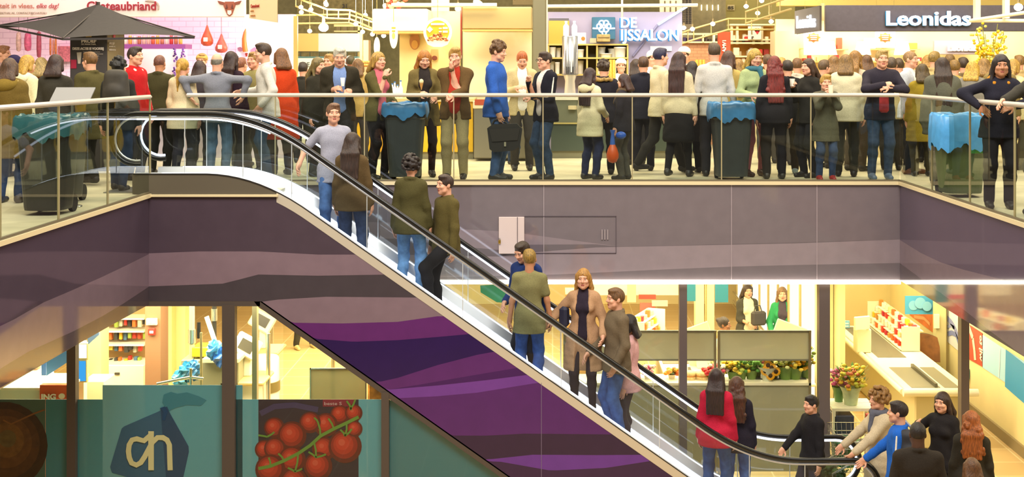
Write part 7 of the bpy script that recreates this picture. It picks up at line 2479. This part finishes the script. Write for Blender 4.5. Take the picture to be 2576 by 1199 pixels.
P_(1832, 129, 17.7, 150, 'person with brown hair in yellowish jacket right of the grey shirted man', ('jacket', '#b09a58'), ('trousers', '#4a4436'), ('long', '#4a3024', .28), female=True, lo=True)
P_(1897, 124, 16.95, 20, 'blonde woman in pale green jacket and teal scarf with a hand on the railing', ('jacket', '#9aa878'), ('tights', '#a8606a'), ('long', '#a8893c', .3), female=True, scarf='#3c6a78', hp=12, rh=(-.2, .3, 1.12), lh=(.02, .32, 1.14), shoes='#4a3024')
P_(1948, 143, 16.5, 180, 'woman with long curly red hair in black jacket seen from behind', ('jacket', '#1e1c20'), ('trousers', '#1b1a1e'), ('longcurly', '#6a201c', .52), female=True, wide=1.08)
P_(1982, 153, 17.3, 170, 'dark haired man in black jacket right of the red haired woman', ('jacket', '#1f1e1e'), ('trousers', '#3a3428'), ('short', '#2c2018'), shoes='#9ab0c0')
jc = P_(2035, 149, 16.75, -60, 'woman with long brown hair in black jacket turned left holding a cup', ('jacket', '#262420'), ('trousers', '#26262a'), ('long', '#3f2a1a', .42), female=True, rh=(-.05, .26, 1.34), curl=1.0)[1]
P_(2072, 152, 18.3, 120, 'man with short brown hair behind the blond boy', ('jacket', '#8a8270'), ('trousers', '#3a3630'), ('short', '#5a4630'), lo=True)
jb = P_(2077, 184, 16.28, 0, 'blond boy in grey coat and red shoes holding a cup with both hands', ('coat', '#5e5a4a'), ('jeans', '#38486a'), ('short', '#a8843c'), hem=.66, headk=1.12, rh=(-.05, .25, 1.46), lh=(.05, .25, 1.46), shoes='#9a2c2c', curl=1.0, H=1.37)[1]
P_(2128, 139, 16.85, 165, 'woman with light brown hair in cream fleece jacket seen from behind', ('jacket', '#d6cdaa'), ('trousers', '#33322e'), ('bob', '#7a5c30'), female=True, puffy=.015, wide=1.12)
P_(2151, 129, 17.8, 140, 'woman with tawny hair behind the cream fleece jacket', ('jacket', '#b8a890'), ('trousers', '#4a4036'), ('long', '#8a6430', .25), female=True, lo=True)
P_(2213, 136, 16.45, 0, 'man in dark navy jacket leaning his elbows on the railing with clasped hands', ('jacket', '#2a2630'), ('jeans', '#384660'), ('short', '#a58a50'), lean=9, rh=(-.02, .33, 1.28), lh=(.03, .34, 1.24), curl=1.2, H=1.72, wide=1.15, shoes='#5a6a84', rhint=(-1, 0, -.4), lhint=(1, 0, -.4))
P_(2243, 146, 17.9, 170, 'person with dark hair just behind the man with clasped hands', ('jacket', '#b8a878'), ('trousers', '#3a3630'), ('short', '#4a3a2a'), lo=True)
P_(2289, 130, 17.3, 50, 'bald man in pale denim jacket looking right near the railing corner', ('jacket', '#b6bcc4'), ('trousers', '#26242a'), ('crop', '#8a6a44'), opening=(.02, .05), shirt='#eee8dc', shoes='#7a4a24')
P_(2320, 162, 16.9, 175, 'person in mustard coat with dark hair seen from behind near the corner', ('coat', '#8a7622'), ('trousers', '#3a3420'), ('bob', '#4a3a1c'), female=True, hem=.55)
P_(2350, 131, 18.2, 130, 'man with dark blond hair behind the mustard coat', ('jacket', '#b09c6c'), ('trousers', '#3a3630'), ('short', '#8a7038'), lo=True)
P_(2371, 146, 15.6, 170, 'woman with very long dark hair in grey puffer jacket behind the side railing', ('puffer', '#57574a'), ('trousers', '#33322c'), ('long', '#33231a', .52), female=True, puffy=.02, wide=1.1, hem=.7)
P_(2402, 152, 17.8, 170, 'person with brown hair right of the very long dark hair', ('jacket', '#c8a85c'), ('trousers', '#3a3630'), ('short', '#7a5c28'), lo=True)
P_(2446, 156, 16.6, 150, 'blonde person in black and white puffer jacket near the yellow blossoms', ('puffer', '#7a766c'), ('trousers', '#33322e'), ('bob', '#b8923c'), female=True, puffy=.02)
j57 = P_(2513, 166, 13.1, -10, 'dark haired girl in navy jacket with orange lined hood leaning on the side railing', ('jacket', '#22212c'), ('trousers', '#26242a'), ('long', '#241a18', .3), skin='tan', female=True, hood='#b87a20', lean=10, rh=(-.24, .2, 1.16), lh=(.12, .24, 1.17), H=1.62, wide=1.1, rhint=(-1, 0, -.2), lhint=(1, 0, -.2))[1]
P_(2630, 120, 12.45, -70, 'person in dark coat mostly outside the right edge with one hand on the railing', ('coat', '#38352e'), ('trousers', '#242226'), ('short', '#2c2018'), rh=(-.05, .52, 1.17), H=1.7, hem=.6)
P_(2515, 138, 17.0, 160, 'person with dark blond hair behind the girl in the navy jacket', ('jacket', '#7a6a40'), ('trousers', '#3a3630'), ('short', '#6a5228'), lo=True)
P_(2550, 150, 18.0, 120, 'person in cream coat near the right edge', ('coat', '#d8c898'), ('trousers', '#4a4436'), ('bob', '#a8843c'), female=True, lo=True)
# --- heads farther back, in front of the stalls
far = ((1858, 150, 19.0, 175, '#c8a868', '#8a6a34', 'bob', 'blonde woman in tan jacket farther back right of the grey shirted man'),
       (1932, 138, 19.2, 170, '#8a7a58', '#5a4028', 'short', 'brown haired man in khaki jacket farther back by the souvenir shelf'),
       (1966, 146, 19.6, 180, '#d8c8a0', '#a8803c', 'bob', 'fair haired woman in cream coat at the chocolate counter'),
       (2005, 148, 18.8, 160, '#b8b0a0', '#6a4a2c', 'short', 'man in pale grey jacket farther back left of the brown haired woman'),
       (2098, 142, 18.9, 170, '#c8b080', '#7a5a30', 'bob', 'woman in sand coloured jacket farther back right of the blond boy'),
       (2180, 140, 19.0, 180, '#8a6a50', '#5a3c20', 'bob', 'woman in brown jacket at the chocolate counter left of the clasped hands'),
       (2262, 148, 19.2, 170, '#d8d0bc', '#4a3a28', 'short', 'dark haired man in ivory jacket farther back left of the bald man'),
       (2334, 140, 19.4, 175, '#a89468', '#9a7434', 'bob', 'tawny haired woman in khaki jacket at the chocolate counter'),
       (2390, 138, 19.0, 160, '#e0d4b0', '#6a5028', 'short', 'brown haired man in cream jacket under the smaller lilac sign'),
       (2424, 146, 18.4, 180, '#6a5a40', '#3a2a1c', 'short', 'dark haired man in brown jacket under the smaller lilac sign'),
       (2476, 148, 18.6, 170, '#c8b488', '#8a6a38', 'bob', 'woman in beige jacket in front of the blossom vase'),
       (2565, 140, 19.2, 180, '#b09868', '#7a5a2c', 'short', 'man in khaki jacket at the far right edge of the crowd'),
       (900, 150, 19.0, 180, '#a88c50', '#6a4a24', 'bob', 'woman in ochre jacket farther back by the bread counter'),
       (1600, 150, 18.9, 175, '#3a3440', '#3a2a20', 'bob', 'dark haired woman in charcoal jacket at the ice cream counter'),
       (762, 158, 19.3, 180, '#2c2a24', '#2a2018', 'short', 'dark haired man in black jacket farther back left of the cloaked woman'),
       (606, 146, 18.6, 160, '#a07a78', '#7a4a34', 'short', 'reddish haired man farther back between the black jacket and olive sweater'))
for (px, yt, d, yaw, tc, hc_, hs, l) in far:
    P_(px, yt, d, yaw, l, ('jacket', tc), ('trousers', rg.choice(('#3a3630', '#2c2a2e', '#4a4640'))), (hs, hc_), lo=True, female=hs == 'bob')

# ---------------------------------------------------------------- riders on the escalator
def step_top(x):
    sx_ = -4.0 + .4 * math.floor((x + 4.0) / .4)
    return base_z(sx_ + .38) + .005 if sx_ > -3.7 else .005


def rider(px, ytop, d, yaw, label, *a, dx=0, **k):
    x = wx(px, d)
    return P_(px, ytop, d, yaw, label, *a, z0=step_top(x + dx), **k)


R1 = rider(838, 262, 15.15, 20, 'man in grey T-shirt high on the escalator with a hand on the far handrail', ('tee', '#9a9aa8'), ('jeans', '#4a6a9c'), ('short', '#6a4a34'), sleeve='short', collar=False, rh=(-.42, .05, 1.02), lh=(.22, .1, 1.0), side=0, H=1.76)
rider(886, 312, 14.84, 175, 'woman with long brown hair in olive brown jacket over a pale cardigan on the escalator', ('jacket', '#57452a'), ('jeans', '#33415e'), ('long', '#33221a', .42), female=True, shirt='#d8d0c4', H=1.7)
rider(1034, 411, 14.95, 178, 'woman with black curly hair in olive jacket and pale jeans riding the escalator', ('jacket', '#4a4526'), ('jeans', '#6a94c4'), ('bigcurly', '#221714'), female=True, H=1.68)
rider(1122, 432, 15.02, -55, 'man in olive jacket and black trousers with red shoes stepping down the escalator', ('jacket', '#544a26'), ('trousers', '#1e1c20'), ('short', '#33211a'), shoes='#8a2430', rf=(-.1, .05, 0), lf=(.08, .28, .16), H=1.74, collar=True)
rider(1332, 597, 15.16, -40, 'dark haired man in blue jacket on the far side of the escalator bending left', ('jacket', '#24386e'), ('trousers', '#24242c'), ('short', '#33241a'), lean=8, hp=14, rh=(-.16, .26, 1.02), H=1.78)
rider(1332, 645, 14.86, 178, 'fair haired boy in olive grey T-shirt and blue jeans on the escalator', ('tee', '#7d7850'), ('jeans', '#33528e'), ('short', '#8a6c2c'), sleeve='short', collar=False, hem=.74, lh=(.27, .02, .74), H=1.70, skin='tan')
rider(1468, 699, 15.03, -8, 'woman in long beige trench coat with blonde hair facing the viewer on the escalator', ('coat', '#b08a68'), ('tights', '#2c2430'), ('long', '#a87a3c', .3), female=True, hem=.52, opening=(.012, .02), shirt='#2c2430', rh=(-.46, .14, 1.06), lh=(.26, .2, .98), H=1.72, shoes='#2a2428')
rider(1551, 728, 14.84, -70, 'brown haired man in grey brown blazer and jeans looking left on the escalator', ('jacket', '#6a5c48'), ('jeans', '#3c5c96'), ('short', '#6a4a2c'), H=1.80, rh=(-.12, .3, 1.0), lh=(.2, .1, .9), rf=(-.08, .04, 0), lf=(.08, -.02, 0))
rider(1583, 731, 15.25, -100, 'dark haired woman in pale pink top behind the man in the blazer', ('sweater', '#d8a8a8'), ('trousers', '#3a3440'), ('bob', '#241a18'), female=True, H=1.68)
rider(1802, 968, 14.82, 165, 'woman with long dark hair in bright red jacket near the foot of the escalator', ('jacket', '#b8203c'), ('jeans', '#33507e'), ('long', '#2c1a18', .4), female=True, H=1.66)
rider(1853, 995, 15.22, 170, 'woman with long brown hair in dark navy jacket near the foot of the escalator', ('jacket', '#26222e'), ('jeans', '#4a689a'), ('longcurly', '#4a2c1c', .42), female=True, H=1.64)
P_(2043, 995, 15.05, -70, 'man with black hair in dark jacket leaving the foot of the escalator', ('jacket', '#1f1d20'), ('trousers', '#2a2c3c'), ('short', '#1e1816'), z0=ZB + .013, rh=(-.1, .42, 1.0), rf=(-.1, .15, 0), lf=(.1, -.15, .02))

# ---------------------------------------------------------------- group at the lower right
P_(2212, 968, 14.75, -80, 'curly light brown haired woman in pale coat and grey scarf reaching for the trolley', ('coat', '#c0b092'), ('trousers', '#33313a'), ('bigcurly', '#8a6434'), female=True, z0=ZB, scarf='#5a5c68', hem=.6, rh=(-.18, .44, 1.0), lh=(.18, .44, 1.02), H=1.70)
P_(2262, 988, 14.0, -110, 'man in blue track jacket with white stripe and backpack reaching left', ('jacket', '#1f5cb8'), ('trousers', '#22242c'), ('short', '#241816'), z0=ZB, stripes='#e4ded0', rh=(-.14, .46, .95), H=1.76)
P_(2310, 1040, 13.0, 175, 'dark skinned man in black brown jacket seen from behind in the lower right group', ('jacket', '#2c2620'), ('trousers', '#262422'), ('crop', '#1c1412'), z0=ZB, skin='dark', H=1.80, wide=1.18, lean=2)
P_(2372, 992, 14.7, -45, 'dark haired woman in black jacket raising one hand at lower right', ('jacket', '#211e20'), ('trousers', '#221f22'), ('long', '#33231c', .3), female=True, z0=ZB, rh=(-.24, .18, 1.36), H=1.68, curl=.15)
P_(2444, 993, 13.9, 165, 'woman with long ginger hair in dark jacket at lower right', ('jacket', '#2e2a22'), ('trousers', '#2a2622'), ('longcurly', '#8a4a1c', .38), female=True, z0=ZB, H=1.68)
P_(2446, 1064, 12.6, 178, 'girl with long brown hair in cream fleece at the lower right corner', ('jacket', '#d6c8b0'), ('jeans', '#3a4a68'), ('long', '#5a3a20', .5), female=True, z0=ZB, H=1.56)
# ---------------------------------------------------------------- people inside the supermarket
P_(1880, 700, 22.0, 10, 'woman in dark jacket over a cream printed top standing at the tills', ('jacket', '#47443a'), ('trousers', '#3a3a3e'), ('long', '#3a2a20', .2), female=True, z0=ZB, H=1.68, opening=(.05, .09), shirt='#e8dcb8', rh=(-.05, .24, 1.08), lh=(.08, .24, 1.08), hem=.7)
P_(1968, 733, 21.6, -8, 'girl with long hair in green jacket at the tills', ('jacket', '#2f8a54'), ('trousers', '#33323a'), ('long', '#7a5a38', .5), female=True, z0=ZB, H=1.70, opening=(.01, .03), shirt='#4a4048', rh=(-.2, .26, 1.02), lh=(.14, .26, 1.02))
P_(1820, 782, 20.2, 70, 'cashier with dark hair in a bun seated in profile', ('shirt', '#e4e0d0'), ('trousers', '#2a2e44'), ('bun', '#2c1e16'), skin='brown', female=True, z0=ZB + .12, sit=True, H=1.70)
P_(1972, 811, 19.7, 180, 'person with brown hair bending low in front of the girl in green', ('jacket', '#b8a878'), ('trousers', '#4a4438'), ('short', '#6a4c28'), z0=ZB, H=1.22, lo=True)
P_(767, 700, 24.4, 30, 'shopper whose dark trousers show below the sloping frame on the tiled floor', ('jacket', '#4a443c'), ('trousers', '#3a362c'), ('short', '#4a3420'), z0=ZB, H=1.75, rf=(-.16, -.05, 0), lf=(.18, -.1, .0), shoes='#c8b880')
P_(92, 820, 16.75, 20, 'desk clerk in white shirt whose forearm shows under the left edge', ('shirt', '#f0ece4'), ('trousers', '#2a2c38'), ('short', '#4a3420'), z0=ZB, H=1.72, sleeve='short', rh=(.0, .38, 1.02), lh=(.1, .34, 1.0))

# ---------------------------------------------------------------- things people carry
p = wp(1268, 345, 16.15)
t = empty('laptop_bag', (p.x, p.y, p.z - .17), 'large black shoulder bag held by the man in the blue denim jacket', 'bag')
m_bag = mat('#1f1b1a', .6, 0, .1, 20)
mb = MB()
mb.poly_y([(wx(1226, 16.15), wz(322, 16.15)), (wx(1240, 16.15), wz(312, 16.15)), (wx(1300, 16.15), wz(310, 16.15)), (wx(1314, 16.15), wz(324, 16.15)), (wx(1308, 16.15), wz(368, 16.15)), (wx(1290, 16.15), wz(378, 16.15)), (wx(1242, 16.15), wz(382, 16.15)), (wx(1232, 16.15), wz(374, 16.15))], 16.09, 16.2, m_bag)
mb.build('body', t)
mb = MB(); mb.poly_y([(wx(1230, 16.1), wz(324, 16.1)), (wx(1308, 16.1), wz(322, 16.1)), (wx(1302, 16.1), wz(352, 16.1)), (wx(1238, 16.1), wz(356, 16.1))], 16.075, 16.09, mat('#2a2523', .5)); mb.build('flap', t)
mb = MB(); pb(mb, 1268, 357, 1273, 368, 16.07, .02, mat('#c8c0a8', .3, .6)); mb.build('buckle', t)
mb = MB(); mb.tube([wp(1238, 313, 16.15), wp(1244, 302, 16.15), wp(1262, 300, 16.15), wp(1276, 311, 16.15)], .012, m_bag, 8); mb.build('handle', t)
t = empty('balloon_bag', wp(1541, 408, 16.15), 'orange and blue rounded plastic bag hanging beside the girl in dark jacket', 'bag')
mb = MB(); mb.lathe([(0, 0), (.05, .015), (.078, .07), (.08, .12), (.06, .19), (.03, .25)], mat('#d0541a', .4), wp(1541, 410, 16.15), 18); mb.build('orange_body', t)
mb = MB(); mb.lathe([(.035, .24), (.03, .3), (.02, .38), (.035, .43)], mat('#3a62b8', .4), wp(1541, 410, 16.15), 14); mb.build('blue_neck', t)
mb = MB(); mb.ball(wp(1562, 340, 16.16), (.07, .05, .05), mat('#2c5cc0', .4, 0, .3, 10), 10, 7); one('blue_bag', 'crumpled blue plastic bag beside the orange bag', 'bag', mb)
# red scarf, backpack and straps
mb = MB(); p = wp(2224, 262, 16.2); mb.box(p, (.13, .06, .22), mat('#9a2028', .8, 0, .2, 20), .1, bev=.03); one('red_bag', 'small red bag hanging at the hip of the man with clasped hands', 'bag', mb)
p = wp(292, 215, 14.72)
tag(soft_bag(p, (.28, .17, .40), mat('#332e26', .7, 0, .15, 20)).build('backpack'), 'dark backpack on the person with black curly hair', 'backpack')
p = wp(2290, 1118, 13.80)
tag(soft_bag(p, (.26, .15, .34), mat('#22242c', .7, 0, .15, 20), -.5).build('backpack'), 'dark backpack on the man in the blue track jacket', 'backpack')
for (j_, c, l) in ((jc, '#f0e8d8', 'white paper cup held by the woman in black jacket with long brown hair'), (jb, '#e8dcc0', 'pale cup held by the blond boy in grey coat')):
    mb = MB(); q = world_of(j_, j_['wR'] + NP((.05, -.06, .06))); mb.lathe([(.028, -.05), (.036, .05), (.036, .052), (.03, .05)], mat(c, .5), q, 16); one('paper_cup', l, 'cup', mb)
mb = MB(); mb.ball(wp(1060, 205, 16.52), (.03, .03, .035), mat('#e8d8a0', .6), 10, 7); mb.lathe([(.006, -.1), (.026, -.01)], mat('#c89048', .6), wp(1060, 207, 16.52), 10); one('ice_cone', 'small ice cream cone held by the ginger haired woman', 'ice cream', mb)
mb = MB(); q = wp(862, 205, 16.15); mb.lathe([(.02, -.06), (.03, .05), (.0, .05)], mat('#e8e0d0', .4), q, 12); one('snack_cup', 'small pale snack cup held by the grey haired man', 'cup', mb)
mb = MB(); mb.box(wp(1419, 795, 15.06), (.12, .14, .26), mat('#22243a', .6), .2, bev=.04); one('handbag', 'dark blue handbag on the arm of the woman in the trench coat', 'handbag', mb)
t = empty('handbag', wp(1906, 795, 21.5), 'dark handbag hanging from the arm of the woman in the printed top', 'handbag')
mb = MB(); mb.box(wp(1908, 800, 21.5), (.26, .12, .24), mat('#3a3430', .6), .3, bev=.03); mb.build('body', t)
mb = MB(); mb.tube([wp(1896, 788, 21.5), wp(1900, 768, 21.5), wp(1912, 768, 21.5), wp(1918, 788, 21.5)], .01, mat('#3a3430', .6), 6); mb.build('strap', t)
# floor standing clipboard table near the left railing
t = empty('leaflet_stand', (-5.11, 13.2, 0), 'tilted clear leaflet stand above the left railing', 'stand')
c = wp(182, 240, 13.2)
R = Matrix.Rotation(-.9, 3, 'X') @ Matrix.Rotation(.0, 3, 'Y')
mb = MB(); mb.box(c, (.42, .012, .26), film('#7a7c80', .7, .15), rot=R); mb.build('tray', t)
mb = MB(); mb.tube([(c.x, c.y, 0), (c.x, c.y, c.z - .03)], .015, m_chr, 8); mb.build('pole', t)
mb = MB(); mb.lathe([(.10, 0), (.10, .015), (0, .015)], m_chr, (c.x, c.y, 0), 20); mb.build('base', t)
